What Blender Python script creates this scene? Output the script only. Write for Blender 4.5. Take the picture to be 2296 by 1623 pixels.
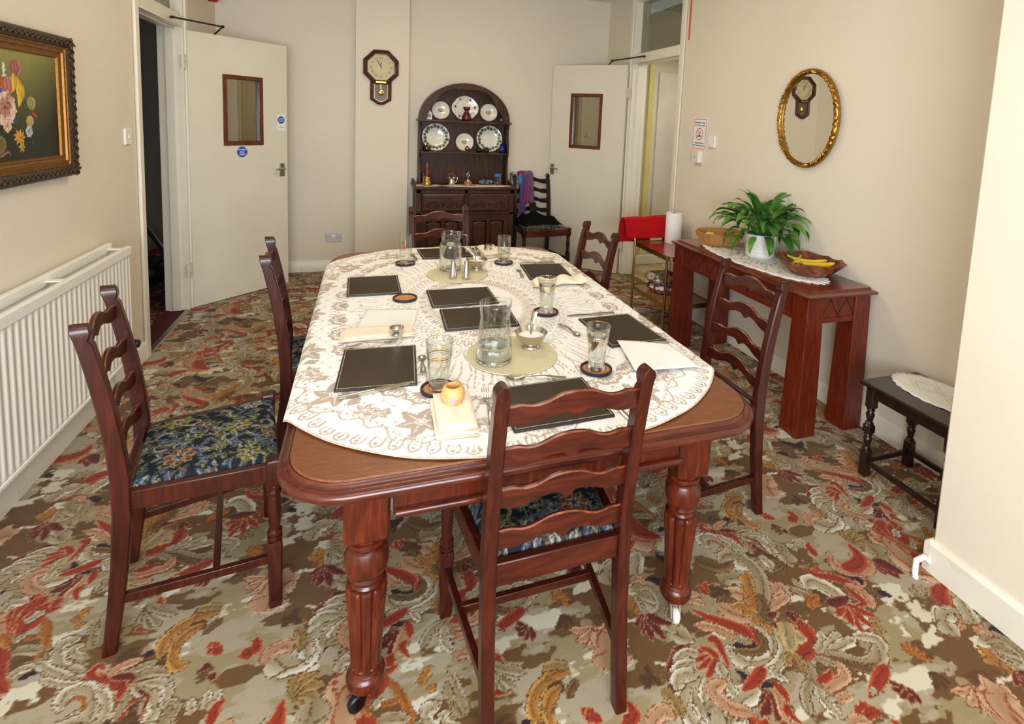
import bpy, bmesh, math, random
import numpy as np
from mathutils import Vector, Matrix, Euler

for o in list(bpy.data.objects): bpy.data.objects.remove(o)
scene = bpy.context.scene
COL = scene.collection
R = math.radians

# ---------------------------------------------------------------- camera, exposure, daylight and lamps
def make_camera():
    y, p, r = .3338, .1067, .0443                       # heading, pitch, roll
    cy, sy, cp, sp, cr, sr = math.cos(y), math.sin(y), math.cos(p), math.sin(p), math.cos(r), math.sin(r)
    B = Matrix(((1, 0, 0), (0, 0, -1), (0, 1, 0)))
    Rz = Matrix(((cy, -sy, 0), (sy, cy, 0), (0, 0, 1)))
    Rp = Matrix(((1, 0, 0), (0, cp, -sp), (0, sp, cp)))
    Rr = Matrix(((cr, -sr, 0), (sr, cr, 0), (0, 0, 1)))
    M = Rr @ Rp @ B @ Rz
    right, down, fwd = M[0], M[1], M[2]
    cam = bpy.data.cameras.new('camera'); o = bpy.data.objects.new('camera', cam); COL.objects.link(o)
    o.matrix_world = Matrix(((right[0], -down[0], -fwd[0], 0), (right[1], -down[1], -fwd[1], 0), (right[2], -down[2], -fwd[2], 1.5), (0, 0, 0, 1)))
    f, cx, cyy = 1210.16, 1240.83, 406.31
    cam.sensor_fit = 'HORIZONTAL'; cam.sensor_width = 36
    cam.lens = f/2296*36
    cam.shift_x = (1148-cx)/2296; cam.shift_y = (cyy-811.5)/2296
    cam.clip_start = .05
    scene.camera = o
make_camera()
scene.view_settings.view_transform = 'Standard'
scene.view_settings.look = 'None'
scene.view_settings.gamma = 1
scene.view_settings.use_curve_mapping = False
scene.view_settings.exposure = 0.15

w = bpy.data.worlds.new('world'); scene.world = w; w.use_nodes = True
bg = w.node_tree.nodes['Background']; bg.inputs[0].default_value = (.75, .85, 1, 1); bg.inputs[1].default_value = .5

def area(name, loc, rot, sx, sy, power, col):
    l = bpy.data.lights.new(name, 'AREA'); l.shape = 'RECTANGLE'; l.size = sx; l.size_y = sy; l.energy = power; l.color = col
    o = bpy.data.objects.new(name, l); o.location = loc; o.rotation_euler = rot; COL.objects.link(o)
    return o
area('bounce_flash_fill', (.30, .2, 2.77), (0, 0, 0), 1.2, .6, 14, (.94, .97, 1))           # added panel, no fitting seen; stands in for flash bounced off the ceiling
area('ceiling_light_far', (.5, 3.4, 2.78), (0, 0, 0), 1.2, .6, 19, (1, .84, .60))
area('window_daylight', (-.25, -.98, 1.28), (R(90), 0, 0), 1.7, 1.0, 108, (.83, .92, 1))        # the window behind the viewer
area('lobby_fill', (3.2, 4.4, 2.3), (0, 0, 0), .4, .4, 6, (1, .95, .82))  # weak unseen lamp added to brighten the lobby

# ---------------------------------------------------------------- helpers
def lin(c):
    c = [v/255 for v in c]
    return tuple((v/12.92 if v <= .04045 else ((v+.055)/1.055)**2.4) for v in c)+(1,)

def tag(o, label=None, cat=None, group=None, kind=None):
    if label: o['label'] = label
    if cat: o['category'] = cat
    if group: o['group'] = group
    if kind: o['kind'] = kind
    return o

def empty(name, loc=(0, 0, 0), rz=0, label=None, cat=None, group=None, kind=None):
    o = bpy.data.objects.new(name, None); COL.objects.link(o)
    o.empty_display_size = .05; o.location = loc; o.rotation_euler = (0, 0, rz)
    return tag(o, label, cat, group, kind)

def copy_tree(o, parent=None):
    c = o.copy(); COL.objects.link(c); c.parent = parent
    for ch in list(o.children): copy_tree(ch, c)
    return c

class MB:
    """collects shapes and links them as ONE mesh object"""
    def __init__(s): s.v = []; s.f = []; s.c = None
    def add(s, V, F, M=None):
        b = len(s.v)
        if M is not None: V = [tuple(M @ Vector(p)) for p in V]
        s.v += [tuple(p) for p in V]; s.f += [tuple(b+i for i in f) for f in F]
        return s
    def box(s, x0, y0, z0, x1, y1, z1, M=None):
        V = [(x, y, z) for z in (z0, z1) for y in (y0, y1) for x in (x0, x1)]
        return s.add(V, [(0, 2, 3, 1), (4, 5, 7, 6), (0, 1, 5, 4), (2, 6, 7, 3), (0, 4, 6, 2), (1, 3, 7, 5)], M)
    def loft(s, rings, caps=True, closed=True, M=None):
        n = len(rings[0]); V = [p for r in rings for p in r]; F = []
        for i in range(len(rings)-1):
            for j in range(n if closed else n-1):
                k = (j+1) % n
                F.append((i*n+j, i*n+k, (i+1)*n+k, (i+1)*n+j))
        if caps and closed: F += [tuple(range(n-1, -1, -1)), tuple((len(rings)-1)*n+j for j in range(n))]
        return s.add(V, F, M)
    def prism(s, poly, a0, a1, axis='z', M=None):
        m = {'z': lambda p, a: (p[0], p[1], a), 'y': lambda p, a: (p[0], a, p[1]), 'x': lambda p, a: (a, p[0], p[1])}[axis]
        return s.loft([[m(p, a0) for p in poly], [m(p, a1) for p in poly]], M=M)
    def tube(s, pts, r, n=10, caps=True, M=None):
        P = [Vector(p) for p in pts]; rr = r if isinstance(r, (list, tuple)) else [r]*len(P)
        up = Vector((0, 0, 1)); rings = []; N = None
        for i, p in enumerate(P):
            t = (P[min(i+1, len(P)-1)]-P[max(i-1, 0)]).normalized()
            if N is None:
                N = t.cross(up) if abs(t.dot(up)) < .95 else t.cross(Vector((1, 0, 0)))
            N = (N-t*N.dot(t)).normalized(); Bn = t.cross(N)
            rings.append([tuple(p+(N*math.cos(2*math.pi*j/n)+Bn*math.sin(2*math.pi*j/n))*rr[i]) for j in range(n)])
        return s.loft(rings, caps, M=M)
    def lathe(s, prof, n=24, c=(0, 0, 0), M=None, mod=None):
        """prof: (radius, z) pairs; radius 0 closes with a point ring"""
        rings = []
        for r, z in prof:
            ring = []
            for j in range(n):
                a = 2*math.pi*j/n; q = max(r, 1e-5)*(mod(a, z) if mod else 1)
                ring.append((c[0]+q*math.cos(a), c[1]+q*math.sin(a), c[2]+z))
            rings.append(ring)
        return s.loft(rings, False, M=M)
    def sheet(s, G, M=None):
        ny, nx = len(G), len(G[0]); V = [p for r in G for p in r]
        F = [(j*nx+i, j*nx+i+1, (j+1)*nx+i+1, (j+1)*nx+i) for j in range(ny-1) for i in range(nx-1)]
        return s.add(V, F, M)
    def ball(s, c, rx, ry=None, rz=None, n=16, m=10, M=None):
        ry = ry or rx; rz = rz or rx
        rings = [[(c[0]+rx*math.sin(math.pi*max(i, .03)/m if i < m else math.pi*(m-.03)/m)*math.cos(2*math.pi*j/n), c[1]+ry*math.sin(math.pi*max(i, .03)/m if i < m else math.pi*(m-.03)/m)*math.sin(2*math.pi*j/n), c[2]-rz*math.cos(math.pi*i/m)) for j in range(n)] for i in range(m+1)]
        return s.loft(rings, True, M=M)
    def build(s, name, mat, parent=None, smooth=40, bevel=0, seg=2, loc=None, rot=None, solid=0, sub=0):
        me = bpy.data.meshes.new(name); me.from_pydata(s.v, [], s.f); me.validate(); me.update()
        return link(me, name, mat, parent, smooth, bevel, seg, loc, rot, solid, sub, fix=True)

def link(me, name, mat, parent=None, smooth=40, bevel=0, seg=2, loc=None, rot=None, solid=0, sub=0, fix=False):
    if fix:
        b = bmesh.new(); b.from_mesh(me); bmesh.ops.recalc_face_normals(b, faces=b.faces); b.to_mesh(me); b.free()
    if smooth:
        me.polygons.foreach_set('use_smooth', [True]*len(me.polygons))
        if smooth < 180: me.set_sharp_from_angle(angle=R(smooth))
    for m in (mat if isinstance(mat, (list, tuple)) else [mat]): me.materials.append(m)
    o = bpy.data.objects.new(name, me); COL.objects.link(o)
    if parent: o.parent = parent
    if loc: o.location = loc
    if rot: o.rotation_euler = rot
    if solid: m = o.modifiers.new('thickness', 'SOLIDIFY'); m.thickness = solid; m.offset = 0
    if sub: m = o.modifiers.new('subdivision', 'SUBSURF'); m.levels = sub; m.render_levels = sub
    if bevel:
        m = o.modifiers.new('bevel', 'BEVEL'); m.width = bevel; m.segments = seg; m.limit_method = 'ANGLE'; m.angle_limit = R(35)
    return o

def struct(name, mb, mat, parent=None, **k):
    o = mb.build(name, mat, parent, **k)
    if parent is None: o['kind'] = 'structure'
    return o

def grid_mesh(name, X, Y, Z, colour=None):
    """regular grid mesh from 2-D arrays, with the woven or printed design as a colour attribute"""
    ny, nx = X.shape
    V = np.stack([X, Y, Z], -1).reshape(-1, 3).astype(np.float32)
    i = np.arange(ny*nx).reshape(ny, nx)
    F = np.stack([i[:-1, :-1], i[:-1, 1:], i[1:, 1:], i[1:, :-1]], -1).reshape(-1, 4)
    me = bpy.data.meshes.new(name)
    me.vertices.add(len(V)); me.vertices.foreach_set('co', V.ravel())
    me.loops.add(F.size); me.loops.foreach_set('vertex_index', F.ravel().astype(np.int32))
    me.polygons.add(len(F)); me.polygons.foreach_set('loop_start', np.arange(0, F.size, 4, dtype=np.int32))
    me.update(calc_edges=True); me.validate()
    if colour is not None:
        c = colour.reshape(-1, 3)/255.
        c = np.where(c <= .04045, c/12.92, ((c+.055)/1.055)**2.4)
        a = me.color_attributes.new('design', 'FLOAT_COLOR', 'POINT')
        a.data.foreach_set('color', np.hstack([c, np.ones((len(c), 1))]).astype(np.float32).ravel())
    return me

# ---------------------------------------------------------------- materials
def new_mat(name):
    m = bpy.data.materials.new(name); m.use_nodes = True
    nt = m.node_tree; b = nt.nodes['Principled BSDF']
    return m, nt, b

def node(nt, kind, **k):
    n = nt.nodes.new(kind)
    for a, v in k.items(): setattr(n, a, v)
    return n

def mat(name, col, rough=.5, metal=0, var=.06, vscale=6, bump=0, bscale=60, coat=0, trans=0, ior=1.45, sheen=0, attr=False, spec=.5, emit=0):
    m, nt, b = new_mat(name); L = nt.links.new
    tc = node(nt, 'ShaderNodeTexCoord')
    b.inputs['Roughness'].default_value = rough; b.inputs['Metallic'].default_value = metal
    b.inputs['Coat Weight'].default_value = coat; b.inputs['Coat Roughness'].default_value = .12
    b.inputs['Transmission Weight'].default_value = trans; b.inputs['IOR'].default_value = ior
    b.inputs['Sheen Weight'].default_value = sheen; b.inputs['Specular IOR Level'].default_value = spec
    c = lin(col); b.inputs['Base Color'].default_value = c
    src = None
    if attr:
        a = node(nt, 'ShaderNodeAttribute', attribute_name='design'); src = a.outputs['Color']
    if var:
        nz = node(nt, 'ShaderNodeTexNoise'); nz.inputs['Scale'].default_value = vscale; nz.inputs['Detail'].default_value = 5
        L(tc.outputs['Object'], nz.inputs['Vector'])
        mr = node(nt, 'ShaderNodeMapRange'); mr.inputs[1].default_value = .3; mr.inputs[2].default_value = .7; mr.inputs[3].default_value = 1-var; mr.inputs[4].default_value = 1+var
        L(nz.outputs['Fac'], mr.inputs[0])
        mx = node(nt, 'ShaderNodeMix', data_type='RGBA', blend_type='MULTIPLY'); mx.inputs[0].default_value = 1
        if src: L(src, mx.inputs[6])
        else: mx.inputs[6].default_value = c
        L(mr.outputs[0], mx.inputs[7]); src = mx.outputs[2]
    if src: L(src, b.inputs['Base Color'])
    if bump:
        n2 = node(nt, 'ShaderNodeTexNoise'); n2.inputs['Scale'].default_value = bscale; n2.inputs['Detail'].default_value = 4
        L(tc.outputs['Object'], n2.inputs['Vector'])
        bp = node(nt, 'ShaderNodeBump'); bp.inputs['Strength'].default_value = bump; bp.inputs['Distance'].default_value = .002
        L(n2.outputs['Fac'], bp.inputs['Height']); L(bp.outputs[0], b.inputs['Normal'])
    return m

def wood(name, dark, mid, light, scale=(3, 26, 26), rough=.32, coat=.25, wear=None, spec=.5):
    """grain stretched along the local axis with the small scale"""
    m, nt, b = new_mat(name); L = nt.links.new
    tc = node(nt, 'ShaderNodeTexCoord'); mp = node(nt, 'ShaderNodeMapping'); mp.inputs['Scale'].default_value = scale
    L(tc.outputs['Object'], mp.inputs[0])
    nz = node(nt, 'ShaderNodeTexNoise'); nz.inputs['Scale'].default_value = 1.6; nz.inputs['Detail'].default_value = 7; nz.inputs['Distortion'].default_value = 1.1
    L(mp.outputs[0], nz.inputs['Vector'])
    cr = node(nt, 'ShaderNodeValToRGB'); e = cr.color_ramp.elements
    e[0].position = .3; e[0].color = lin(dark); e[1].position = .72; e[1].color = lin(light)
    x = e.new(.5); x.color = lin(mid)
    L(nz.outputs['Fac'], cr.inputs[0]); out = cr.outputs[0]
    if wear:
        g = node(nt, 'ShaderNodeNewGeometry'); mr = node(nt, 'ShaderNodeMapRange'); mr.inputs[1].default_value = .535; mr.inputs[2].default_value = .60
        n2 = node(nt, 'ShaderNodeTexNoise'); n2.inputs['Scale'].default_value = 34; L(tc.outputs['Object'], n2.inputs['Vector'])
        mu = node(nt, 'ShaderNodeMath', operation='MULTIPLY'); m3 = node(nt, 'ShaderNodeMapRange'); m3.inputs[1].default_value = .48; m3.inputs[2].default_value = .6
        L(g.outputs['Pointiness'], mr.inputs[0]); L(n2.outputs['Fac'], m3.inputs[0]); L(mr.outputs[0], mu.inputs[0]); L(m3.outputs[0], mu.inputs[1])
        mx = node(nt, 'ShaderNodeMix', data_type='RGBA'); L(mu.outputs[0], mx.inputs[0]); L(out, mx.inputs[6]); mx.inputs[7].default_value = lin(wear); out = mx.outputs[2]
    L(out, b.inputs['Base Color'])
    b.inputs['Roughness'].default_value = rough; b.inputs['Coat Weight'].default_value = coat; b.inputs['Coat Roughness'].default_value = .15
    b.inputs['Specular IOR Level'].default_value = spec
    bp = node(nt, 'ShaderNodeBump'); bp.inputs['Strength'].default_value = .06; bp.inputs['Distance'].default_value = .001
    L(nz.outputs['Fac'], bp.inputs['Height']); L(bp.outputs[0], b.inputs['Normal'])
    return m

def thin_glass(name, tint=(251, 252, 250), base=.018, power=.5):
    """thin clear sheet: lets light through and reflects more towards grazing angles"""
    m, nt, b = new_mat(name); L = nt.links.new; nt.nodes.remove(b)
    out = nt.nodes['Material Output']
    t = node(nt, 'ShaderNodeBsdfTransparent'); t.inputs[0].default_value = lin(tint)
    g = node(nt, 'ShaderNodeBsdfGlossy'); g.inputs['Roughness'].default_value = .03
    lw = node(nt, 'ShaderNodeLayerWeight'); lw.inputs[0].default_value = .35
    nz = node(nt, 'ShaderNodeTexNoise'); nz.inputs['Scale'].default_value = 3
    mr = node(nt, 'ShaderNodeMapRange'); mr.inputs[3].default_value = base; mr.inputs[4].default_value = power
    L(lw.outputs['Facing'], mr.inputs[0])
    mx = node(nt, 'ShaderNodeMixShader'); L(mr.outputs[0], mx.inputs[0]); L(t.outputs[0], mx.inputs[1]); L(g.outputs[0], mx.inputs[2]); L(mx.outputs[0], out.inputs[0])
    return m

def stripes(name, a, b_, axis, freq, rough=.6, wave=None):
    m, nt, b = new_mat(name); L = nt.links.new
    tc = node(nt, 'ShaderNodeTexCoord'); w_ = node(nt, 'ShaderNodeTexWave'); w_.wave_type = 'RINGS' if axis == 'RINGS' else 'BANDS'
    if axis == 'RINGS': w_.rings_direction = 'Z'
    else: w_.bands_direction = axis
    w_.inputs['Scale'].default_value = freq; w_.inputs['Distortion'].default_value = 1.2; w_.inputs['Detail'].default_value = 2
    L(tc.outputs['Object'], w_.inputs['Vector'])
    mx = node(nt, 'ShaderNodeMix', data_type='RGBA'); L(w_.outputs['Fac'], mx.inputs[0]); mx.inputs[6].default_value = lin(a); mx.inputs[7].default_value = lin(b_)
    L(mx.outputs[2], b.inputs['Base Color']); b.inputs['Roughness'].default_value = rough
    bp = node(nt, 'ShaderNodeBump'); bp.inputs['Strength'].default_value = .4; bp.inputs['Distance'].default_value = .002; L(w_.outputs['Fac'], bp.inputs['Height']); L(bp.outputs[0], b.inputs['Normal'])
    return m

def patches(name, cols, scale, rough=.8, bump=.2):
    """irregular patches of several colours (printed or mottled fabric, shell, china)"""
    m, nt, b = new_mat(name); L = nt.links.new
    tc = node(nt, 'ShaderNodeTexCoord'); v = node(nt, 'ShaderNodeTexVoronoi'); v.inputs['Scale'].default_value = scale
    nz = node(nt, 'ShaderNodeTexNoise'); nz.inputs['Scale'].default_value = scale*.7; nz.inputs['Detail'].default_value = 3
    ad = node(nt, 'ShaderNodeMix', data_type='RGBA', blend_type='ADD'); ad.inputs[0].default_value = .12
    L(tc.outputs['Object'], nz.inputs['Vector']); L(tc.outputs['Object'], ad.inputs[6]); L(nz.outputs['Color'], ad.inputs[7]); L(ad.outputs[2], v.inputs['Vector'])
    sp = node(nt, 'ShaderNodeSeparateColor'); L(v.outputs['Color'], sp.inputs[0])
    cr = node(nt, 'ShaderNodeValToRGB'); cr.color_ramp.interpolation = 'CONSTANT'; e = cr.color_ramp.elements
    e[0].color = lin(cols[0]); e[1].position = 1/len(cols); e[1].color = lin(cols[1])
    for i, c in enumerate(cols[2:]): x = e.new((i+2)/len(cols)); x.color = lin(c)
    L(sp.outputs[0], cr.inputs[0]); L(cr.outputs[0], b.inputs['Base Color']); b.inputs['Roughness'].default_value = rough
    return m

WALL = mat('wall_paint', (228, 217, 199), .65, var=.025, vscale=1.3, bump=.08, bscale=220)
CEIL = mat('ceiling_paint', (236, 228, 212), .8, var=.02)
GLOSS = mat('gloss_paint', (236, 229, 212), .28, var=.03, vscale=5)
DOORP = mat('door_paint', (225, 218, 200), .42, var=.03, vscale=3, bump=.05)
RADI = mat('radiator_enamel', (240, 236, 226), .3, var=.02)
CARP = mat('carpet_pile', (160, 142, 104), .95, var=.10, vscale=420, bump=.5, bscale=520, attr=True, sheen=.15, spec=.1)
CHW = wood('chair_wood', (42, 12, 7), (58, 18, 9), (76, 26, 13), (30, 30, 4), .3, .12, spec=.4)
SLW = wood('slat_wood', (44, 13, 7), (64, 20, 10), (84, 30, 15), (4, 30, 30), .3, .12, spec=.4)
TBL = wood('table_top_wood', (96, 52, 24), (114, 63, 30), (132, 77, 40), (14, 150, 150), .36, .2)
TBD = wood('table_dark_wood', (58, 18, 8), (80, 26, 11), (106, 40, 17), (24, 24, 4), .3, .2, spec=.4)
TBM = wood('moulding_wood', (60, 20, 11), (78, 28, 15), (98, 40, 21), (5, 30, 30), .28, .2, spec=.45)
CON = wood('console_wood', (82, 22, 9), (100, 30, 12), (118, 42, 18), (30, 30, 4), .34, .12, spec=.4)
CONT = wood('console_top_wood', (84, 27, 14), (102, 36, 18), (120, 48, 27), (30, 4, 30), .25, .4)
OAK = wood('dark_oak', (46, 23, 10), (62, 32, 14), (82, 47, 23), (30, 30, 4), .45, .06, spec=.3)
OAKH = wood('dark_oak_boards', (48, 24, 11), (66, 35, 16), (88, 52, 26), (4, 30, 30), .42, .1, spec=.35)
EBON = wood('ebonised_wood', (22, 9, 8), (32, 13, 11), (46, 20, 16), (20, 20, 5), .28, .4)
MAHO = wood('bead_wood', (76, 32, 16), (96, 44, 22), (120, 58, 30), (20, 20, 4), .4, .1)
CLOTH = mat('printed_cotton', (243, 240, 237), .85, var=.015, vscale=30, bump=.12, bscale=700, attr=True, sheen=.1, spec=.2)
SEAT = mat('tapestry', (60, 60, 60), .95, var=.08, vscale=500, bump=.3, bscale=700, attr=True, spec=.1)
LEATH = mat('brown_leather', (60, 47, 36), .5, var=.05, vscale=60, bump=.1, bscale=500, spec=.22)
EDGE = mat('dark_leather_edge', (38, 32, 30), .5, var=.04)
STITCH = mat('cream_thread', (226, 214, 192), .8, var=.03)
CORK = mat('cork', (196, 132, 76), .8, var=.18, vscale=160, bump=.2, bscale=200)
NAVY = mat('navy_rubber', (24, 28, 44), .45, var=.03)
STEEL = mat('stainless_steel', (206, 200, 190), .2, 1, var=.03)
CHROME = mat('chrome', (220, 218, 214), .1, 1, var=.02)
GREYM = mat('satin_metal', (170, 164, 152), .38, 1, var=.03)
GLASS = thin_glass('clear_glass')
THICK = mat('thick_glass', (250, 252, 252), .02, trans=1, var=.005, ior=1.45)
PANE = thin_glass('window_glass', (206, 208, 196), .06, .5)
WATER = mat('water', (250, 253, 255), .0, trans=1, var=.002, ior=1.33)
GOLD = mat('gold_band', (206, 158, 76), .25, 1, var=.05)
GILT = mat('gilt', (170, 128, 58), .36, 1, var=.25, vscale=40, bump=.3, bscale=90)
BRASS = mat('brass', (186, 146, 84), .25, 1, var=.08, vscale=20)
ANOD = mat('gold_anodised', (190, 156, 96), .28, 1, var=.05)
SUGAR = mat('white_sugar', (246, 246, 244), .9, var=.01, bump=.3, bscale=900)
RUSH = stripes('woven_mat', (222, 212, 178), (196, 184, 146), 'RINGS', 46, .8)
LINEN = mat('cream_linen', (238, 222, 198), .9, var=.03, vscale=40, bump=.2, bscale=500, sheen=.1)
PAPER = mat('white_paper_towel', (240, 238, 234), .9, var=.01, bump=.25, bscale=260)
LACE = mat('white_crochet', (240, 236, 230), .9, var=.06, vscale=180, bump=.6, bscale=260)
IVLACE = mat('ivory_crochet', (226, 216, 196), .9, var=.08, vscale=160, bump=.6, bscale=260)
WHITEP = mat('white_plastic', (236, 233, 228), .3, var=.01)
CREAMP = mat('cream_plastic', (226, 218, 200), .4, var=.02)
BLACK = mat('black_plastic', (18, 17, 17), .45, var=.05)
DARK = mat('dark_shadow_gap', (26, 20, 18), .7, var=.05)
CHINA = mat('cream_china', (236, 230, 216), .12, var=.02, coat=.4)
DPANE = thin_glass('door_glass', (232, 228, 210), .26, .6)
LOWG = thin_glass('clock_glass', (250, 250, 248), .015, .35)
LEAF = mat('leaf_green', (66, 116, 38), .3, var=.28, vscale=14, bump=.1, bscale=60)
# ---------------------------------------------------------------- pattern painter (numpy, woven and printed designs)
def spline(P, n=70):
    P = np.array(P, float)
    if len(P) == 2:
        t = np.linspace(0, 1, n)[:, None]
        return P[0]*(1-t)+P[1]*t
    Q = np.vstack([2*P[0]-P[1], P, 2*P[-1]-P[-2]])
    seg = len(P)-1
    out = []
    for u in np.linspace(0, seg-1e-6, n):
        i = int(u); t = u-i
        a, b, c, d = Q[i], Q[i+1], Q[i+2], Q[i+3]
        out.append(.5*((2*b)+(c-a)*t+(2*a-5*b+4*c-d)*t*t+(3*b-a-3*c+d)*t**3))
    return np.array(out)

LOBES = [0]

class Canvas:
    def __init__(s, x0, y0, w, h, px, bg, lattice=None):
        s.x0, s.y0, s.px = x0, y0, px
        s.nx, s.ny = int(round(w/px)), int(round(h/px))
        s.w, s.h = s.nx*px, s.ny*px
        s.img = np.empty((s.ny, s.nx, 3)); s.img[:] = np.array(bg, float)
        s.lat = lattice
        rg = np.random.default_rng(5)
        s.jit = rg.normal(0, 1, (s.ny, s.nx))
        s.X, s.Y = np.meshgrid(x0+(np.arange(s.nx)+.5)*px, y0+(np.arange(s.ny)+.5)*px)
    def offsets(s, lo, hi):
        if s.lat is None: return [(0, 0)]
        ax, ay, by = s.lat
        r = []
        for n in range(-4, 5):
            for m in range(-6, 7):
                ox, oy = n*ax, n*ay+m*by
                if lo[0]+ox < s.x0+s.w and hi[0]+ox > s.x0 and lo[1]+oy < s.y0+s.h and hi[1]+oy > s.y0: r.append((ox, oy))
        return r
    def window(s, lo, hi):
        i0 = max(0, int((lo[0]-s.x0)/s.px)); i1 = min(s.nx, int((hi[0]-s.x0)/s.px)+2)
        j0 = max(0, int((lo[1]-s.y0)/s.px)); j1 = min(s.ny, int((hi[1]-s.y0)/s.px)+2)
        return (i0, i1, j0, j1) if i1 > i0 and j1 > j0 else None
    def stroke(s, pts, w, fn, taper=(.15, .5), lobes=0, edge=0.0, jag=0.0, n=60):
        """paints fn(u, t) (t = signed offset / half width) along a tapering curve"""
        l = float(np.linalg.norm(np.diff(np.array(pts, float), axis=0), axis=1).sum())
        n = int(min(600, max(n, l/(w*.22)))) if w < .02 else n
        C = spline(pts, n)
        T = np.gradient(C, axis=0); T /= np.linalg.norm(T, axis=1)[:, None]+1e-9
        U = np.linspace(0, 1, n); LOBES[0] = lobes
        W = .5*w*np.minimum(1, np.minimum((U+.02)/max(taper[0], 1e-3), (1.02-U)/max(taper[1], 1e-3)))**.55
        if lobes: W = W*(.78+.3*np.abs(np.sin(np.pi*lobes*U)))
        m = w*.6+edge+.004
        lo, hi = C.min(0)-m, C.max(0)+m
        for ox, oy in s.offsets(lo, hi):
            q = s.window((lo[0]+ox, lo[1]+oy), (hi[0]+ox, hi[1]+oy))
            if q is None: continue
            i0, i1, j0, j1 = q
            X = s.X[j0:j1, i0:i1]-ox; Y = s.Y[j0:j1, i0:i1]-oy
            if jag: X = X+jag*s.jit[j0:j1, i0:i1]
            best = np.full(X.shape, 1e9); k = np.zeros(X.shape, int)
            for i in range(n):
                d = (X-C[i, 0])**2+(Y-C[i, 1])**2
                b = d < best; best[b] = d[b]; k[b] = i
            d = np.sqrt(best)
            sg = np.sign((X-C[k, 0])*T[k, 1]-(Y-C[k, 1])*T[k, 0])
            t = sg*d/np.maximum(W[k], 1e-5)
            u = U[k]
            col, al = fn(u, t, d-W[k])
            I = s.img[j0:j1, i0:i1]
            I[:] = I*(1-al[..., None])+col*al[..., None]
    def blob(s, c, rx, ry, rot, col, soft=.002, jag=0.0, petals=0, amp=.25):
        R = max(rx, ry)*(1+amp)+.004
        lo, hi = (c[0]-R, c[1]-R), (c[0]+R, c[1]+R)
        for ox, oy in s.offsets(lo, hi):
            q = s.window((lo[0]+ox, lo[1]+oy), (hi[0]+ox, hi[1]+oy))
            if q is None: continue
            i0, i1, j0, j1 = q
            X = s.X[j0:j1, i0:i1]-ox-c[0]; Y = s.Y[j0:j1, i0:i1]-oy-c[1]
            if jag: X = X+jag*s.jit[j0:j1, i0:i1]
            ca, sa = math.cos(rot), math.sin(rot)
            x, y = (X*ca+Y*sa)/rx, (-X*sa+Y*ca)/ry
            r = np.hypot(x, y)
            if petals: r = r/(1+amp*np.cos(petals*np.arctan2(y, x)))
            al = np.clip((1-r)*min(rx, ry)/soft+.5, 0, 1)
            I = s.img[j0:j1, i0:i1]
            I[:] = I*(1-al[..., None])+np.array(col, float)*al[..., None]
    def sample(s, X, Y):
        if s.lat is not None:
            ax, ay, by = s.lat
            n = np.floor((X-s.x0)/ax); X = X-n*ax; Y = s.y0+np.mod(Y-n*ay-s.y0, by)
        i = np.clip(((X-s.x0)/s.px).astype(int), 0, s.nx-1); j = np.clip(((Y-s.y0)/s.px).astype(int), 0, s.ny-1)
        return s.img[j, i]

def flat(col, soft=.0012):
    col = np.array(col, float)
    def f(u, t, e): return np.broadcast_to(col, u.shape+(3,)), np.clip(-e/soft+.5, 0, 1)
    return f

def plume(outer, inner, dark, veins=2, line=.0045, rim=None):
    """acanthus lobe: light outer edge, shaded inner edge, dark veins and a dark outline"""
    o, i_, d_ = (np.array(c, float) for c in (outer, inner, dark))
    rim_ = d_ if rim is None else np.array(rim, float)
    def f(u, t, e):
        a = np.clip(.5+.62*t+.25*(u-.5), 0, 1)[..., None]
        c = i_*(1-a)+o*a
        if veins:
            v = np.abs(((t+1)*.5*veins) % 1-.5)
            al = (np.clip((.13-v)/.05, 0, 1)*(u < .86)*(np.abs(t) < .9))[..., None]*.8
            c = c*(1-al)+d_*al
        ou = (np.clip(e/.0012+.5, 0, 1))[..., None]
        c = c*(1-ou)+rim_*ou
        return c, np.clip((line-e)/.0012, 0, 1)
    return f

def acanthus(outer, inner, dark, line=.0032, veins=2, rim=None):
    """woven leaf: bright scalloped edge melting into the ground colour, lobe and vein lines, a thin dark outline"""
    o, i_, d_ = (np.array(c, float) for c in (outer, inner, dark))
    rim_ = d_ if rim is None else np.array(rim, float)
    def f(u, t, e):
        a = np.clip((np.abs(t)-.05)/.85, 0, 1)**1.3*np.where(t > 0, 1, .72)
        a = (a*np.clip(.35+u*1.1, 0, 1))[..., None]
        c = i_*(1-a)+o*a
        v = np.abs(((t+1)*.5*veins+.25+.12*np.sin(u*9)) % 1-.5)
        al = np.clip((.085-v)/.04, 0, 1)*(u < .9)*(np.abs(t) < .8)*.75
        if LOBES[0]:
            w_ = np.abs((u*LOBES[0]+.35*np.abs(t)) % 1-.5)
            al = np.maximum(al, np.clip((.06-(.5-w_))/.03, 0, 1)*(np.abs(t) > .25)*.85)
        c = c*(1-al[..., None])+d_*al[..., None]
        ou = np.clip(e/.0010+.5, 0, 1)[..., None]
        c = c*(1-ou)+rim_*ou
        return c, np.clip((line-e)/.0012, 0, 1)*np.clip(u/.06+.25, 0, 1)
    return f
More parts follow.
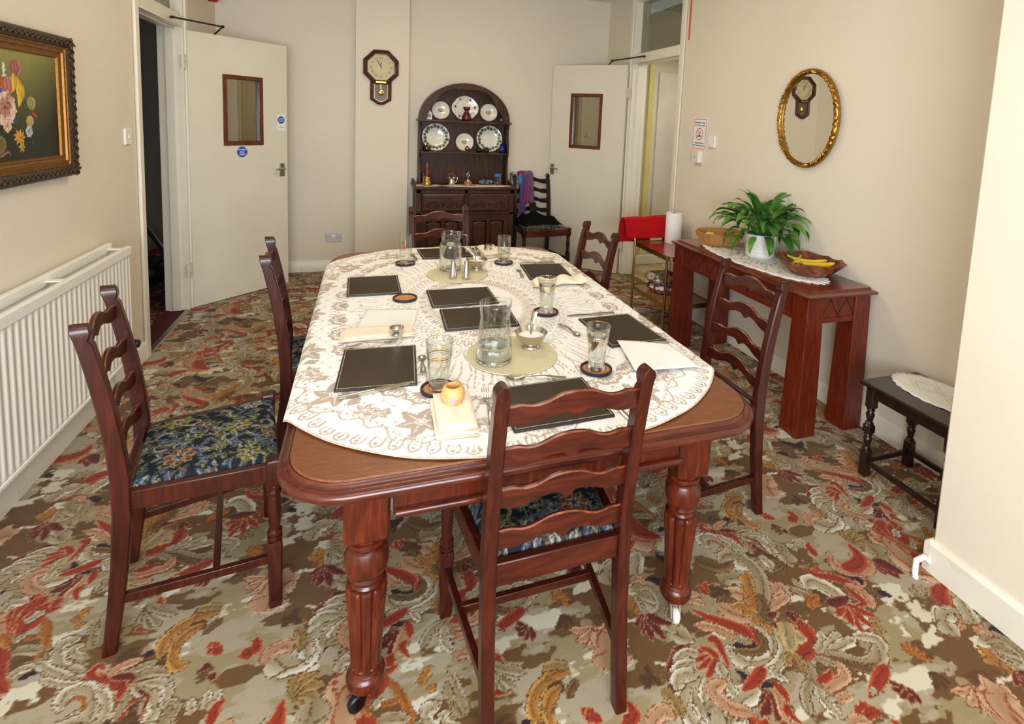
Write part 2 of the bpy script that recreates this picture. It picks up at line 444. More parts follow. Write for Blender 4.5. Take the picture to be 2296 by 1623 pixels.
# ---------------------------------------------------------------- woven carpet design (one repeat of acanthus scrolls, half drop)
CARPET = """P39,0:1029,1163 1074,1142 1118,1140|P19,0:989,1100 1010,1058 1069,1030|P15,0:902,1087 857,1053 839,1012|P32,0:1159,1110 1187,1098 1249,1113|P26,0:1563,1271 1594,1242 1589,1219|P25,0:1615,1183 1644,1156|P30,0:875,1435 915,1429 934,1409|P27,0:-968,1829 -933,1798 -915,1790|P18,0:-849,1618 -831,1629 -813,1632|P18,0:-894,1634 -878,1627 -860,1610|P17,0:-573,1607 -554,1607 -544,1613|P37,0:-918,3383 -857,3323 -808,3345|P37,0:-1063,3576 -1013,3603 -991,3664|K71,3:-1235,3982 -1210,4071 -1157,4093|C62,2:-1187,3836 -1130,3794 -1077,3840|G44,0:-1057,4021 -1028,4056 -978,4003|K73,3:-920,3675 -990,3677 -996,3573 -941,3472 -873,3444|R48,0:-950,3601 -921,3504 -861,3453|R43,0:-920,3634 -962,3723 -987,3746|R43,0:-920,3634 -949,3742 -961,3784|R43,0:-920,3634 -925,3729 -914,3758|R43,0:-920,3634 -899,3702 -861,3703|C40,0:-1000,3735 -964,3813 -883,3825|C43,2:-1128,3313 -1110,3373 -1056,3383|C37,0:-1023,3330 -1003,3370 -974,3409|R38,0:-1054,3405 -1020,3443 -962,3465|O51,2:-1102,3208 -1086,3234 -1066,3250|G34,0:-1049,3261 -1050,3210 -1050,3160|G33,0:-1049,3261 -1029,3185 -1011,3111|G34,0:-1049,3261 -1018,3202 -988,3145|G34,0:-1049,3261 -1016,3235 -983,3208|D37,0:-749,3075 -707,3114 -661,3144|D37,0:-749,3075 -708,3079 -664,3073|D36,0:-749,3075 -722,3058 -693,3031|R49,2:-798,3067 -736,2967 -667,2949 -620,2984 -623,3063|K41,0:-828,3154 -781,3102 -734,3101 -719,3148 -763,3190|C42,0:-495,3030 -440,3017 -421,3073 -457,3136 -496,3124|C34,0:-480,2987 -425,2973 -407,3039|G39,0:-762,3222 -720,3233 -656,3206|C34,2:-689,3304 -639,3339 -575,3323|T37,0:-796,3330 -730,3280 -672,3289|G57,3:-1064,3681 -1074,3617 -1122,3603 -1170,3653|D32,0:-1111,3613 -1130,3555|D32,0:-1111,3613 -1095,3527|D32,0:-1111,3613 -1066,3539|C39,4:1126,1212 1159,1178 1152,1130 1113,1095 1052,1095 1021,1122 1007,1162|C24,0:1176,1158 1168,1114 1122,1081 1059,1069 1021,1091|T16,0:1127,1176 1118,1140 1078,1126 1021,1147|O23,0:1166,1176 1162,1218 1144,1245 1118,1240|O18,0:1141,1241 1139,1267 1111,1271|O15,0:1130,1211 1159,1199 1165,1165|R26,0:1090,1160 1088,1191 1057,1222 1017,1255 974,1298|K22,3:1052,1183 1032,1200 1002,1229 955,1250|G16,0:1089,1160 1064,1166 1054,1186|R16,0:962,1194 986,1194 982,1155 972,1109|R15,0:962,1143 930,1168 892,1185|R15,0:962,1143 926,1154 884,1155|R15,0:962,1143 927,1141 887,1131|R15,0:962,1143 928,1125 889,1100|R15,0:962,1143 948,1169 928,1186|C20,0:914,1171 875,1183 831,1168|C21,0:892,1150 845,1153 809,1137|C29,3:893,1112 840,1105 805,1078 793,1037 800,996|C27,0:875,1124 826,1129 797,1105|C20,0:899,1104 869,1077 850,1049|C22,2:952,1135 946,1100 941,1068 937,1038|C20,0:1248,1076 1288,1090 1311,1122|C22,0:1274,1068 1331,1089 1363,1102|C23,0:1282,1059 1349,1072 1393,1074|G33,0:1259,1062 1314,1031 1355,1005 1410,1006 1449,1043|C24,0:1443,1015 1462,1046 1441,1068 1406,1082|T19,0:1251,1054 1305,1023 1356,991 1402,984|G15,0:1224,1061 1255,1049 1281,1020 1296,995|T20,2:1212,1044 1238,1016 1252,985|G23,2:1201,1068 1183,1019 1182,977 1224,955|C20,2:1175,998 1163,958 1177,915|G17,0:1171,1016 1125,988 1101,947|L13,0:1166,1027 1175,1058 1184,1081 1160,1088 1145,1075 1155,1068|Y31,0:1229,1182 1218,1145 1245,1118|Y27,0:1226,1175 1203,1134 1183,1103|K28,2:1714,1290 1656,1260 1599,1266 1568,1300 1578,1356|R38,0:1580,1297 1625,1284 1682,1310 1695,1368|R22,0:1569,1215 1543,1242 1515,1270 1468,1294 1443,1342|K27,2:1527,1237 1561,1190 1544,1140|R17,0:1527,1233 1530,1189 1530,1162 1485,1162|R20,0:1455,1184 1493,1145 1525,1112|R20,0:1455,1184 1471,1132 1482,1087|R19,0:1455,1184 1449,1130 1440,1084|R20,0:1455,1184 1443,1144 1429,1111|R20,0:1455,1184 1434,1164 1409,1150|D25,0:1411,1193 1455,1189 1504,1193|O39,4:1179,1239 1192,1288 1239,1370|K33,2:1203,1240 1261,1277 1322,1297|K22,0:1204,1231 1262,1245 1311,1253|G33,0:1188,1228 1251,1303 1277,1369 1262,1430 1220,1453 1176,1434|T18,0:1220,1289 1209,1247 1173,1215 1197,1191|G43,3:1355,1476 1406,1445 1425,1400 1411,1351|C23,0:1327,1417 1341,1392 1339,1361|R22,0:1329,1433 1306,1467 1249,1478 1220,1515|R20,0:1285,1473 1295,1499 1318,1522|R17,0:1310,1472 1350,1489 1365,1503|K20,0:1252,1483 1253,1511 1273,1517|R26,3:621,1061 656,1078 656,1111|K28,0:698,1021 697,1049 733,1064 752,1044|L21,2:757,1111 776,1084 775,1037|A19,0:1366,1215 1371,1245|A19,0:1366,1215 1409,1229|A18,0:1366,1215 1346,1190|A18,0:1366,1215 1389,1195|B16,0:745,1153 718,1129|B16,0:745,1153 753,1181|B16,0:745,1153 762,1125|B16,0:745,1153 713,1153|B17,0:1106,1331 1076,1358|B17,0:1106,1331 1106,1350|B16,0:1106,1331 1062,1325|B17,0:1106,1331 1131,1315|D18,0:1265,1192 1266,1209|D17,0:1265,1192 1290,1185|D17,0:1265,1192 1264,1172|G26,0:816,1420 883,1419 900,1372 882,1326 840,1317 832,1348|K17,0:834,1447 867,1452 874,1426|D19,0:828,1325 800,1310 776,1303|D18,0:828,1325 804,1293 786,1269|D18,0:828,1325 813,1280 803,1245|D18,0:828,1325 833,1276 842,1237|D19,0:828,1325 854,1296 885,1275|G18,0:837,1035 891,1040 899,1017 886,981|G15,0:881,988 911,1004 949,1002|R24,0:1216,904 1253,916 1257,930|R18,0:1233,898 1273,901 1275,886|K20,0:1185,890 1208,900 1236,886|C26,3:-702,1599 -750,1619 -788,1665 -793,1703 -759,1711|C14,0:-714,1646 -744,1658 -758,1680 -736,1689|G18,2:-709,1663 -729,1712 -736,1760|G16,0:-696,1665 -708,1725 -723,1798|C19,3:-671,1565 -737,1593 -800,1636 -820,1663|C14,0:-672,1557 -740,1575 -791,1603|R16,0:-588,1543 -635,1557 -681,1579 -707,1557|R12,0:-660,1564 -682,1587 -673,1605 -652,1590|K16,0:-636,1560 -622,1584 -573,1595|G15,0:-611,1552 -576,1567 -532,1577|R19,2:-625,1548 -592,1522 -589,1490|D13,0:-630,1561 -588,1551 -558,1534|C29,3:-638,1444 -640,1485 -662,1530 -696,1551 -717,1542 -713,1502|A7,0:-705,1512 -694,1527 -668,1514 -663,1485|C18,0:-608,1435 -606,1473 -623,1508 -643,1532|G17,2:-563,1503 -575,1471 -577,1435|C27,3:-572,1524 -514,1483 -492,1438 -506,1404|G20,0:-567,1542 -530,1548 -481,1530|C18,0:-545,1522 -494,1504 -476,1474 -485,1446|D6,0:-555,1506 -521,1477 -520,1452 -516,1421|O24,3:-403,1698 -462,1697 -509,1670 -532,1638 -529,1588|O22,2:-441,1667 -485,1640 -499,1594 -479,1547 -453,1548|L18,0:-406,1709 -439,1722 -473,1722|T15,0:-397,1668 -421,1648 -435,1632|A16,0:-881,1813 -850,1754 -834,1702 -842,1672|A12,0:-905,1755 -878,1750 -860,1760|C14,0:-925,1745 -916,1758 -902,1766|C18,2:-927,1810 -913,1826 -895,1845|G22,0:-910,1713 -876,1712 -838,1698|C18,0:-875,1628 -865,1648 -830,1651|A17,0:-969,1783 -943,1763 -931,1734|C22,0:-1012,1869 -999,1900 -958,1892|R20,0:-396,1573 -411,1596|R20,0:-396,1573 -387,1589|R20,0:-396,1573 -410,1562|R20,0:-396,1573 -374,1554|D15,0:-401,1515 -415,1522|D15,0:-401,1515 -402,1535|D17,0:-381,1489 -390,1486|D17,0:-381,1489 -372,1492|K26,0:-932,1922 -981,1951 -999,2000 -954,2012|R22,0:-817,2015 -875,1989 -921,1978|K19,0:-831,1952 -845,1916 -863,1879|R16,0:-824,1974 -818,1940 -819,1916|R15,0:-828,1911 -842,1896 -825,1861|R19,0:-872,1882 -878,1861 -885,1849|C15,0:-784,2001 -804,1994 -784,1963|G10,0:-461,1424 -445,1412 -441,1430 -462,1449 -473,1435|C15,0:-379,1404 -379,1450|C14,0:-363,1392 -354,1443|C15,0:-406,1398 -415,1440|R19,0:-355,1358 -352,1396 -339,1418|G19,0:-616,1778 -615,1747 -615,1721|G19,0:-616,1778 -601,1733 -589,1694|G19,0:-616,1778 -589,1734 -564,1696|G19,0:-616,1778 -580,1746 -546,1718|G19,0:-616,1778 -571,1750 -527,1727|O16,2:-804,1774 -790,1793 -772,1816|O12,0:-788,1752 -766,1762|R25,0:-473,1917 -539,1888 -601,1861|C8,0:-591,1862 -570,1876 -574,1861|K22,0:-701,1914 -661,1919 -616,1927 -603,1963|R15,0:-705,1936 -667,1938 -640,1951|K17,0:-693,1884 -643,1881"""
def carpet_canvas():
    LX, LD, LY = .945, .465, .93
    cv = Canvas(0, 0, LX, LY, .0022, (160, 142, 104), lattice=(LX, LD, LY))
    rg = np.random.default_rng(11)
    yy, xx = np.mgrid[0:cv.ny, 0:cv.nx]
    def field(sx, sy, oct_=4, seed=0):
        r = np.random.default_rng(seed); F = np.zeros((cv.ny, cv.nx)); amp = 1.
        for o in range(oct_):
            gx, gy = int(sx*2**o), int(sy*2**o)
            g = r.random((gy, gx))
            # half-drop periodicity: roll rows when wrapping in x
            u = xx/cv.nx*gx; v = yy/cv.ny*gy
            i = u.astype(int); j = v.astype(int); fu = u-i; fv = v-j
            fu = fu*fu*(3-2*fu); fv = fv*fv*(3-2*fv)
            sh = int(gy*LD/LY)
            def G(a, b):
                w = a//gx; return g[(b+w*(gy-sh)) % gy, a % gx]
            F += amp*((G(i, j)*(1-fu)+G(i+1, j)*fu)*(1-fv)+(G(i, j+1)*(1-fu)+G(i+1, j+1)*fu)*fv); amp *= .55
        F -= F.min(); return F/F.max()
    n1, n2, n3 = field(6, 12, 5, 1), field(7, 14, 5, 2), field(7, 12, 5, 3)
    def lay(m, col):
        cv.img[:] = cv.img*(1-m[..., None])+np.array(col, float)*m[..., None]
    lay(np.clip((n2-.50)/.08, 0, 1)*.9, (180, 165, 140))
    lay(np.clip((n1-.545)/.03, 0, 1)*.95, (108, 74, 36))
    lay(np.clip((n3-.70)/.03, 0, 1), (224, 214, 190))
    lay(np.clip((.30-n2)/.03, 0, 1)*.9, (96, 64, 32))
    BR = (96, 62, 28)
    K = dict(
        C=acanthus((238, 231, 214), (166, 148, 114), BR), G=acanthus((204, 190, 164), (146, 126, 90), BR),
        T=acanthus((150, 120, 76), (104, 72, 36), (74, 46, 22)), O=acanthus((226, 174, 88), (160, 104, 44), (104, 62, 24)),
        A=acanthus((204, 138, 58), (160, 88, 28), (108, 62, 26), .002, 1), R=acanthus((190, 76, 34), (146, 46, 22), (92, 30, 16), .003, 2, (196, 150, 110)),
        K=acanthus((224, 188, 152), (176, 132, 96), (136, 54, 26)), D=acanthus((134, 48, 28), (92, 30, 20), (60, 22, 18), .003, 1, (176, 132, 100)),
        B=acanthus((104, 70, 34), (84, 54, 26), (74, 46, 22), .001, 1), L=acanthus((196, 160, 92), (140, 112, 66), BR),
        Y=acanthus((210, 196, 164), (150, 130, 92), (104, 70, 36), .005, 2, (206, 148, 60)), P=flat((48, 26, 36)))
    r3 = random.Random(21)
    for q in range(46):      # small leaf sprays and curls between the scrolls
        c = (r3.uniform(0, LX), r3.uniform(0, LY)); k = r3.choice('BBTGGLKRDA'); a0 = r3.uniform(0, 6.28); n_ = r3.choice((3, 4, 5)); l = r3.uniform(.035, .075)
        for j in range(n_):
            a = a0+(j-n_/2)*.55; e = (c[0]+l*math.cos(a), c[1]+l*math.sin(a)); m_ = (c[0]+l*.5*math.cos(a+.3), c[1]+l*.5*math.sin(a+.3))
            cv.stroke([c, m_, e], l*.36, K[k], taper=(.4, .25), lobes=0, edge=.005, jag=.0018, n=24)
    for item in CARPET.split('|'):
        h, p = item.split(':'); k = h[0]; w, lob = (int(v) for v in h[1:].split(','))
        pts = [tuple(int(v)*.001 for v in q.split(',')) for q in p.split()]
        cv.stroke(pts, w*(.001 if k == 'P' else .00142), K[k], taper={'P': (.3, .3), 'R': (.22, .5), 'D': (.25, .5), 'A': (.2, .4)}.get(k, (.16, .16)), lobes=lob if lob else 0, edge=.006, jag=.0018, n=46)
    cv.img *= .90
    return cv
# ---------------------------------------------------------------- printed lace design of the tablecloth (flat cloth coordinates, centre at 0,0)
CLA, CLB, CLP = .84, 1.10, 2.5
def hem_curve(n=1400):
    th = np.linspace(0, 2*math.pi, n, endpoint=False)
    c, s_ = np.cos(th), np.sin(th)
    r = (np.abs(c/CLA)**CLP+np.abs(s_/CLB)**CLP)**(-1/CLP)
    P = np.stack([r*c, r*s_], 1)
    T = np.roll(P, -1, 0)-np.roll(P, 1, 0); T /= np.linalg.norm(T, axis=1)[:, None]
    N = np.stack([-T[:, 1], T[:, 0]], 1)
    L = np.concatenate([[0], np.cumsum(np.linalg.norm(np.diff(np.vstack([P, P[:1]]), axis=0), axis=1))])
    return P, T, N, L
def cloth_canvas():
    W, I = (243, 240, 237), (182, 163, 148)
    cv = Canvas(-.86, -1.12, 1.72, 2.24, .002, W)
    P, T, N, L = hem_curve(); tot = L[-1]
    def at(s, d):
        s = s % tot; i = int(np.searchsorted(L, s, 'right')-1) % len(P)
        return P[i]+N[i]*d+T[i]*(s-L[i])
    ink = flat(I, .0016)
    rg = random.Random(4)
    X, Y = cv.X, cv.Y
    rho = ((np.abs(X)/CLA)**CLP+(np.abs(Y)/CLB)**CLP)**(1/CLP)
    # net of diamonds
    net = np.abs(((X+Y*.62)/.052) % 1-.5) , np.abs(((X-Y*.62)/.052) % 1-.5)
    a = np.maximum(np.clip((net[0]-.482)/.012, 0, 1), np.clip((net[1]-.482)/.012, 0, 1))*.75
    dot = (np.hypot(.5-net[0], .5-net[1]) < .085)
    e = np.hypot(X/.30, Y/.46)
    a = np.maximum(a, dot)*((rho < .885) & (e > 1.62))
    cv.img[:] = cv.img*(1-a[..., None])+np.array(I)*a[..., None]
    def petal(c, ang, l, w, fn=ink):
        d = np.array([math.cos(ang), math.sin(ang)]); n = np.array([-d[1], d[0]])
        cv.stroke([c+d*l*.12, c+d*l*.5+n*w*.12, c+d*l], w, fn, taper=(.45, .5), n=18)
    def leaf(c, ang, l, w):
        petal(c, ang, l, w)
        for k in (-1, 1): petal(c+np.array([math.cos(ang), math.sin(ang)])*l*.3, ang+k*.7, l*.5, w*.6)
    wh = flat(W, .0014)
    def flower(c, ang, r, n=6, core=.016):
        cv.blob(c, r*.55, r*.55, 0, W, .002)
        for k in range(n):
            q = ang+2*math.pi*k/n
            petal(c, q, r*(1 if k % 2 else .86), r*.5)
            d = np.array([math.cos(q), math.sin(q)]); cv.stroke([c+d*r*.2, c+d*r*.75], .0028, wh, n=10)
        cv.blob(c, core, core, 0, W, .002); cv.blob(c, core*.75, core*.75, 0, I, .002); cv.blob(c, core*.5, core*.5, 0, W, .002)
    # centre: rays
    def E(t, k): return np.array([.30*k*math.cos(t), .46*k*math.sin(t)])
    for k in range(120):
        t = 2*math.pi*k/120; cv.stroke([E(t, .62), E(t+.01, .86)], .008, ink, taper=(.3, .8), n=10)
    for k in range(74):
        t = 2*math.pi*(k+.5)/74
        cv.stroke([E(t-.022, .93), E(t-.027, 1.0), E(t, 1.055), E(t+.027, 1.0), E(t+.022, .93)], .0042, ink, taper=(.05, .05), n=22)
        cv.blob(E(t, .90), .005, .005, 0, I); cv.blob(E(t+.042, 1.07), .0045, .0045, 0, I)
    cv.stroke([E(2*math.pi*k/40, 1.12) for k in range(41)], .003, ink, taper=(.001, .001), n=300)
    for k in range(58):
        t = 2*math.pi*k/58
        cv.stroke([E(t-.035, 1.13), E(t-.04, 1.2), E(t, 1.29), E(t+.03, 1.2), E(t+.04, 1.13)], .0035, ink, taper=(.05, .05), n=22)
        cv.blob(E(t, 1.18), .007, .004, t, I)
    for k in range(36):
        t = 2*math.pi*k/36
        for q in range(4): cv.blob(E(t, .80)+.009*np.array([math.cos(q*1.57+t), math.sin(q*1.57+t)]), .0055, .0055, 0, I)
    for k in range(16):
        t = 2*math.pi*k/16; cv.stroke([E(t, .08), E(t, .42)], .016, ink, taper=(.5, .3), n=14)
    for k in range(120):
        t = 2*math.pi*k/120+rg.uniform(-.01, .01); j = rg.uniform(-.05, .05)
        cv.stroke([E(t, 1.33), E(t+j*.6, 1.5), E(t+j*.2, 1.66), E(t+j, 1.78+rg.uniform(-.06, .12))], .0042, ink, taper=(.3, .7), n=22)
    for k in range(30):
        t = 2*math.pi*(k+.5)/30
        cv.stroke([E(t-.09, 2.0), E(t-.03, 1.72), E(t, 1.62), E(t+.05, 1.76), E(t+.09, 2.0)], .0055, ink, taper=(.02, .02), n=26)
    # inner row of half rosettes
    n = int(tot*.80/.135)
    for k in range(n):
        s0 = tot*k/n; c = at(s0, .30)
        q = math.atan2(*(at(s0, .2)-c)[::-1])
        cv.blob(c, .050, .058, 0, W, .002)
        for j in range(7): petal(c, q+(j-3)*.42, .042, .015)
        for j in range(9):
            g = q+(j-4)*.36; cv.blob(c+0.047*np.array([math.cos(g), math.sin(g)]), .0042, .0042, 0, I)
        arc = [c+(.056+.004*math.cos(9*h))*np.array([math.cos(q+h), math.sin(q+h)]) for h in np.linspace(-1.6, 1.6, 25)]
        cv.stroke(arc, .010, ink, taper=(.2, .2), n=60)
        cv.blob(c, .010, .010, 0, W); cv.blob(c, .006, .006, 0, I)
    # border
    nb = int(round(tot/.40)); step = tot/nb
    m = (rho > .845) & (rho < .965)
    for k in range(nb):
        s0 = k*step
        base = [at(s0-step/2+step*u/24, .105-.042*math.exp(-((u-12)/5.2)**2)+.012*math.cos(u*math.pi/3)) for u in range(25)]
        cv.stroke(base, .005, ink, taper=(.01, .01), n=120)
        for u in range(1, 32):
            s_ = s0-step/2+step*u/32; d0 = .108-.042*math.exp(-((u*.75-12)/5.2)**2)
            cv.stroke([at(s_, d0+.004), at(s_, d0+.026)], .0022, ink, taper=(.2, .4), n=8)
            if u % 2: cv.blob(at(s_, d0+.012), .0042, .0042, 0, I)
        c = at(s0, .155); q = math.atan2(*(at(s0, .3)-c)[::-1])
        flower(c, q, .076, 6)
        for k2 in (-1, 1):
            leaf(at(s0+k2*.1, .14), q-k2*(-.2), .05, .03) if k2 > 0 else leaf(at(s0-.14, .14), q, .05, .03)
            flower(at(s0+k2*.17, .155), q+.4, .036, 5, .007)
    nl = int(round(tot/.052))
    for k in range(nl):
        s0 = tot*k/nl; j = .016*math.cos(2*math.pi*k/ (nl/nb))*-1+.016
        cv.stroke([at(s0-.013, .078-j), at(s0-.017, .045-j*.6), at(s0, .024-j*.3), at(s0+.017, .045-j*.6), at(s0+.013, .078-j)], .0058, ink, taper=(.04, .04), n=26)
        cv.blob(at(s0, .040-j*.4), .0062, .0062, 0, I); cv.blob(at(s0, .054-j*.5), .0036, .0036, 0, I); cv.blob(at(s0, .066-j*.6), .0028, .0028, 0, I)
    hem = np.clip((rho-.9935)/.0015, 0, 1)[..., None]
    cv.img[:] = cv.img*(1-hem)+np.array((190, 165, 146))*hem
    return cv
# ---------------------------------------------------------------- tapestry of the chair seats
def seat_canvas():
    cv = Canvas(-.24, -.22, .48, .44, .0016, (30, 36, 40))
    rg = random.Random(9)
    pal = [((164, 156, 140), (100, 100, 98)), ((112, 120, 130), (64, 72, 84)), ((140, 134, 84), (84, 88, 46)), ((152, 116, 80), (96, 66, 48)), ((118, 102, 92), (70, 60, 56))]
    def pl(o, i): return plume(o, i, (34, 38, 40), 1, .0016)
    def P(c, a, r): return (c[0]+r*math.cos(a), c[1]+r*math.sin(a))
    for k in range(560):     # leaves in the ground
        c = (rg.uniform(-.24, .24), rg.uniform(-.22, .22)); a = rg.uniform(0, 6.28); l = rg.uniform(.02, .042)
        o, i = pal[rg.choice([1, 1, 0, 2, 4])]
        cv.stroke([c, P(c, a+.3, l*.6), P(c, a, l)], rg.uniform(.010, .016), pl(o, i), taper=(.4, .5), n=16)
    for k in range(34):      # scrolls
        c = (rg.uniform(-.23, .23), rg.uniform(-.21, .21)); a = rg.uniform(0, 6.28); r = rg.uniform(.016, .034); sg = rg.choice([-1, 1])
        cv.stroke([P(c, a+sg*h*.9, r*(1.1-.15*h)) for h in range(6)], r*.42, pl(*pal[rg.choice([0, 0, 1])]), taper=(.2, .6), n=30)
    for (x, y, r, k) in [(-.13, -.09, .055, 2), (.09, -.07, .055, 3), (-.02, .08, .05, 2), (.15, .11, .045, 2), (-.16, .12, .045, 0), (.0, -.17, .042, 4), (.17, -.17, .04, 1), (-.07, -.01, .036, 4), (.2, .01, .038, 4), (.06, .17, .036, 3), (-.2, .02, .034, 2), (.08, .03, .03, 2)]:
        o, i = pal[k]; r *= .82
        cv.blob((x, y), r*.9, r*.9, 0, (30, 36, 38), .002, petals=7)
        for j in range(7): 
            a = j*6.283/7+x*9
            cv.stroke([P((x, y), a, r*.25), P((x, y), a, r*.95)], r*.62, pl(o, i), taper=(.6, .3), lobes=1, n=16)
        o2, i2 = pal[(k+1) % 5]
        for j in range(5):
            a = j*6.283/5
            cv.stroke([(x, y), P((x, y), a, r*.45)], r*.36, pl(pal[0][0], o2), taper=(.6, .3), n=12)
        cv.blob((x, y), r*.16, r*.16, 0, (52, 60, 66), .001)
    return cv
# ---------------------------------------------------------------- the room
H = 2.81
def floor():
    cv = carpet_canvas()
    xs = np.linspace(-1.27, 2.47, 1000); ys = np.concatenate([np.linspace(-1.0, .8, 70)[:-1], np.linspace(.8, 2.6, 540)[:-1], np.linspace(2.6, 5.5, 420)])
    X, Y = np.meshgrid(xs, ys)
    o = link(grid_mesh('floor', X, Y, np.zeros_like(X), cv.sample(X, Y)), 'floor', CARP, smooth=0)
    o['kind'] = 'structure'
floor()
struct('floor_slab', MB().box(-1.36, -1.1, -.12, 2.6, 5.6, -.004), mat('underlay', (120, 100, 70), .9))
struct('ceiling', MB().box(-1.36, -1.1, H, 2.6, 5.6, H+.1), CEIL)
struct('wall_left', MB().box(-1.36, -1.1, 0, -1.25, 3.70, H).box(-1.36, 4.62, 0, -1.25, 5.47, H).box(-1.36, 3.70, 2.70, -1.25, 4.62, H), WALL)
struct('wall_right', MB().box(2.46, 1.2, 0, 2.57, 3.945, H).box(2.46, 4.915, 0, 2.57, 5.6, H).box(2.46, 3.945, 2.74, 2.57, 4.915, H), WALL)
struct('wall_back', MB().box(-1.36, 5.47, 0, 2.46, 5.6, H), WALL)
struct('wall_pier', MB().box(-.108, 5.33, 0, .362, 5.47, H), WALL)
struct('wall_partition', MB().box(1.88, -1.1, 0, 2.57, 1.2, H), WALL, bevel=.006)
struct('wall_front', MB().box(-1.36, -1.1, 0, 1.88, -1.0, .72).box(-1.36, -1.1, 1.85, 1.88, -1.0, H).box(-1.36, -1.1, .72, -.75, -1.0, 1.85).box(1.35, -1.1, .72, 1.88, -1.0, 1.85), WALL)
wf = struct('window_1', MB().box(-.75, -1.08, .72, 1.35, -1.02, .78).box(-.75, -1.08, 1.79, 1.35, -1.02, 1.85).box(-.75, -1.08, .78, -.69, -1.02, 1.79).box(1.29, -1.08, .78, 1.35, -1.02, 1.79).box(.27, -1.08, .78, .33, -1.02, 1.79), GLOSS)
struct('window_pane', MB().box(-.69, -1.055, .78, .27, -1.05, 1.79).box(.33, -1.055, .78, 1.29, -1.05, 1.79), PANE, wf)

# skirting boards: straight face with a chamfered top
def skirting(name, pts, h=.105, t=.016):
    mb = MB()
    for (x0, y0), (x1, y1) in pts:
        d = Vector((x1-x0, y1-y0, 0)); l = d.length; d.normalize(); n = Vector((-d.y, d.x, 0))
        M = Matrix((( d.x, n.x, 0, x0), (d.y, n.y, 0, y0), (0, 0, 1, 0), (0, 0, 0, 1)))
        mb.prism([(0, 0), (t, 0), (t, h-.014), (.006, h), (0, h)], 0, l, 'x', M)
    return struct(name, mb, SKIRT)
SKIRT = patches('scuffed_skirting_paint', [(234, 227, 212)]*9+[(228, 220, 203)], 9, .35)
skirting('baseboard_left', [((-1.25, 3.70), (-1.25, -1.0)), ((-1.25, 5.47), (-1.25, 4.62))])
skirting('baseboard_back', [((-.108, 5.47), (-1.25, 5.47)), ((2.46, 5.47), (.362, 5.47)), ((.362, 5.33), (-.108, 5.33))])
skirting('baseboard_right', [((2.46, 1.2), (2.46, 3.945)), ((2.46, 4.915), (2.46, 5.47))])
skirting('baseboard_partition', [((1.88, -1.0), (1.88, 1.2)), ((1.864, 1.2), (2.46, 1.2))], .115, .018)

# left doorway: frame with transom light
def frame(name, xw, sx, y0, y1, ya, yb, ztr, top):
    """posts y0..ya and yb..y1 in a wall whose room face is at xw; sx = +1 when the room lies on the +x side"""
    a, b = sorted((xw-sx*.15, xw+sx*.006)); a2, b2 = sorted((xw+sx*.006, xw+sx*.02)); c, d = sorted((xw-sx*.10, xw-sx*.045))
    mb = MB().box(a, y0, 0, b, ya, top).box(a, yb, 0, b, y1, top).box(a, ya, ztr, b, yb, ztr+.085).box(a, ya, top-.06, b, yb, top)
    mb.box(a2, y0-.012, 0, b2, y0+.04, top).box(a2, y1-.04, 0, b2, y1+.012, top)
    mb.box(c, ya, 0, d, ya+.014, ztr).box(c, yb-.014, 0, d, yb, ztr).box(c, ya, ztr-.014, d, yb, ztr)
    t = struct(name, mb, GLOSS, bevel=.003)
    p, q = sorted((xw-sx*.07, xw-sx*.066))
    struct('transom_pane', MB().box(p, ya, ztr+.085, q, yb, top-.06), PANE, t)
    return t
frame('trim_1', -1.25, 1, 3.70, 4.62, 3.782, 4.548, 2.058, 2.72)
frame('trim_2', 2.46, -1, 3.945, 4.915, 4.018, 4.842, 2.115, 2.76)
struct('trim_3', MB().prism([(-1.275, 0), (-1.235, 0), (-1.24, .006), (-1.27, .006)], 3.782, 4.548, 'y'), GREYM)
struct('trim_4', MB().prism([(2.44, 0), (2.47, 0), (2.465, .005), (2.445, .005)], 4.018, 4.842, 'y'), GREYM)

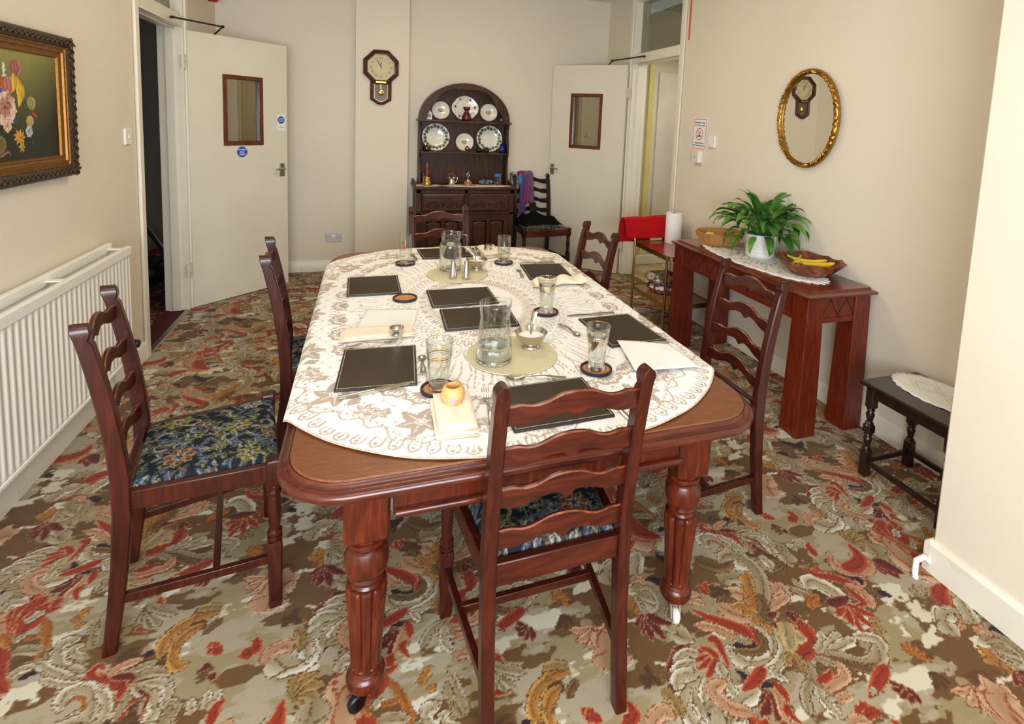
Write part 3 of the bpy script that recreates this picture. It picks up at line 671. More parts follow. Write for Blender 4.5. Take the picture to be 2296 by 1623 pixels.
HINGE = mat('painted_hinge', (206, 198, 178), .4, var=.12, vscale=60)
def door_leaf(name, loc, ang, wd, ht, t, face, pu, pz, hu, hz, hinges):
    """leaf hung at its local origin; face = -1 when the room sees the local -y side"""
    r = empty(name, loc, ang, kind='structure')
    u0, u1 = pu; z0, z1 = pz
    mb = MB()
    for (a, b, c, d) in ((0, u0+.02, 0, ht), (u1-.02, wd, 0, ht), (u0+.02, u1-.02, 0, z0+.02), (u0+.02, u1-.02, z1-.02, ht)): mb.box(a, 0, c+.008, b, t, d)
    struct('leaf', mb, DOORP, r)
    bm_ = MB(); w_ = .032
    for y in ((-.007, .004), (t-.004, t+.007)):
        bm_.box(u0, y[0], z0, u1, y[1], z0+w_).box(u0, y[0], z1-w_, u1, y[1], z1).box(u0, y[0], z0+w_, u0+w_, y[1], z1-w_).box(u1-w_, y[0], z0+w_, u1, y[1], z1-w_)
    bm_.box(u0+.018, 0, z0+.018, u1-.018, t, z0+.03).box(u0+.018, 0, z1-.03, u1-.018, t, z1-.018).box(u0+.018, 0, z0+.03, u0+.03, t, z1-.03).box(u1-.03, 0, z0+.03, u1-.018, t, z1-.03)
    struct('vision_panel_frame', bm_, MAHO, r, bevel=.003)
    struct('vision_panel_glass', MB().box(u0+.02, t*.45, z0+.02, u1-.02, t*.55, z1-.02), DPANE, r)
    yf = -.001 if face < 0 else t+.001; s = face
    h = MB().box(hu-.022, *sorted((yf, yf+s*.006))[0:1], hz-.055, hu+.022, sorted((yf, yf+s*.006))[1], hz+.055)
    hp = struct('handle_plate', h, GREYM, r, bevel=.002)
    lv = MB().tube([(hu, yf, hz+.012), (hu, yf+s*.045, hz+.012)], .008).tube([(hu, yf+s*.045, hz+.012), (hu-.05, yf+s*.048, hz+.012), (hu-.085, yf+s*.047, hz+.008)], [.009, .008, .007])
    struct('lever', lv, STEEL, hp)
    for z in hinges:
        hb = MB().tube([(-.012, yf+s*.004, z-.05), (-.012, yf+s*.004, z+.05)], .007).box(-.05, *sorted((yf-.001*s, yf+s*.002))[0:1], z-.048, -.012, sorted((yf-.001*s, yf+s*.002))[1], z+.048)
        struct('hinge', hb, HINGE, r)
    return r
d1 = door_leaf('door_1', (-1.225, 4.575, 0), R(43.5), .79, 2.045, .044, -1, (.247, .572), (1.218, 1.763), .737, 1.005, (1.82, .30))
d2 = door_leaf('door_2', (2.43, 4.885, 0), R(136), .80, 2.10, .044, 1, (.241, .588), (1.255, 1.815), .765, 1.02, (1.83, .32))
def closer(door, y, z, pts):
    c = struct('door_closer', MB().box(.22, *sorted((y, y*1.6)), z-.05, .40, z-.012), GREYM, door, bevel=.004) if False else None
    a = MB().tube(pts, .0065, 8); a.ball(pts[0], .016, .016, .010); a.ball(pts[1], .013, .013, .012)
    struct('door_closer_arm', a, BLACK, door)
# arms run from a plate on the frame head to a knuckle standing on the top of the leaf (local coordinates of the leaf)
def loc_of(h, ang, P): 
    dx, dy = P[0]-h[0], P[1]-h[1]; c, s = math.cos(ang), math.sin(ang)
    return (dx*c+dy*s, -dx*s+dy*c, P[2])
h1, a1 = (-1.225, 4.575), R(43.5); h2, a2 = (2.43, 4.885), R(136)
closer(d1, 0, 0, [loc_of(h1, a1, (-1.222, 4.27, 2.085)), (.27, .02, 2.115), (.205, .02, 2.046)])
closer(d2, 0, 0, [loc_of(h2, a2, (2.435, 4.60, 2.16)), (.17, .02, 2.145), (.21, .02, 2.10)])

# stickers on the left door
def text(name, body, size, m, parent, loc, rot, align='CENTER', ext=.0004, sp=1.0, bold=0):
    cu = bpy.data.curves.new(name, 'FONT'); cu.body = body; cu.size = size; cu.align_x = align; cu.align_y = 'CENTER'; cu.extrude = ext; cu.space_line = sp; cu.offset = bold
    to = bpy.data.objects.new('tmp', cu); COL.objects.link(to)
    dg = bpy.context.evaluated_depsgraph_get(); me = bpy.data.meshes.new_from_object(to.evaluated_get(dg))
    bpy.data.objects.remove(to)
    me.name = name; me.materials.clear()
    return link(me, name, m, parent, 0, loc=loc, rot=rot)
BLUE = mat('sign_blue', (28, 88, 178), .4, var=.02)
WHT = mat('sign_white', (240, 238, 236), .4, var=.01)
INK = mat('ink_black', (30, 28, 28), .6, var=.02)
REDI = mat('ink_red', (206, 52, 44), .5, var=.02)
s1 = struct('safety_sticker', MB().lathe([(0, 0), (.042, 0), (.042, .0012), (0, .0012)], 40, M=Matrix.Translation((.392, -.0002, 1.167)) @ Matrix.Rotation(R(90), 4, 'X')), BLUE, d1)
s1['label'] = 'round blue sticker below the glass reading Fire door keep closed'
text('sticker_lettering', 'Fire door\nkeep\nclosed', .019, WHT, s1, (.392, -.0015, 1.167), (R(90), 0, 0), bold=.0004)
s2 = struct('safety_sticker', MB().box(.697, -.0012, 1.335, .770, -.0003, 1.475), WHT, d1)
s2['label'] = 'small white sticker with a blue disc near the free edge of the door'
struct('sticker_disc', MB().lathe([(0, 0), (.031, 0), (.031, .0008), (0, .0008)], 32, M=Matrix.Translation((.7335, -.0012, 1.427)) @ Matrix.Rotation(R(90), 4, 'X')), BLUE, s2)
text('sticker_lettering', 'Automatic\nfire door\nkeep clear', .0105, WHT, s2, (.7335, -.0022, 1.427), (R(90), 0, 0), bold=.0002)
text('sticker_lettering', 'Close at night or when\nnot in use', .0062, INK, s2, (.7335, -.0014, 1.365), (R(90), 0, 0))

# unlit hall beyond the left doorway
HALL = mat('hall_paint', (150, 136, 122), .8, var=.05)
struct('wall_hall', MB().box(-3.1, 3.2, -.01, -3.0, 6.2, 2.6).box(-3.1, 6.1, -.01, -1.36, 6.2, 2.6).box(-3.1, 3.1, -.01, -1.36, 3.2, 2.6).box(-3.0, 3.2, 2.5, -1.40, 6.1, 2.6), HALL)
RUG = patches('oriental_rug', [(96, 26, 28), (58, 24, 30), (120, 40, 36), (46, 36, 44), (150, 110, 84)], 34, .95)
struct('floor_hall', MB().box(-3.1, 3.1, -.03, -1.40, 6.2, -.006), RUG)
REDB = mat('rug_border', (74, 20, 22), .95, var=.1, vscale=60)
struct('floor_hall_border', MB().box(-1.40, 3.782, -.03, -1.256, 4.548, -.002), REDB)

# lobby beyond the right doorway
LOB = mat('lobby_paint', (226, 214, 190), .6, var=.03)
struct('wall_lobby', MB().box(2.57, 5.25, 0, 4.0, 5.35, 2.6).box(3.9, 3.5, 0, 4.0, 5.25, 2.6).box(2.57, 3.4, 0, 4.0, 3.5, 2.6).box(2.6, 3.5, 2.5, 3.9, 5.25, 2.6), LOB)
LINO = patches('worn_lino', [(206, 188, 150), (190, 168, 126), (214, 198, 164), (176, 150, 108), (202, 184, 148)], 7, .5)
struct('floor_lobby', MB().box(2.575, 3.5, -.03, 3.9, 5.25, 0), LINO)
struct('trim_5', MB().box(2.85, 5.215, 0, 2.91, 5.25, 2.2), mat('yellow_gloss', (222, 208, 130), .35))
struct('trim_6', MB().box(2.57, 5.16, 0, 3.9, 5.22, .10), GLOSS, bevel=.006)
d3 = empty('door_3', (0, 0, 0), kind='structure')
struct('leaf', MB().box(2.975, 5.222, .13, 3.72, 5.248, 2.10), mat('cupboard_paint', (226, 220, 206), .4), d3, bevel=.004)
struct('knob', MB().lathe([(0, 0), (.018, 0), (.026, .02), (.022, .032), (0, .036)], 16, M=Matrix.Translation((3.27, 5.221, 2.02)) @ Matrix.Rotation(R(90), 4, 'X')), BLACK, d3)
# ---------------------------------------------------------------- ladder-back dining chairs
def rect(x, y, z, hx, hy, ch=.004):
    return [(x-hx+ch, y-hy, z), (x+hx-ch, y-hy, z), (x+hx, y-hy+ch, z), (x+hx, y+hy-ch, z), (x+hx-ch, y+hy, z), (x-hx+ch, y+hy, z), (x-hx, y+hy-ch, z), (x-hx, y-hy+ch, z)]
def curve_at(tab, z):
    for (z0, v0), (z1, v1) in zip(tab, tab[1:]):
        if z <= z1:
            t = (z-z0)/(z1-z0); return v0+(v1-v0)*t
    return tab[-1][1]
STY = [(0, -.012), (.12, .004), (.25, .018), (.40, .028), (.50, .027), (.60, .018), (.70, .004), (.80, -.014), (.88, -.031), (.95, -.047)]
def stile_mb(sx):
    mb = MB(); rings = []
    zs = [0, .06, .12, .18, .25, .32, .40, .45, .50, .55, .60, .65, .70, .75, .80, .85, .885]
    for z in zs:
        d = .017+.005*min(1, z/.4)-.004*max(0, (z-.5)/.4)
        rings.append(rect(sx*.176, curve_at(STY, z), z, .0165, d))
    # scrolled top: a shallow notch on the sitter's side, then a rounded head
    y = curve_at(STY, .9)
    rings.append(rect(sx*.176, y-.003, .898, .0165, .0155)); rings.append(rect(sx*.176, y-.002, .905, .0165, .0185))
    for a in (0, 25, 50, 70, 85):
        c, s_ = math.cos(R(a)), math.sin(R(a)); rings.append(rect(sx*.176, y-.004-.004*s_, .919+.021*s_, .0165*max(c, .25), .0205-.002*s_, .002))
    return mb.loft(rings)
def slat_mb(z0, hw=.161, n=28):
    mb = MB(); y0 = curve_at(STY, z0); rings = []
    for i in range(n+1):
        x = -hw+2*hw*i/n; u = abs(x)/hw
        top = .014+.004*math.exp(-((u-.80)/.1)**2)+.026*(1/(1+math.exp((u-.36)/.085)))
        bot = -.028+.024*(1/(1+math.exp((u-.52)/.09)))*1-.017*max(0, 1-u/.13)**.9*(u < .13)-.003
        y = y0-.016*(1-u*u)
        rings.append([(x, y-.0065, z0+bot), (x, y+.0065, z0+bot), (x, y+.0065, z0+top-.003), (x, y+.003, z0+top), (x, y-.003, z0+top), (x, y-.0065, z0+top-.003)])
    return mb.loft(rings)
def turned(mb, cx, cy, z1, z0, k=1.0):
    """turned length of a chair leg between two square blocks"""
    h = z1-z0
    prof = [(.017, 0), (.021, .03), (.021, .07), (.015, .09), (.021, .13), (.021, .17), (.0145, .20), (.0165, .30), (.0185, .55), (.0175, .72), (.0145, .80), (.020, .83), (.020, .87), (.015, .90), (.021, .94), (.021, .98), (.017, 1.0)]
    mb.lathe([(r*k, z0+h*(1-t)) for t, r in [(1-q, rr) for rr, q in prof]], 18, (cx, cy, 0))
def chair_leg_mb(sx, fy=.392, fx=.212):
    mb = MB(); c = (sx*fx, fy)
    mb.loft([rect(c[0], c[1], z, .0205*q, .0205*q) for z, q in ((0, .86), (.205, 1), (.213, .9))])
    turned(mb, c[0], c[1], .395, .212)
    mb.loft([rect(c[0], c[1], z, h, h) for z, h in ((.395, .0185), (.403, .0215), (.468, .0215), (.474, .019))])
    return mb
def rail(mb, p, q, hx, hz):
    """straight bar from p to q, half width hx, half height hz"""
    p, q = Vector(p), Vector(q); d = (q-p).normalized(); n = Vector((0, 0, 1)).cross(d).normalized(); up = d.cross(n)
    return mb.loft([[tuple(c+n*a*hx+up*b*hz) for a, b in ((-1, -1), (1, -1), (1, 1), (-1, 1))] for c in (p, q)])
WORN = wood('worn_edge_wood', (70, 26, 12), (104, 48, 22), (140, 74, 36), (20, 20, 20), .35, .1)
SEATCV = seat_canvas()
def seat_mesh(bw=.330, fw=.400, y0=.045, y1=.408, z=.452, crown=.026, n=100):
    u = np.linspace(-1, 1, n); v = np.linspace(0, 1, n)
    U, Vv = np.meshgrid(u, v)
    hw = .5*(bw+(fw-bw)*Vv)
    X = U*hw; Y = y0+(y1-y0)*Vv
    e = np.clip((1-np.abs(U))*hw/.03, 0, 1); f = np.clip(np.minimum(Vv, 1-Vv)*(y1-y0)/.03, 0, 1)
    Z = z+crown*np.sqrt(np.clip(e*(2-e), 0, 1))*np.sqrt(np.clip(f*(2-f), 0, 1))*(.72+.28*(1-U**2)*(1-(2*Vv-1)**2))
    return grid_mesh('seat', X, Y, Z, SEATCV.sample(X, Y-.22))
def make_chair():
    r = empty('dining_chair')
    for s in (-1, 1): stile_mb(s).build('back_post', CHW, r, 30)
    for z in (.868, .757, .646, .535):
        o = slat_mb(z).build('back_slat', [SLW, WORN], r, 35)
        for p_ in o.data.polygons:
            if p_.index < 28*6 and p_.index % 6 in (2, 4): p_.material_index = 1
    for s in (-1, 1): chair_leg_mb(s).build('leg', CHW, r, 30)
    mb = MB(); rail(mb, (-.195, .394, .4325), (.195, .394, .4325), .011, .0275).build('front_rail', SLW, r, bevel=.003)
    mb = MB(); rail(mb, (-.161, .03, .4325), (.161, .03, .4325), .011, .030).build('rear_rail', SLW, r, bevel=.003)
    for s in (-1, 1):
        rail(MB(), (s*.176, .045, .4325), (s*.212, .375, .4325), .011, .0275).build('side_rail', CHW, r, bevel=.003)
        rail(MB(), (s*.176, .018, .15), (s*.212, .376, .155), .009, .0125).build('side_stretcher', CHW, r, bevel=.002)
    rail(MB(), (-.196, .24, .154), (.196, .24, .154), .009, .012).build('cross_stretcher', SLW, r, bevel=.002)
    link(seat_mesh(), 'seat', SEAT, r, 60)
    return r
GC = 'ladder-back chairs around the dining table'
proto = make_chair()
spots = [((.452, 1.116, 0), R(1), 'ladder-back chair at the near end of the table, its back to the viewer'),
         ((-.683, 1.818, 0), R(-79), 'ladder-back chair pulled out beside the radiator, whole tapestry seat showing'),
         ((-.352, 2.485, 0), R(-84), 'ladder-back chair on the left side, tucked under the cloth beside the brown mats'),
         ((1.464, 1.782, 0), R(90), 'ladder-back chair on the right side, nearest the console table'),
         ((1.192, 2.712, 0), R(93), 'ladder-back chair on the right side, in front of the drinks trolley'),
         ((.440, 3.440, 0), R(186), 'ladder-back chair at the far end of the table, before the dresser')]
for i, (l, a, lab) in enumerate(spots):
    c = proto if i == 0 else copy_tree(proto)
    c.location = l; c.rotation_euler = (0, 0, a); tag(c, lab, 'chair', GC)

# side chair between dresser and open door: rounder seat with a bowed front rail
def make_side_chair(loc, rz):
    r = empty('side_chair', loc, rz, 'dark ladder-back chair by the dresser with clothes over its back', 'chair')
    S = Matrix.Diagonal((1.06, 1, 1.03, 1))
    for s in (-1, 1):
        m = stile_mb(s); m.v = [tuple(S @ Vector(p)) for p in m.v]; m.build('back_post', EBON, r, 30)
    for z in (.885, .785, .685, .585, .49): slat_mb(z*1.01, .17).build('back_slat', EBON, r, 35)
    for s in (-1, 1): chair_leg_mb(s, .43, .235).build('leg', EBON, r, 30)
    pts = [(-.24+.48*i/14, .435+.028*(1-((i-7)/7)**2)) for i in range(15)]
    MB().loft([[(x, y-.012, .40), (x, y+.012, .40), (x, y+.012, .468), (x, y-.012, .468)] for x, y in pts]).build('front_rail', MAHO2, r, 40, bevel=.003)
    for s in (-1, 1): rail(MB(), (s*.186, .045, .434), (s*.235, .41, .434), .011, .03).build('side_rail', EBON, r, bevel=.003)
    rail(MB(), (-.17, .03, .434), (.17, .03, .434), .011, .03).build('rear_rail', EBON, r, bevel=.003)
    for s in (-1, 1): rail(MB(), (s*.184, .018, .16), (s*.235, .412, .16), .009, .012).build('side_stretcher', EBON, r, bevel=.002)
    rail(MB(), (-.21, .25, .16), (.21, .25, .16), .009, .012).build('cross_stretcher', EBON, r, bevel=.002)
    link(seat_mesh(.35, .45, .045, .45, .458, .03), 'seat', SEAT, r, 60)
    return r
MAHO2 = wood('seat_rail_wood', (52, 20, 12), (74, 28, 16), (92, 40, 22), (4, 30, 30), .28, .4)
make_side_chair((1.628, 5.36, 0), R(185))

# ---------------------------------------------------------------- dining table
TX, TY, TW, TL, TZ = .465, 2.2675, .635, 1.0675, .69
def rrect(hx, hy, r, z, n=10, c=(TX, TY)):
    P = []
    for (sx, sy, a0) in ((1, 1, 0), (-1, 1, 90), (-1, -1, 180), (1, -1, 270)):
        for i in range(n+1):
            a = R(a0+90*i/n); P.append((c[0]+sx*(hx-r)+r*math.cos(a), c[1]+sy*(hy-r)+r*math.sin(a), z))
    return P
tb = empty('dining_table', (TX, TY, 0), 0, 'long mahogany dining table with reeded legs under the white cloth', 'table')
def tpart(mb, name, m, par=None, **k):
    mb.v = [(x-TX, y-TY, z) for x, y, z in mb.v]
    return mb.build(name, m, par or tb, **k)
mb = MB(); mb.loft([rrect(TW-.004, TL-.004, .14, .662), rrect(TW, TL, .144, .666), rrect(TW, TL, .144, TZ-.003), rrect(TW-.003, TL-.003, .141, TZ)])
tpart(mb, 'tabletop', TBL, smooth=30)
prof = [(-.02, .665), (.001, .6855), (.003, .6865), (.006, .6815), (.010, .6780), (.0155, .6765), (.0185, .6765), (.0188, .6735), (.0215, .673), (.026, .670), (.0288, .6645), (.0292, .659), (.0275, .6535), (.0235, .6495), (.017, .648), (-.02, .648)]
mb = MB(); mb.loft([rrect(TW+o, TL+o, .144+o, z, 14) for o, z in prof], caps=False)
tpart(mb, 'edge_moulding', TBM, smooth=60)
mb = MB()
for (x0, y0, x1, y1, ax) in ((TX-.40, 1.255, TX+.40, 1.28, 'x'), (TX-.40, 3.255, TX+.40, 3.28, 'x'), (TX-.49, 1.34, TX-.465, 3.195, 'y'), (TX+.465, 1.34, TX+.49, 3.195, 'y')):
    mb.box(x0, y0, .545, x1, y1, .64)
tpart(mb, 'apron', TBD, smooth=0)
mb = MB()
for y in (1.250, 3.285): mb.tube([(TX-.395, y, .552), (TX+.395, y, .552)], .011, 12)
for x in (TX-.495, TX+.495): mb.tube([(x, 1.345, .552), (x, 3.19, .552)], .011, 12)
tpart(mb, 'apron_bead', TBM, smooth=60)
def table_leg(x, y, wheel, ang):
    L_ = MB(); h = .053
    L_.loft([rect(x, y, z, q, q, c) for z, q, c in ((.484, h-.008, .014), (.494, h, .008), (.65, h, .004))])
    def reed(a, z): return 1-.17*(1-abs(math.sin(5*a))**.6) if .1285 < z < .349 else 1
    prof = [(.030, .066), (.034, .072), (.044, .075), (.0475, .082), (.0485, .092), (.046, .102), (.040, .108), (.0385, .112), (.036, .1135), (.034, .118), (.036, .124), (.037, .1275), (.0375, .130), (.039, .16), (.043, .23), (.048, .30), (.0515, .338), (.049, .3475), (.045, .350), (.038, .352), (.034, .358), (.034, .366), (.042, .369), (.044, .374), (.040, .378), (.046, .384), (.0515, .398), (.0535, .416), (.052, .434), (.045, .450), (.037, .456), (.036, .459), (.044, .461), (.048, .467), (.047, .474), (.041, .477), (.040, .482), (.046, .487)]
    L_.lathe(prof, 120, (x, y, 0), mod=reed)
    lo = tpart(L_, 'leg', TBD, smooth=28)
    c = MB(); c.lathe([(.0, .050), (.022, .050), (.024, .058), (.022, .068), (.0, .068)], 16, (x, y, 0))
    ca, sa = math.cos(ang), math.sin(ang)
    for s in (-1, 1): c.loft([[(x+ca*u-sa*v, y+sa*u+ca*v, z) for u, v, z in q] for q in ([(-.01, s*.012, .058), (.012, s*.012, .058), (.012, s*.015, .058), (-.01, s*.015, .058)], [(.016, s*.012, .016), (.030, s*.012, .016), (.030, s*.015, .016), (.016, s*.015, .016)])])
    co = tpart(c, 'caster', BRASSD if wheel is BLACK else WHEELM, lo, smooth=40)
    w_ = MB(); w_.lathe([(0, -.010), (.019, -.010), (.0225, -.006), (.0225, .006), (.019, .010), (0, .010)], 28, M=Matrix.Translation((x+ca*.023, y+sa*.023, .0225)) @ Matrix.Rotation(ang, 4, 'Z') @ Matrix.Rotation(R(90), 4, 'X'))
    tpart(w_, 'caster_wheel', wheel, co, smooth=40)
BRASSD = mat('dark_brass', (60, 50, 42), .4, 1, var=.1)
WHEELM = mat('pale_metal', (176, 170, 158), .35, .8, var=.1)
CERAM = mat('white_ceramic', (216, 208, 190), .3, var=.08, vscale=30)
for x, y, w_, a in ((TX-.460, 1.300, BLACK, R(200)), (TX+.443, 1.300, CERAM, R(250)), (TX-.460, 3.23, BLACK, R(120)), (TX+.443, 3.23, CERAM, R(40))): table_leg(x, y, w_, a)

# printed cloth: flat over the top, folded over the long edges, its rounded ends just reaching the table ends
def tablecloth():
    cv = cloth_canvas()
    nu, nv = 430, 560
    U, V = np.meshgrid(np.linspace(-1, 1, nu), np.linspace(-1, 1, nv))
    # square to superellipse
    m = np.maximum(np.abs(U), np.abs(V))+1e-9
    th = np.arctan2(V, U); c, s_ = np.cos(th), np.sin(th)
    Rm = (np.abs(c/CLA)**CLP+np.abs(s_/CLB)**CLP)**(-1/CLP)
    X, Y = m*Rm*c, m*Rm*s_
    Cc = cv.sample(np.clip(X*.9985, -.859, .859), np.clip(Y*.9985, -1.119, 1.119))
    rr = .030
    def drape(d, half):
        """flat distance from the centre line to (horizontal, drop)"""
        a = np.abs(d); e = a-half; q = np.clip(e/rr, 0, math.pi/2)
        hor = np.where(e <= 0, a, half+rr*np.sin(q)); drop = np.where(e <= 0, 0, rr*(1-np.cos(q))+np.clip(e-rr*math.pi/2, 0, None))
        return np.sign(d)*hor, drop
    X2, dz1 = drape(X, TW+.010)
    Y2, dz2 = drape(Y, 1.083)
    Z = TZ+.0035-dz1-dz2
    Z = Z+.0012*np.sin(X*31+Y*9)*np.sin(Y*17)+.0012
    flare = np.clip(dz1-.03, 0, None)
    X2 = X2+np.sign(X)*flare*(.06+.05*np.sin(Y*19)+.03*np.sin(Y*43+1))
    o = link(grid_mesh('tablecloth', X2, Y2, Z, Cc), 'tablecloth', CLOTH, smooth=180)
    o.location = (TX, 2.283, 0)
    m_ = o.modifiers.new('thickness', 'SOLIDIFY'); m_.thickness = .0016; m_.offset = 1
    tag(o, 'white cotton cloth printed with beige lace pattern, spread over the table', 'tablecloth')
tablecloth()
# ---------------------------------------------------------------- things laid on the table
ZT = .698
def thing(mb, name, m, loc, rz, label, cat, group=None, **k):
    o = mb.build(name, m, None, **k); o.location = loc; o.rotation_euler = (0, 0, rz)
    return tag(o, label, cat, group)
GP = 'brown leather placemats on the table'
def placemat_proto():
    hx, hy = .118, .146
    o = MB().loft([rrect(hx, hy, .004, z, 3, (0, 0)) for z in (0, .0022)]+[rrect(hx-.001, hy-.001, .004, .0055, 3, (0, 0)), rrect(hx-.003, hy-.003, .003, .006, 3, (0, 0))]).build('placemat', EDGE, smooth=30)
    MB().loft([rrect(hx-.0045, hy-.0045, .002, .0058, 3, (0, 0)), rrect(hx-.006, hy-.006, .002, .0064, 3, (0, 0))]).build('leather_face', LEATH, o, smooth=30)
    mb = MB(); q = .0068
    for n_, (a, b) in ((44, (hx-.0075, hy-.0075)),):
        for s in (-1, 1):
            for i in range(54): y = -b+2*b*(i+.5)/54; mb.box(s*a-.0006, y-.0019, .0062, s*a+.0006, y+.0019, q)
            for i in range(43): x = -a+2*a*(i+.5)/43; mb.box(x-.0019, s*b-.0006, .0062, x+.0019, s*b+.0006, q)
    mb.build('stitching', STITCH, o, smooth=0)
    return o
pm = placemat_proto()
for i, (x, y, a, lab) in enumerate([
        (.038, 1.741, -3.5, 'brown placemat at the near left, knife along its front edge'),
        (.032, 2.620, 1, 'brown placemat at the far left, with no cutlery, behind the empty coaster'),
        (.408, 2.375, 90.5, 'brown placemat in the table centre, in front of the two shakers'),
        (.432, 2.104, 88.5, 'brown placemat in the table centre, directly behind the smooth jug'),
        (.953, 1.858, 3, 'brown placemat at the right, between teaspoon and white paper towel'),
        (.920, 2.712, -5, 'brown placemat at the far right, rolled cream napkin along its front'),
        (.440, 3.198, 94, 'brown placemat at the far end, behind the ribbed water jug'),
        (.507, 1.392, 91.5, 'brown placemat seen through the back of the nearest chair')]):
    o = pm if i == 0 else copy_tree(pm)
    o.location = (x, y, ZT); o.rotation_euler = (0, 0, R(a)); tag(o, lab, 'placemat', GP)

def coaster_proto():
    o = MB().lathe([(.046, .0), (.052, .001), (.0535, .005), (.0525, .010), (.049, .011), (.046, .009), (.0455, .004), (.046, .0)], 48).build('coaster', NAVY, smooth=50)
    MB().lathe([(0, .001), (.0456, .001), (.0456, .0048), (0, .0048)], 40).build('cork_disc', CORK, o, smooth=30)
    return o
cp = coaster_proto()
for i, (x, y, lab) in enumerate([
        (.204, 1.545, 'cork coaster under the empty gold-banded tumbler at the near left'),
        (.717, 1.555, 'cork coaster under the tumbler of water nearest the front chair'),
        (.722, 2.102, 'cork coaster under the tumbler of water in the middle right'),
        (.735, 2.920, 'cork coaster under the empty plain tumbler at the far right'),
        (.200, 2.990, 'cork coaster under the red-printed glass at the far left'),
        (.161, 2.398, 'cork coaster with nothing on it, at the left of the table')]):
    o = cp if i == 0 else copy_tree(cp)
    o.location = (x, y, ZT); tag(o, lab, 'coaster', 'navy-rimmed cork coasters')

def tumbler(loc, label, prof, wall, base, water=0, bands=(), foot=None):
    """prof: outer (radius, height) from the base up"""
    inner = [(max(r-wall, .004), z) for r, z in prof if z > base]
    ri = inner[0][0]
    P = [(0, 0)]+list(prof)+[(prof[-1][0]-wall*.5, prof[-1][1]+.0008)]+inner[::-1]+[(ri, base), (0, base)]
    o = MB().lathe(P, 40).build('tumbler', GLASS, smooth=50); o.location = loc
    tag(o, label, 'glass', 'drinking glasses on the table')
    MB().lathe([(0, .0006), (prof[0][0]*.93, .0006), (prof[0][0]*.96, base*.5), (ri*.97, base-.0006), (0, base-.0006)], 36).build('thick_base', THICK, o, smooth=50)
    def rad(z):
        for (r0, z0), (r1, z1) in zip(prof, prof[1:]):
            if z <= z1: return r0+(r1-r0)*(z-z0)/(z1-z0)
        return prof[-1][0]
    if water:
        W_ = [(0, base+.0004), (ri-.0006, base+.0004)]+[(rad(base+(water-base)*t)-wall-.0006, base+(water-base)*t) for t in (.2, .4, .6, .8, 1)]+[(0, water)]
        MB().lathe(W_, 40).build('water', WATER, o, smooth=40)
    for z, h in bands:
        MB().lathe([(rad(z)+.0003, z), (rad(z)+.0005, z+h*.5), (rad(z+h)+.0003, z+h)], 40).build('gold_band', GOLD, o, smooth=60)
    return o
tap = [(.0285, 0), (.0295, .003), (.0285, .012), (.0295, .03), (.034, .08), (.0385, .125), (.0405, .150)]
GB = [(.072, .0012), (.078, .0012), (.094, .0012), (.100, .003), (.108, .0012), (.1488, .0010)]
tumbler((.204, 1.545, ZT+.0055), 'empty tapered tumbler with gold bands at the near left', tap, .0016, .013, 0, GB)
tap2 = [(.031, 0), (.033, .003), (.032, .009), (.0275, .02), (.0285, .04), (.033, .09), (.038, .125), (.0415, .148)]
GB2 = [(.09, .0012), (.096, .0012), (.101, .0012), (.106, .0012), (.111, .0012), (.146, .0012), (.002, .0015)]
tumbler((.717, 1.555, ZT+.0055), 'gold-rimmed tumbler of water at the near right', tap2, .0017, .014, .112, GB2)
tumbler((.722, 2.102, ZT+.0055), 'gold-rimmed tumbler of water in the middle of the right side', tap2, .0017, .014, .118, GB2)
tumbler((.735, 2.920, ZT+.0055), 'empty straight tumbler at the far right of the table', [(.034, 0), (.0355, .003), (.036, .06), (.0365, .152)], .0017, .018)
fl = tumbler((.200, 2.990, ZT+.0055), 'tall thin empty glass with red printed emblem at the far left', [(.0315, 0), (.0325, .003), (.0325, .06), (.033, .158)], .0013, .007)
mb = MB(); rg = random.Random(3)
for k in range(7):      # red squiggled print on the side facing the viewer
    a0 = R(-118+rg.uniform(-14, 14)); z0 = .085+k*.0062
    mb.tube([(.0331*math.cos(a0+j*.085), .0331*math.sin(a0+j*.085), z0+.003*math.sin(j*1.9+k)) for j in range(8)], .0011, 6)
mb.build('red_print', mat('red_print', (200, 44, 36), .5), fl, smooth=60)

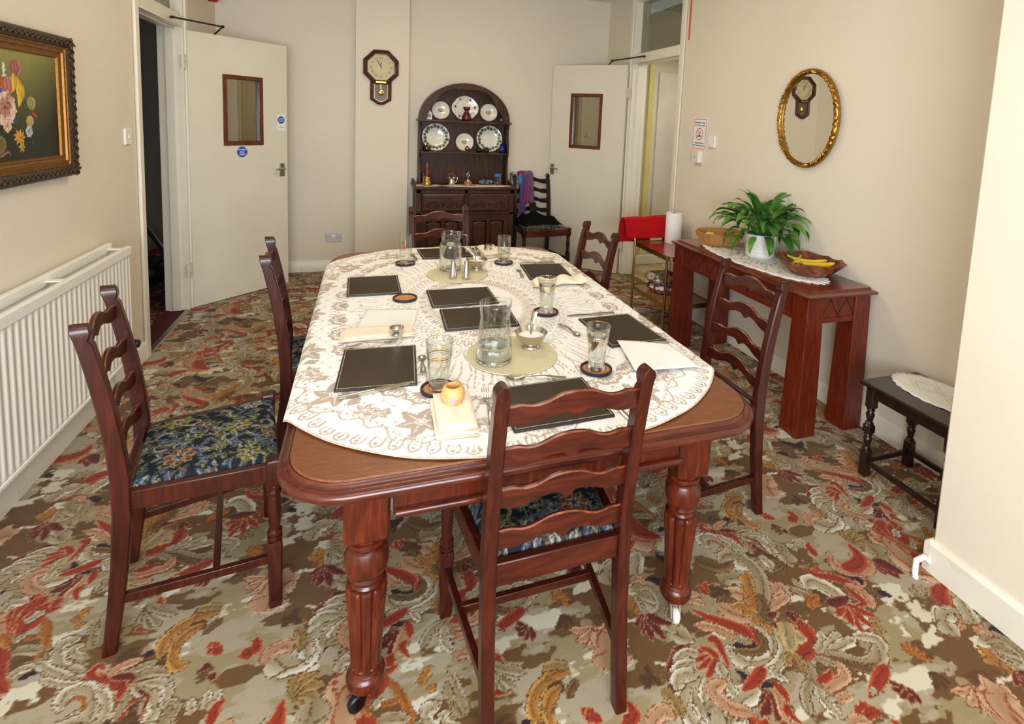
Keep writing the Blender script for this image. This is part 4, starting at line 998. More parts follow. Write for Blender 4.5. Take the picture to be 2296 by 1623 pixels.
def ribs(n, amp, z0, z1): return lambda a, z: 1+(amp*abs(math.sin(n*a/2)) if z0 < z < z1 else 0)
def jug(loc, label, prof, wall, base, water, mod=None, spout=0, handle=False, rz=0):
    o = empty('water_jug', loc, rz, label, 'jug', 'glass water jugs on round mats')
    n = 72
    inner = [(r-wall, z) for r, z in prof if z > base]
    P = [(0, 0)]+list(prof)+inner[::-1]+[(inner[0][0], base), (0, base)]
    m = MB().lathe(P, n, mod=mod)
    if spout:
        zt = prof[-1][1]
        V = []
        for x, y, z in m.v:
            a = math.atan2(y, x); k = max(0, (z-(zt-.035))/.035)**1.5*math.exp(-(a/.38)**2)
            V.append((x*(1+spout*k), y*(1+spout*.3*k), z+.004*k))
        m.v = V
    m.build('jug_body', GLASS, o, smooth=60)
    MB().lathe([(0, .0008), (prof[0][0]*.94, .0008), (prof[1][0]*.97, base*.5), (inner[0][0]*.97, base-.0008), (0, base-.0008)], 40).build('thick_base', THICK, o, smooth=50)
    def rad(z):
        for (r0, z0), (r1, z1) in zip(prof, prof[1:]):
            if z <= z1: return r0+(r1-r0)*(z-z0)/(z1-z0)
        return prof[-1][0]
    zs = [base+.0005+(water-base)*t for t in (0, .1, .25, .5, .75, 1)]
    MB().lathe([(0, zs[0])]+[(rad(z)-wall-.001, z) for z in zs]+[(0, zs[-1])], 48).build('water', WATER, o, smooth=40)
    if handle:
        h = MB(); pts = [(.045, 0, .187), (.075, 0, .190), (.085, 0, .183), (.087, 0, .165), (.086, 0, .115), (.083, 0, .098)]
        h.loft([[(x+dx, y+dy, z+dx*.3) for dx, dy in ((-.004, -.008), (.004, -.008), (.004, .008), (-.004, .008))] for x, y, z in pts], M=None)
        h.build('handle', THICK, o, smooth=50, bevel=.002)
    return o
jug((.405, 1.697, ZT+.005), 'smooth tapered glass carafe, about a third full of water, on the near round mat',
    [(.058, 0), (.0605, .006), (.0602, .03), (.057, .07), (.053, .11), (.050, .142), (.0485, .150), (.050, .156), (.0525, .180), (.0535, .200)], .0026, .016, .058, None, .12, False, R(15))
jug((.420, 2.825, ZT+.005), 'ribbed glass jug with a handle, nearly full of water, on the far round mat',
    [(.050, 0), (.0555, .006), (.057, .015), (.057, .125), (.055, .142), (.048, .156), (.047, .162), (.0495, .166), (.0495, .190), (.051, .202)], .0028, .012, .138, ribs(28, .035, .012, .135), .06, True, R(-12))

def round_mat(loc, label):
    return thing(MB().lathe([(0, 0), (.155, 0), (.157, .002), (.155, .0042), (0, .0042)], 72), 'round_mat', RUSH, loc, 0, label, 'mat', 'round woven mats on the table', smooth=40)
round_mat((.478, 1.732, ZT), 'round cream woven mat under the smooth carafe and sugar bowl')
round_mat((.447, 2.748, ZT), 'round cream woven mat under the ribbed jug and shakers')

def spoon_mesh(l=.19, bowl=.034, bl=.06):
    """along +x from handle end to bowl tip"""
    mb = MB(); rings = []
    for t in np.linspace(0, 1, 14):
        x = l*t*.70; w_ = .0085*(1-t)**1.3+.0032; z = .004+.010*math.sin(t*math.pi*.9)**2*.6+.001
        rings.append([(x, -w_, z), (x, w_, z), (x, w_*.7, z+.0022), (x, -w_*.7, z+.0022)])
    mb.loft(rings)
    G = []; x0 = l*.68; L_ = l*.32
    for i in range(13):
        u = i/12; w_ = max(bowl*.5*math.sin(math.pi*min(1, u*.93+.05))**.62, .0015); row = []
        for j in range(9):
            v = -1+2*j/8; row.append((x0+L_*u, w_*v, .0075-.0065*math.sin(math.pi*u)*(1-v*v)+.0012*(1-u)))
        G.append(row)
    b = len(mb.v); mb.sheet(G); low = [[(x, y, z-.0013) for x, y, z in r] for r in G]; mb.sheet([r[::-1] for r in low])
    return mb
def fork_mesh(l=.19):
    mb = MB(); rings = []
    for t in np.linspace(0, 1, 14):
        x = l*t*.68; w_ = .0085*(1-t)**1.3+.0034; z = .004+.007*math.sin(t*math.pi)**2
        rings.append([(x, -w_, z), (x, w_, z), (x, w_*.7, z+.0022), (x, -w_*.7, z+.0022)])
    mb.loft(rings)
    for x0, x1, w0, w1 in ((.67, .74, .0036, .0115),):
        mb.loft([[(l*x, -w_, z), (l*x, w_, z), (l*x, w_, z+.0018), (l*x, -w_, z+.0018)] for x, w_, z in ((.67, .0036, .0055), (.71, .010, .003), (.78, .0118, .0025))])
    for k in range(4):
        y = -.0102+.0068*k
        mb.loft([[(l*x, y-w_, z), (l*x, y+w_, z), (l*x, y+w_, z+.0016), (l*x, y-w_, z+.0016)] for x, w_, z in ((.77, .0019, .0026), (.87, .0017, .005), (.95, .0014, .009), (1.0, .0008, .013))])
    return mb
def knife_mesh(l=.215):
    mb = MB(); P = [(0, .0075), (.10, .0088), (.40, .0065), (.46, .0055)]
    mb.loft([[(l*x, -w_, .001), (l*x, w_, .001), (l*x, w_, .005), (l*x, w_*.6, .0068), (l*x, -w_*.6, .0068), (l*x, -w_, .005)] for x, w_ in P])
    mb.loft([[(l*x, y0, .0022), (l*x, y1, .0022), (l*x, y1, .0042), (l*x, y0, .0036)] for x, y0, y1 in ((.45, -.005, .005), (.50, -.0085, .0075), (.75, -.0095, .0075), (.92, -.008, .006), (.98, -.003, .0045), (1.0, .001, .003))])
    return mb
KINDS = {'dessert_spoon': (spoon_mesh(.19), .19, 'spoon'), 'teaspoon': (spoon_mesh(.138, .028, .045), .138, 'spoon'), 'fork': (fork_mesh(), .19, 'fork'), 'table_knife': (knife_mesh(), .215, 'knife')}
first = {}
def cutlery(kind, p, q, label, z=ZT, tilt=0):
    """p: handle end, q: towards the tip"""
    mb, l, cat = KINDS[kind]; a = math.atan2(q[1]-p[1], q[0]-p[0])
    if kind not in first: o = mb.build(kind, STEEL, smooth=45); first[kind] = o
    else: o = first[kind].copy(); COL.objects.link(o)
    o.location = (p[0], p[1], z); o.rotation_euler = (0, -tilt, a)
    return tag(o, label, cat, 'cutlery laid on the table')
cutlery('table_knife', (-.073, 1.557), (.134, 1.602), 'table knife along the front edge of the near-left placemat', ZT+.0035, 0)
cutlery('fork', (-.066, 1.909), (.13, 1.931), 'fork between the near-left placemat and the flat cream napkin')
cutlery('teaspoon', (.170, 1.650), (.178, 1.80), 'teaspoon to the right of the near-left placemat, bowl pointing away')
cutlery('table_knife', (1.008, 2.036), (.793, 2.044), 'table knife beyond the right placemat')
cutlery('teaspoon', (.730, 1.956), (.768, 1.815), 'teaspoon left of the right placemat, bowl pointing at the viewer')
cutlery('fork', (1.074, 1.700), (.87, 1.685), 'fork half hidden under the white paper towel at the right')
cutlery('dessert_spoon', (.598, 1.517), (.418, 1.563), 'dessert spoon beyond the nearest placemat')
cutlery('fork', (.318, 1.315), (.334, 1.50), 'fork standing left of the nearest placemat, mostly behind the chair post')
cutlery('table_knife', (.692, 1.212), (.672, 1.42), 'table knife right of the nearest placemat, seen through the chair back')
cutlery('table_knife', (1.03, 2.885), (.815, 2.905), 'table knife beyond the far-right placemat')
cutlery('teaspoon', (.764, 2.625), (.778, 2.772), 'teaspoon left of the far-right placemat')
cutlery('fork', (.622, 3.29), (.612, 3.10), 'fork right of the far-end placemat')
cutlery('table_knife', (.648, 3.31), (.636, 3.10), 'table knife beside the fork at the far end')
cutlery('teaspoon', (.262, 3.045), (.248, 3.19), 'teaspoon left of the far-end placemat, behind the red-printed glass')

def bowl(loc, label, sugar, hp, tip):
    o = MB().lathe([(0, .002), (.030, 0), (.033, .002), (.031, .007), (.024, .010), (.030, .014), (.042, .024), (.051, .038), (.0565, .056), (.0575, .057), (.0562, .0572), (.050, .039), (.041, .026), (.028, .0165), (0, .0145)], 48).build('sugar_bowl', STEEL, smooth=60)
    o.location = loc; tag(o, label, 'bowl', 'steel bowls on the round mats')
    s = MB().lathe([(0, .0155), (.030, .0185), (.0415, .028), (.0485, .039), (.046, .042), (.03, .0455), (.012, .047), (0, .0472)], 40).build('sugar', SUGAR, o, smooth=60); s['kind'] = 'stuff'
    t = first['teaspoon'].copy(); COL.objects.link(t)
    P = Vector(hp); Q = Vector(tip); d = (Q-P); a = math.atan2(d.y, d.x); e = math.asin(d.z/d.length)
    t.location = P; t.rotation_euler = Euler((0, -e, a)); return o, t
b, t = bowl((.556, 1.772, ZT+.0045), 'steel bowl of white sugar beside the smooth carafe', True, (.574, 1.790, ZT+.128), (.556, 1.772, ZT+.03))
tag(t, 'teaspoon standing upright in the near sugar bowl', 'spoon', 'cutlery laid on the table')
b, t = bowl((.558, 2.805, ZT+.0045), 'steel bowl of sugar beside the ribbed jug, behind the shakers', True, (.522, 2.85, ZT+.118), (.558, 2.805, ZT+.03))
tag(t, 'teaspoon leaning in the far sugar bowl', 'spoon', 'cutlery laid on the table')
def shaker(loc, label, n):
    o = MB().lathe([(0, 0), (.0215, 0), (.0225, .002), (.0215, .012), (.0205, .020), (.013, .072), (.0105, .087), (.0085, .0895), (0, .090)], 32).build('shaker', STEEL, smooth=50); o.location = loc
    tag(o, label, 'shaker', 'steel shakers on the far round mat')
    h = MB()
    for k in range(n): h.lathe([(0, .0896), (.0011, .0896), (.0011, .0903), (0, .0903)], 8, (.004*math.cos(k*6.28/n), .004*math.sin(k*6.28/n), 0))
    h.build('holes', BLACK, o, smooth=0)
shaker((.411, 2.668, ZT+.0045), 'left of the two tapered steel shakers', 5)
shaker((.474, 2.645, ZT+.0045), 'right of the two tapered steel shakers', 3)

# napkins
def quad_sheet(mb, c, n, z, f=None):
    """c: four corners (near/far any order around); bilinear grid with height f(u, v)"""
    a, b_, c_, d = [Vector((p[0], p[1], 0)) for p in c]
    G = []
    for j in range(n+1):
        v = j/n; row = []
        for i in range(n+1):
            u = i/n; p = (a*(1-u)+b_*u)*(1-v)+(d*(1-u)+c_*u)*v
            row.append((p.x, p.y, z+(f(u, v) if f else 0)))
        G.append(row)
    return mb.sheet(G)
def napkin_block(name, c, z0, layers, th, m, seed, label, group, curl=.006):
    """folded cloth: stacked soft layers, each a closed cushion with slightly shifted wavy edges"""
    rg = random.Random(seed); mb = MB(); n = 22
    ctr = Vector((sum(p[0] for p in c)/4, sum(p[1] for p in c)/4, 0))
    for k in range(layers):
        sh = Vector((rg.uniform(-.006, .006), rg.uniform(-.006, .006), 0)); sc = 1.03-.02*k+rg.uniform(-.03, .03)
        cc = [ctr+(Vector((p[0], p[1], 0))-ctr)*sc+sh for p in c]
        zb = z0+k*th
        def e(u, v): return min(1, 9*min(u, 1-u, v, 1-v))**.5
        top = lambda u, v: th*.95*e(u, v)+curl*.25*math.sin(7*u+k)*math.sin(5*v+2*k)*e(u, v)
        quad_sheet(mb, [(p.x, p.y) for p in cc], n, zb+.0008, top)
        low = MB(); quad_sheet(low, [(p.x, p.y) for p in cc], n, zb, None)
        mb.add(low.v, [f[::-1] for f in low.f])
    o = mb.build(name, m, smooth=70)
    return tag(o, label, 'napkin', group)
GN = 'cloth napkins on the table'
def paper(c, z, label, seed):
    mb = MB(); quad_sheet(mb, c, 20, z, lambda u, v: .0012*math.sin(6*u+seed)*math.sin(4*v)+.0015)
    o = mb.build('paper_towel', PAPER, smooth=180, solid=.001); tag(o, label, 'paper towel', 'paper towels on the table')
paper([(-.04, 2.075), (.167, 2.035), (.206, 2.25), (.001, 2.29)], ZT+.0005, 'white paper towel sheet at the left, partly under the flat cream napkin', 1)
paper([(.826, 1.49), (1.058, 1.466), (1.052, 1.66), (.878, 1.735)], ZT+.0145, 'white paper towel sheet at the right, over the fork handle', 2)
napkin_block('cloth_napkin', [(-.083, 1.955), (.168, 1.955), (.160, 2.053), (-.078, 2.064)], ZT+.0035, 3, .0042, LINEN, 1, 'flat folded cream napkin with a silver ring lying on it', GN)
napkin_block('cloth_napkin', [(.172, 1.280), (.272, 1.276), (.283, 1.478), (.178, 1.482)], ZT+.001, 5, .0062, LINEN, 2, 'thick folded cream napkin at the front left under the wooden ring', GN, .009)
napkin_block('cloth_napkin', [(.655, 3.03), (.775, 3.06), (.765, 3.31), (.655, 3.28)], ZT+.001, 4, .006, LINEN, 3, 'crumpled cream napkin at the far end under a silver ring', GN, .014)
mb = MB(); rings = []
for i in range(26):
    t = i/25; x = .770+.275*t; y = 2.455+.045*t; w_ = .045+.012*math.sin(t*9)*.4+(.012 if t > .85 else 0)-.02*(t < .06); h = .018+.005*math.sin(t*13)
    rings.append([(x+.004*math.sin(k), y+w_*math.cos(2*math.pi*k/16)*(1+.08*math.sin(3*k+t*8)), ZT+.001+max(0, h+h*math.sin(2*math.pi*k/16)*(1+.1*math.sin(5*k)))) for k in range(16)])
o = mb.loft(rings).build('cloth_napkin', LINEN, smooth=70); tag(o, 'loosely rolled cream napkin along the front of the far-right placemat', 'napkin', GN)
def ring(loc, label, r=.025, h=.027):
    return thing(MB().lathe([(r-.0016, 0), (r, 0), (r+.0008, .002), (r-.0002, .005), (r-.0002, h-.005), (r+.0008, h-.002), (r, h), (r-.0016, h), (r-.0016, 0)], 40), 'napkin_ring', STEEL, loc, 0, label, 'napkin ring', 'silver napkin rings', smooth=60)
ring((.104, 1.962, ZT+.0165), 'silver napkin ring on the flat cream napkin at the left')
ring((.696, 3.160, ZT+.026), 'silver napkin ring on the crumpled napkin at the far end')
WRING = patches('painted_wood', [(216, 166, 104)]*9+[(176, 152, 160), (206, 152, 90)], 34, .4)
o = thing(MB().lathe([(.019, .001), (.024, 0), (.030, .010), (.0325, .022), (.0305, .035), (.025, .045), (.020, .046), (.0195, .040), (.0195, .006), (.019, .001)], 40), 'napkin_ring', WRING, (.226, 1.412, ZT+.032), 0, 'barrel-shaped pale wooden napkin ring on the thick folded napkin', 'napkin ring', smooth=60)
# ---------------------------------------------------------------- dresser
DX, DY = .887, 5.46
dr = empty('welsh_dresser', (DX, DY, 0), 0, 'dark oak arch-topped dresser with plate shelves against the back wall', 'dresser')
def dpart(mb, name, m, par=None, **k):
    mb.v = [(x-DX, y-DY, z) for x, y, z in mb.v]
    return mb.build(name, m, par or dr, **k)
x0, x1, yf, yb = .425, 1.350, 5.045, 5.46
dpart(MB().box(x0, yf+.012, .06, x0+.02, yb, .84).box(x1-.02, yf+.012, .06, x1, yb, .84).box(x0, yb-.012, .06, x1, yb, .84).box(x0, yf+.012, .06, x1, yb, .09).box(x0, yf, .60, x1, yf+.02, .625).box(x0, yf, .805, x1, yf+.02, .84).box(x0, yf, .06, x0+.045, yf+.02, .84).box(x1-.045, yf, .06, x1, yf+.02, .84).box(.870, yf, .60, .904, yf+.02, .84).box(.872, yf, .09, .902, yf+.02, .60).box(x0, yf, .06, x1, yf+.02, .10), 'carcass', OAK, smooth=0, bevel=.003)
dpart(MB().box(x0-.01, yf-.006, 0, x1+.01, yb, .06).prism([(yf-.006, .06), (yf+.012, .075), (yb, .075), (yb, .06)], x0-.01, x1+.01, 'x'), 'plinth', OAKH, smooth=0)
dpart(MB().loft([[(x0-.022+i, yf-.022+i, z), (x1+.022-i, yf-.022+i, z), (x1+.022-i, yb, z), (x0-.022+i, yb, z)] for i, z in ((.012, .838), (0, .846), (0, .858), (.006, .866))]), 'worktop', OAKH, smooth=0)
for s_, xa in ((-1, x0-.008), (1, x1+.008)):      # small scrolled upstands at the worktop ends
    dpart(MB().prism([(5.08, .866), (5.14, .878), (5.22, .884), (5.28, .900), (5.45, .905), (5.45, .866)], xa-.008, xa+.008, 'x'), 'end_upstand', OAK, smooth=0)
KNOBP = [(0, 0), (.009, 0), (.008, .010), (.015, .018), (.015, .026), (.008, .032), (0, .033)]
def facing(x, y, z): return Matrix.Translation((x, y, z)) @ Matrix.Rotation(R(90), 4, 'X')
for xa, xb in ((.474, .868), (.906, 1.302)):
    d = MB(); d.loft([[(xa+i, y, .628+i), (xb-i, y, .628+i), (xb-i, y, .802-i), (xa+i, y, .802-i)] for i, y in ((0, yf+.02), (0, yf-.002), (.020, yf-.012), (.022, yf-.008))])
    dw = dpart(d, 'drawer', OAKH, smooth=0)
    c = MB(); cx = (xa+xb)/2
    for sg in (-1, 1):    # carved lunettes either side of the knob
        for q, rr in ((0, .062), (1, .046), (2, .030)):
            c.tube([(cx+sg*(.098+rr*math.cos(a)), yf-.009, .672+rr*math.sin(a)) for a in np.linspace(.0, math.pi, 15)], .0042, 6)
        for a in np.linspace(.3, 2.84, 5): c.tube([(cx+sg*.098, yf-.009, .674), (cx+sg*.098+.04*math.cos(a), yf-.009, .674+.04*math.sin(a))], .003, 6)
        c.tube([(cx+sg*.03, yf-.009, .668), (cx+sg*.165, yf-.009, .668)], .003, 6)
    dpart(c, 'carving', OAK, dw, smooth=60)
    dpart(MB().lathe(KNOBP, 16, M=facing(cx, yf-.008, .713)), 'knob', OAK, dw, smooth=50)
for xa, xb, kx in ((.472, .870, .84), (.904, 1.303, .935)):
    d = MB(); st = .05; mid = (xa+xb)/2
    d.box(xa, yf-.004, .102, xa+st, yf+.018, .598).box(xb-st, yf-.004, .102, xb, yf+.018, .598).box(xa+st, yf-.004, .102, xb-st, yf+.018, .16).box(xa+st, yf-.004, .540, xb-st, yf+.018, .598).box(mid-.018, yf-.004, .16, mid+.018, yf+.018, .54)
    dw = dpart(d, 'door', OAK, smooth=0, bevel=.003)
    for pa, pb in ((xa+st, mid-.018), (mid+.018, xb-st)):
        p = [(pa+.004, .162), (pb-.004, .162), (pb-.004, .520)]+[(pb-.004-(pb-pa-.008)*(i/10), .520+.016*math.sin(math.pi*i/10)) for i in range(1, 10)]+[(pa+.004, .520)]
        q = [((x-(pa+pb)/2)*.80+(pa+pb)/2, (z-.35)*.93+.35) for x, z in p]
        dpart(MB().loft([[(x, yf+.012, z) for x, z in p], [(x, yf+.010, z) for x, z in p], [(x, yf+.003, z) for x, z in q]]), 'door_panel', OAKH, dw, smooth=0)
    dpart(MB().lathe(KNOBP, 16, M=facing(kx, yf-.004, .37)), 'knob', OAK, dw, smooth=50)
# plate rack
ra, rb, ry, rt = .462, 1.338, 5.268, 1.482
side = [(5.45, .866), (5.262, .866), (5.268, .90), (5.278, .98), (5.290, 1.06), (5.286, 1.12), (5.268, 1.17), (5.262, 1.20), (5.272, 1.28), (5.292, 1.36), (5.286, 1.42), (5.262, 1.466), (5.262, rt), (5.45, rt)]
for xa in (ra, rb-.018): dpart(MB().prism(side, xa, xa+.018, 'x'), 'rack_side', OAK, smooth=0)
cx, aw, ah = (ra+rb)/2, (rb-ra)/2, .364
outl = [(cx+aw*math.cos(a), rt+ah*math.sin(a)) for a in np.linspace(0, math.pi, 41)]
dpart(MB().prism([(ra, .866), (rb, .866)]+outl, 5.435, 5.447, 'y'), 'rack_back', OAK, smooth=0)
def inn(a):
    s_ = math.sin(a); k = .045+.030*(abs(math.cos(a))**1.4)+.016*math.cos(6*a)*-1*(.4+.6*s_)
    return (cx+(aw-k)*math.cos(a), rt+(ah-k)*math.sin(a)*1.0)
arch = MB()
for ya, yb_ in ((5.266, 5.284),):
    A = np.linspace(0, math.pi, 61); rings = []
    for a in A:
        o_ = (cx+aw*math.cos(a), rt+ah*math.sin(a)); i_ = inn(a)
        rings.append([(o_[0], ya, o_[1]), (o_[0], yb_, o_[1]), (i_[0], yb_, i_[1]), (i_[0], ya, i_[1])])
    arch.loft(rings)
dpart(arch, 'arched_fascia', OAK, smooth=35)
hood = MB(); hood.loft([[(cx+q*math.cos(a)*aw, y, rt+q*math.sin(a)*ah) for q, y in ((1, 5.284), (1, 5.447), (.982, 5.447), (.982, 5.284))] for a in np.linspace(0, math.pi, 41)])
dpart(hood, 'arched_top', OAK, smooth=35)
for z, ext in ((1.484, .022), (1.180, 0)):
    s_ = dpart(MB().box(ra-ext+.002, 5.254 if ext else 5.272, z-.016, rb+ext-.002, 5.440, z), 'shelf', OAKH, smooth=0, bevel=.003)
    dpart(MB().box(ra+.02, 5.375, z, rb-.02, 5.381, z+.008), 'plate_ledge', OAKH, s_, smooth=0)

# plates leaning on the rack back
IVYL = mat('ivy_green', (62, 92, 62), .35, var=.3, vscale=60)
IVYD = mat('ivy_brown', (112, 92, 66), .4, var=.2, vscale=60)
NAVYP = mat('print_navy', (26, 30, 62), .35, var=.2, vscale=60)
ORNG = mat('print_orange', (198, 118, 72), .4, var=.2, vscale=60)
SCENE = patches('printed_scene', [(150, 140, 110), (112, 122, 96), (178, 120, 92), (92, 92, 86), (196, 180, 140)], 70, .4)
RIMP = mat('rim_brown', (150, 108, 78), .4)
def plate(x, z, r, label, style, y=5.394):
    tilt = R(8); o = empty('plate', (x, y-.012, z-r), 0, label, 'plate', 'plates on the dresser')
    M = Matrix.Rotation(R(90)-tilt, 4, 'X') @ Matrix.Translation((0, r, 0))
    M = Matrix.Translation((0, .0, .0)) @ M
    wob = (lambda a, q: 1+.012*math.cos(16*a)) if style == 'ivy' else ((lambda a, q: 1+.10*max(0, abs(math.cos(a))-.86)/.14) if style == 'imari' else None)
    P = [(0, -.012), (r*.5, -.012), (r*.62, -.010), (r*.98, .003), (r, .006), (r*.985, .008), (r*.64, -.004), (r*.56, -.008), (0, -.0085)]
    MB().lathe([(rr, q) for rr, q in P], 56, M=M, mod=wob).build('dish', CHINA, o, smooth=50)
    def h(q): return .0015+(-.0085 if q < .58*r else -.0085+(q-.58*r)/(.4*r)*.0165)
    def at2(q, a): return (q*math.cos(a), q*math.sin(a), h(q))
    def decal(shapes, name, m):
        mb = MB()
        for pts in shapes: mb.add([(px, py, h(math.hypot(px, py))+.0006) for px, py in pts], [tuple(range(len(pts)))], M)
        mb.build(name, m, o, smooth=0)
    def leafp(q, a, s_, rot):
        c = (q*math.cos(a), q*math.sin(a)); k = [(0, -1), (.25, -.45), (.9, -.3), (.45, .1), (.75, .7), (.2, .45), (0, 1.05), (-.2, .45), (-.75, .7), (-.45, .1), (-.9, -.3), (-.25, -.45)]
        return [(c[0]+s_*(u*math.cos(rot)-v*math.sin(rot)), c[1]+s_*(u*math.sin(rot)+v*math.cos(rot))) for u, v in k]
    def dot(q, a, s_): return [(q*math.cos(a)+s_*math.cos(t), q*math.sin(a)+s_*math.sin(t)) for t in np.linspace(0, 6.283, 7)[:-1]]
    def band(q0, q1): return [[(q*math.cos(a), q*math.sin(a)) for q, a in ((q0, a0), (q1, a0), (q1, a0+.105), (q0, a0+.105))] for a0 in np.linspace(0, 6.283, 61)[:-1]]
    rg = random.Random(int(x*1000))
    if style == 'ivy':
        decal([leafp(r*(.77+.06*(k % 2)), k*6.283/20+.1, r*(.19 if k % 3 else .15), k*1.9) for k in range(20)], 'ivy_decoration', IVYL)
        decal([dot(r*rg.uniform(.66, .92), rg.uniform(0, 6.28), r*.022) for k in range(60)], 'ivy_stems', IVYD)
    elif style == 'scene':
        decal([[(r*.31*math.cos(t), r*.20*math.sin(t)*(1+.2*math.sin(3*t))) for t in np.linspace(0, 6.283, 25)[:-1]]], 'scene_decoration', SCENE)
        decal(band(r*.955, r*.985), 'rim_line', RIMP)
    else:
        decal([leafp(r*.80, a, r*.12, a) for a in (.1, 1.0, 2.1, 3.0, 4.1, 5.2)], 'navy_decoration', NAVYP)
        decal([dot(r*rg.uniform(.62, .88), k*6.283/26, r*.038) for k in range(26)], 'orange_decoration', ORNG)
    return o
GPZ = 1.486
plate(.673, 1.580, .088, 'left small plate with a landscape print on the top shelf', 'scene')
plate(.912, 1.612, .122, 'large two-handled plate with navy and orange sprigs in the middle of the top shelf', 'imari')
plate(1.150, 1.580, .088, 'right small plate with a landscape print on the top shelf', 'scene')
plate(.632, 1.318, .133, 'left ivy-bordered dinner plate on the middle shelf', 'ivy')
plate(.915, 1.276, .090, 'small plate with a landscape print in the middle of the middle shelf', 'scene')
plate(1.165, 1.318, .131, 'right ivy-bordered dinner plate on the middle shelf', 'ivy')
REDG = mat('ruby_glaze', (92, 22, 30), .12, var=.1, coat=.5)
thing(MB().lathe([(0, 0), (.036, 0), (.046, .012), (.048, .03), (.040, .056), (.024, .084), (.019, .098), (.024, .106), (.034, .116), (.036, .128), (.034, .136), (.026, .136), (.018, .10), (0, .09)], 32), 'vase', REDG, (.915, 5.325, 1.485), 0, 'ruby-red waisted vase before the two-handled plate', 'vase', smooth=60)
o = thing(MB().prism([(-.030, 0), (.030, 0), (.030, .055), (.004, .100), (-.026, .062)], -.014, .014, 'y'), 'house_ornament', mat('white_glaze', (238, 238, 236), .15, var=.02), (.553, 5.33, 1.485), R(8), 'white house-shaped ornament at the left of the top shelf', 'ornament', bevel=.002)
MB().box(-.018, -.0155, .022, .016, -.014, .050).build('printed_view', SCENE, o, smooth=0)
o = thing(MB().prism([(-.020, 0), (.020, 0), (.017, .060), (-.019, .066)], -.012, .012, 'y'), 'glass_ornament', THICK, (1.272, 5.33, 1.485), 0, 'small clear glass block ornament at the right of the top shelf', 'ornament', bevel=.003)
MB().box(-.011, -.0128, .016, .010, -.0122, .040).build('etched_view', GREYM, o, smooth=0)
thing(MB().lathe([(0, 0), (.026, 0), (.036, .012), (.038, .026), (.034, .038), (.036, .042), (.034, .046), (.012, .050), (.008, .058), (0, .060)], 28), 'lidded_pot', mat('brown_glaze', (70, 28, 22), .15, var=.2, coat=.4), (.540, 5.325, 1.181), 0, 'small dark red lidded pot before the left ivy plate', 'pot', smooth=60)
thing(MB().lathe([(0, 0), (.012, 0), (.016, .004), (.010, .010), (.020, .018), (.025, .032), (.022, .046), (.012, .054), (.006, .060), (0, .062)], 28), 'brass_ball', BRASS, (.930, 5.325, 1.181), 0, 'small round brass pot before the middle-shelf landscape plate', 'ornament', smooth=60)
for k, (x, r_, lab) in enumerate(((1.047, .034, 'black rounded pebble ornament left of the brown one'), (1.122, .030, 'dark brown rounded ornament before the right ivy plate'))):
    m = MB(); m.ball((0, 0, .020), r_, .024, .020 if k == 0 else .023); m.ball((r_*.5, 0, .026), .014, .014, .016)
    thing(m, 'pebble_ornament', mat('dark_shell' if k == 0 else 'brown_shell', ((28, 18, 16), (56, 26, 18))[k], .3, var=.2, vscale=60), (x, 5.325, 1.181), 0, lab, 'ornament', smooth=60)
thing(MB().lathe([(0, 0), (.026, 0), (.033, .012), (.035, .036), (.030, .058), (.021, .066), (.021, .072), (.026, .086), (.024, .088), (.018, .074), (0, .07)], 28), 'blue_vase', mat('cobalt_glass', (24, 26, 120), .1, var=.05, coat=.5), (1.283, 5.325, 1.181), 0, 'squat cobalt-blue vase at the right end of the middle shelf', 'vase', smooth=60)
# worktop
def doily(c, a, b, n, z, label, m, rz=0, holes=0, rough=.004, group=None):
    mb = MB(); N = 160; rings = []
    for q in (0.02, .3, .6, .85, 1.0):
        rings.append([(a*q*math.cos(t)*(1+(.05*abs(math.sin(n*t/2))-.03 if q > .9 else 0)), b*q*math.sin(t)*(1+(.05*abs(math.sin(n*t/2))-.03 if q > .9 else 0)), .0016+.0008*math.sin(9*t+q*7)) for t in np.linspace(0, 2*math.pi, N+1)[:-1]])
    mb.loft(rings, False); mb.f.append(tuple(range(N)))
    o = mb.build('doily', m, smooth=180, solid=.0018); o.location = (c[0], c[1], z); o.rotation_euler = (0, 0, rz)
    return tag(o, label, 'doily', group)
doily((.535, 5.155), .128, .085, 22, .8665, 'ivory crochet doily under the brass hand bell', IVLACE)
doily((1.005, 5.140), .335, .098, 44, .8665, 'long ivory crochet runner on the dresser worktop', IVLACE)
hb = empty('hand_bell', (.530, 5.165, .871), 0, 'brass hand bell with turned wooden handle on the dresser', 'bell')
MB().lathe([(.0, .001), (.054, 0), (.056, .004), (.050, .012), (.041, .030), (.036, .055), (.034, .072), (.028, .084), (.012, .090), (0, .091)], 36).build('bell_body', BRASS, hb, smooth=60)
MB().lathe([(0, .088), (.012, .088), (.014, .094), (.010, .100), (.016, .108), (.016, .114), (.010, .120), (.012, .150), (.016, .178), (.014, .192), (.008, .198), (0, .199)], 24).build('handle', wood('bell_handle_wood', (110, 50, 22), (140, 66, 30), (164, 86, 44), (20, 20, 4)), hb, smooth=60)
MB().lathe([(0, .197), (.005, .197), (.006, .204), (.003, .212), (0, .213)], 12).build('ferrule', BRASS, hb, smooth=60)
tag(MB().lathe([(0, 0), (.030, 0), (.034, .03), (.034, .085), (.026, .10), (0, .10)], 24).build('blue_jar', mat('dark_blue_glaze', (22, 26, 58), .2, var=.1), smooth=50, loc=(.512, 5.33, .8665)), 'dark blue jar in shadow behind the brass bell', 'jar')
mj = empty('milk_jug', (.768, 5.215, .870), 0, 'small chrome jug holding dried brown sprigs', 'jug')
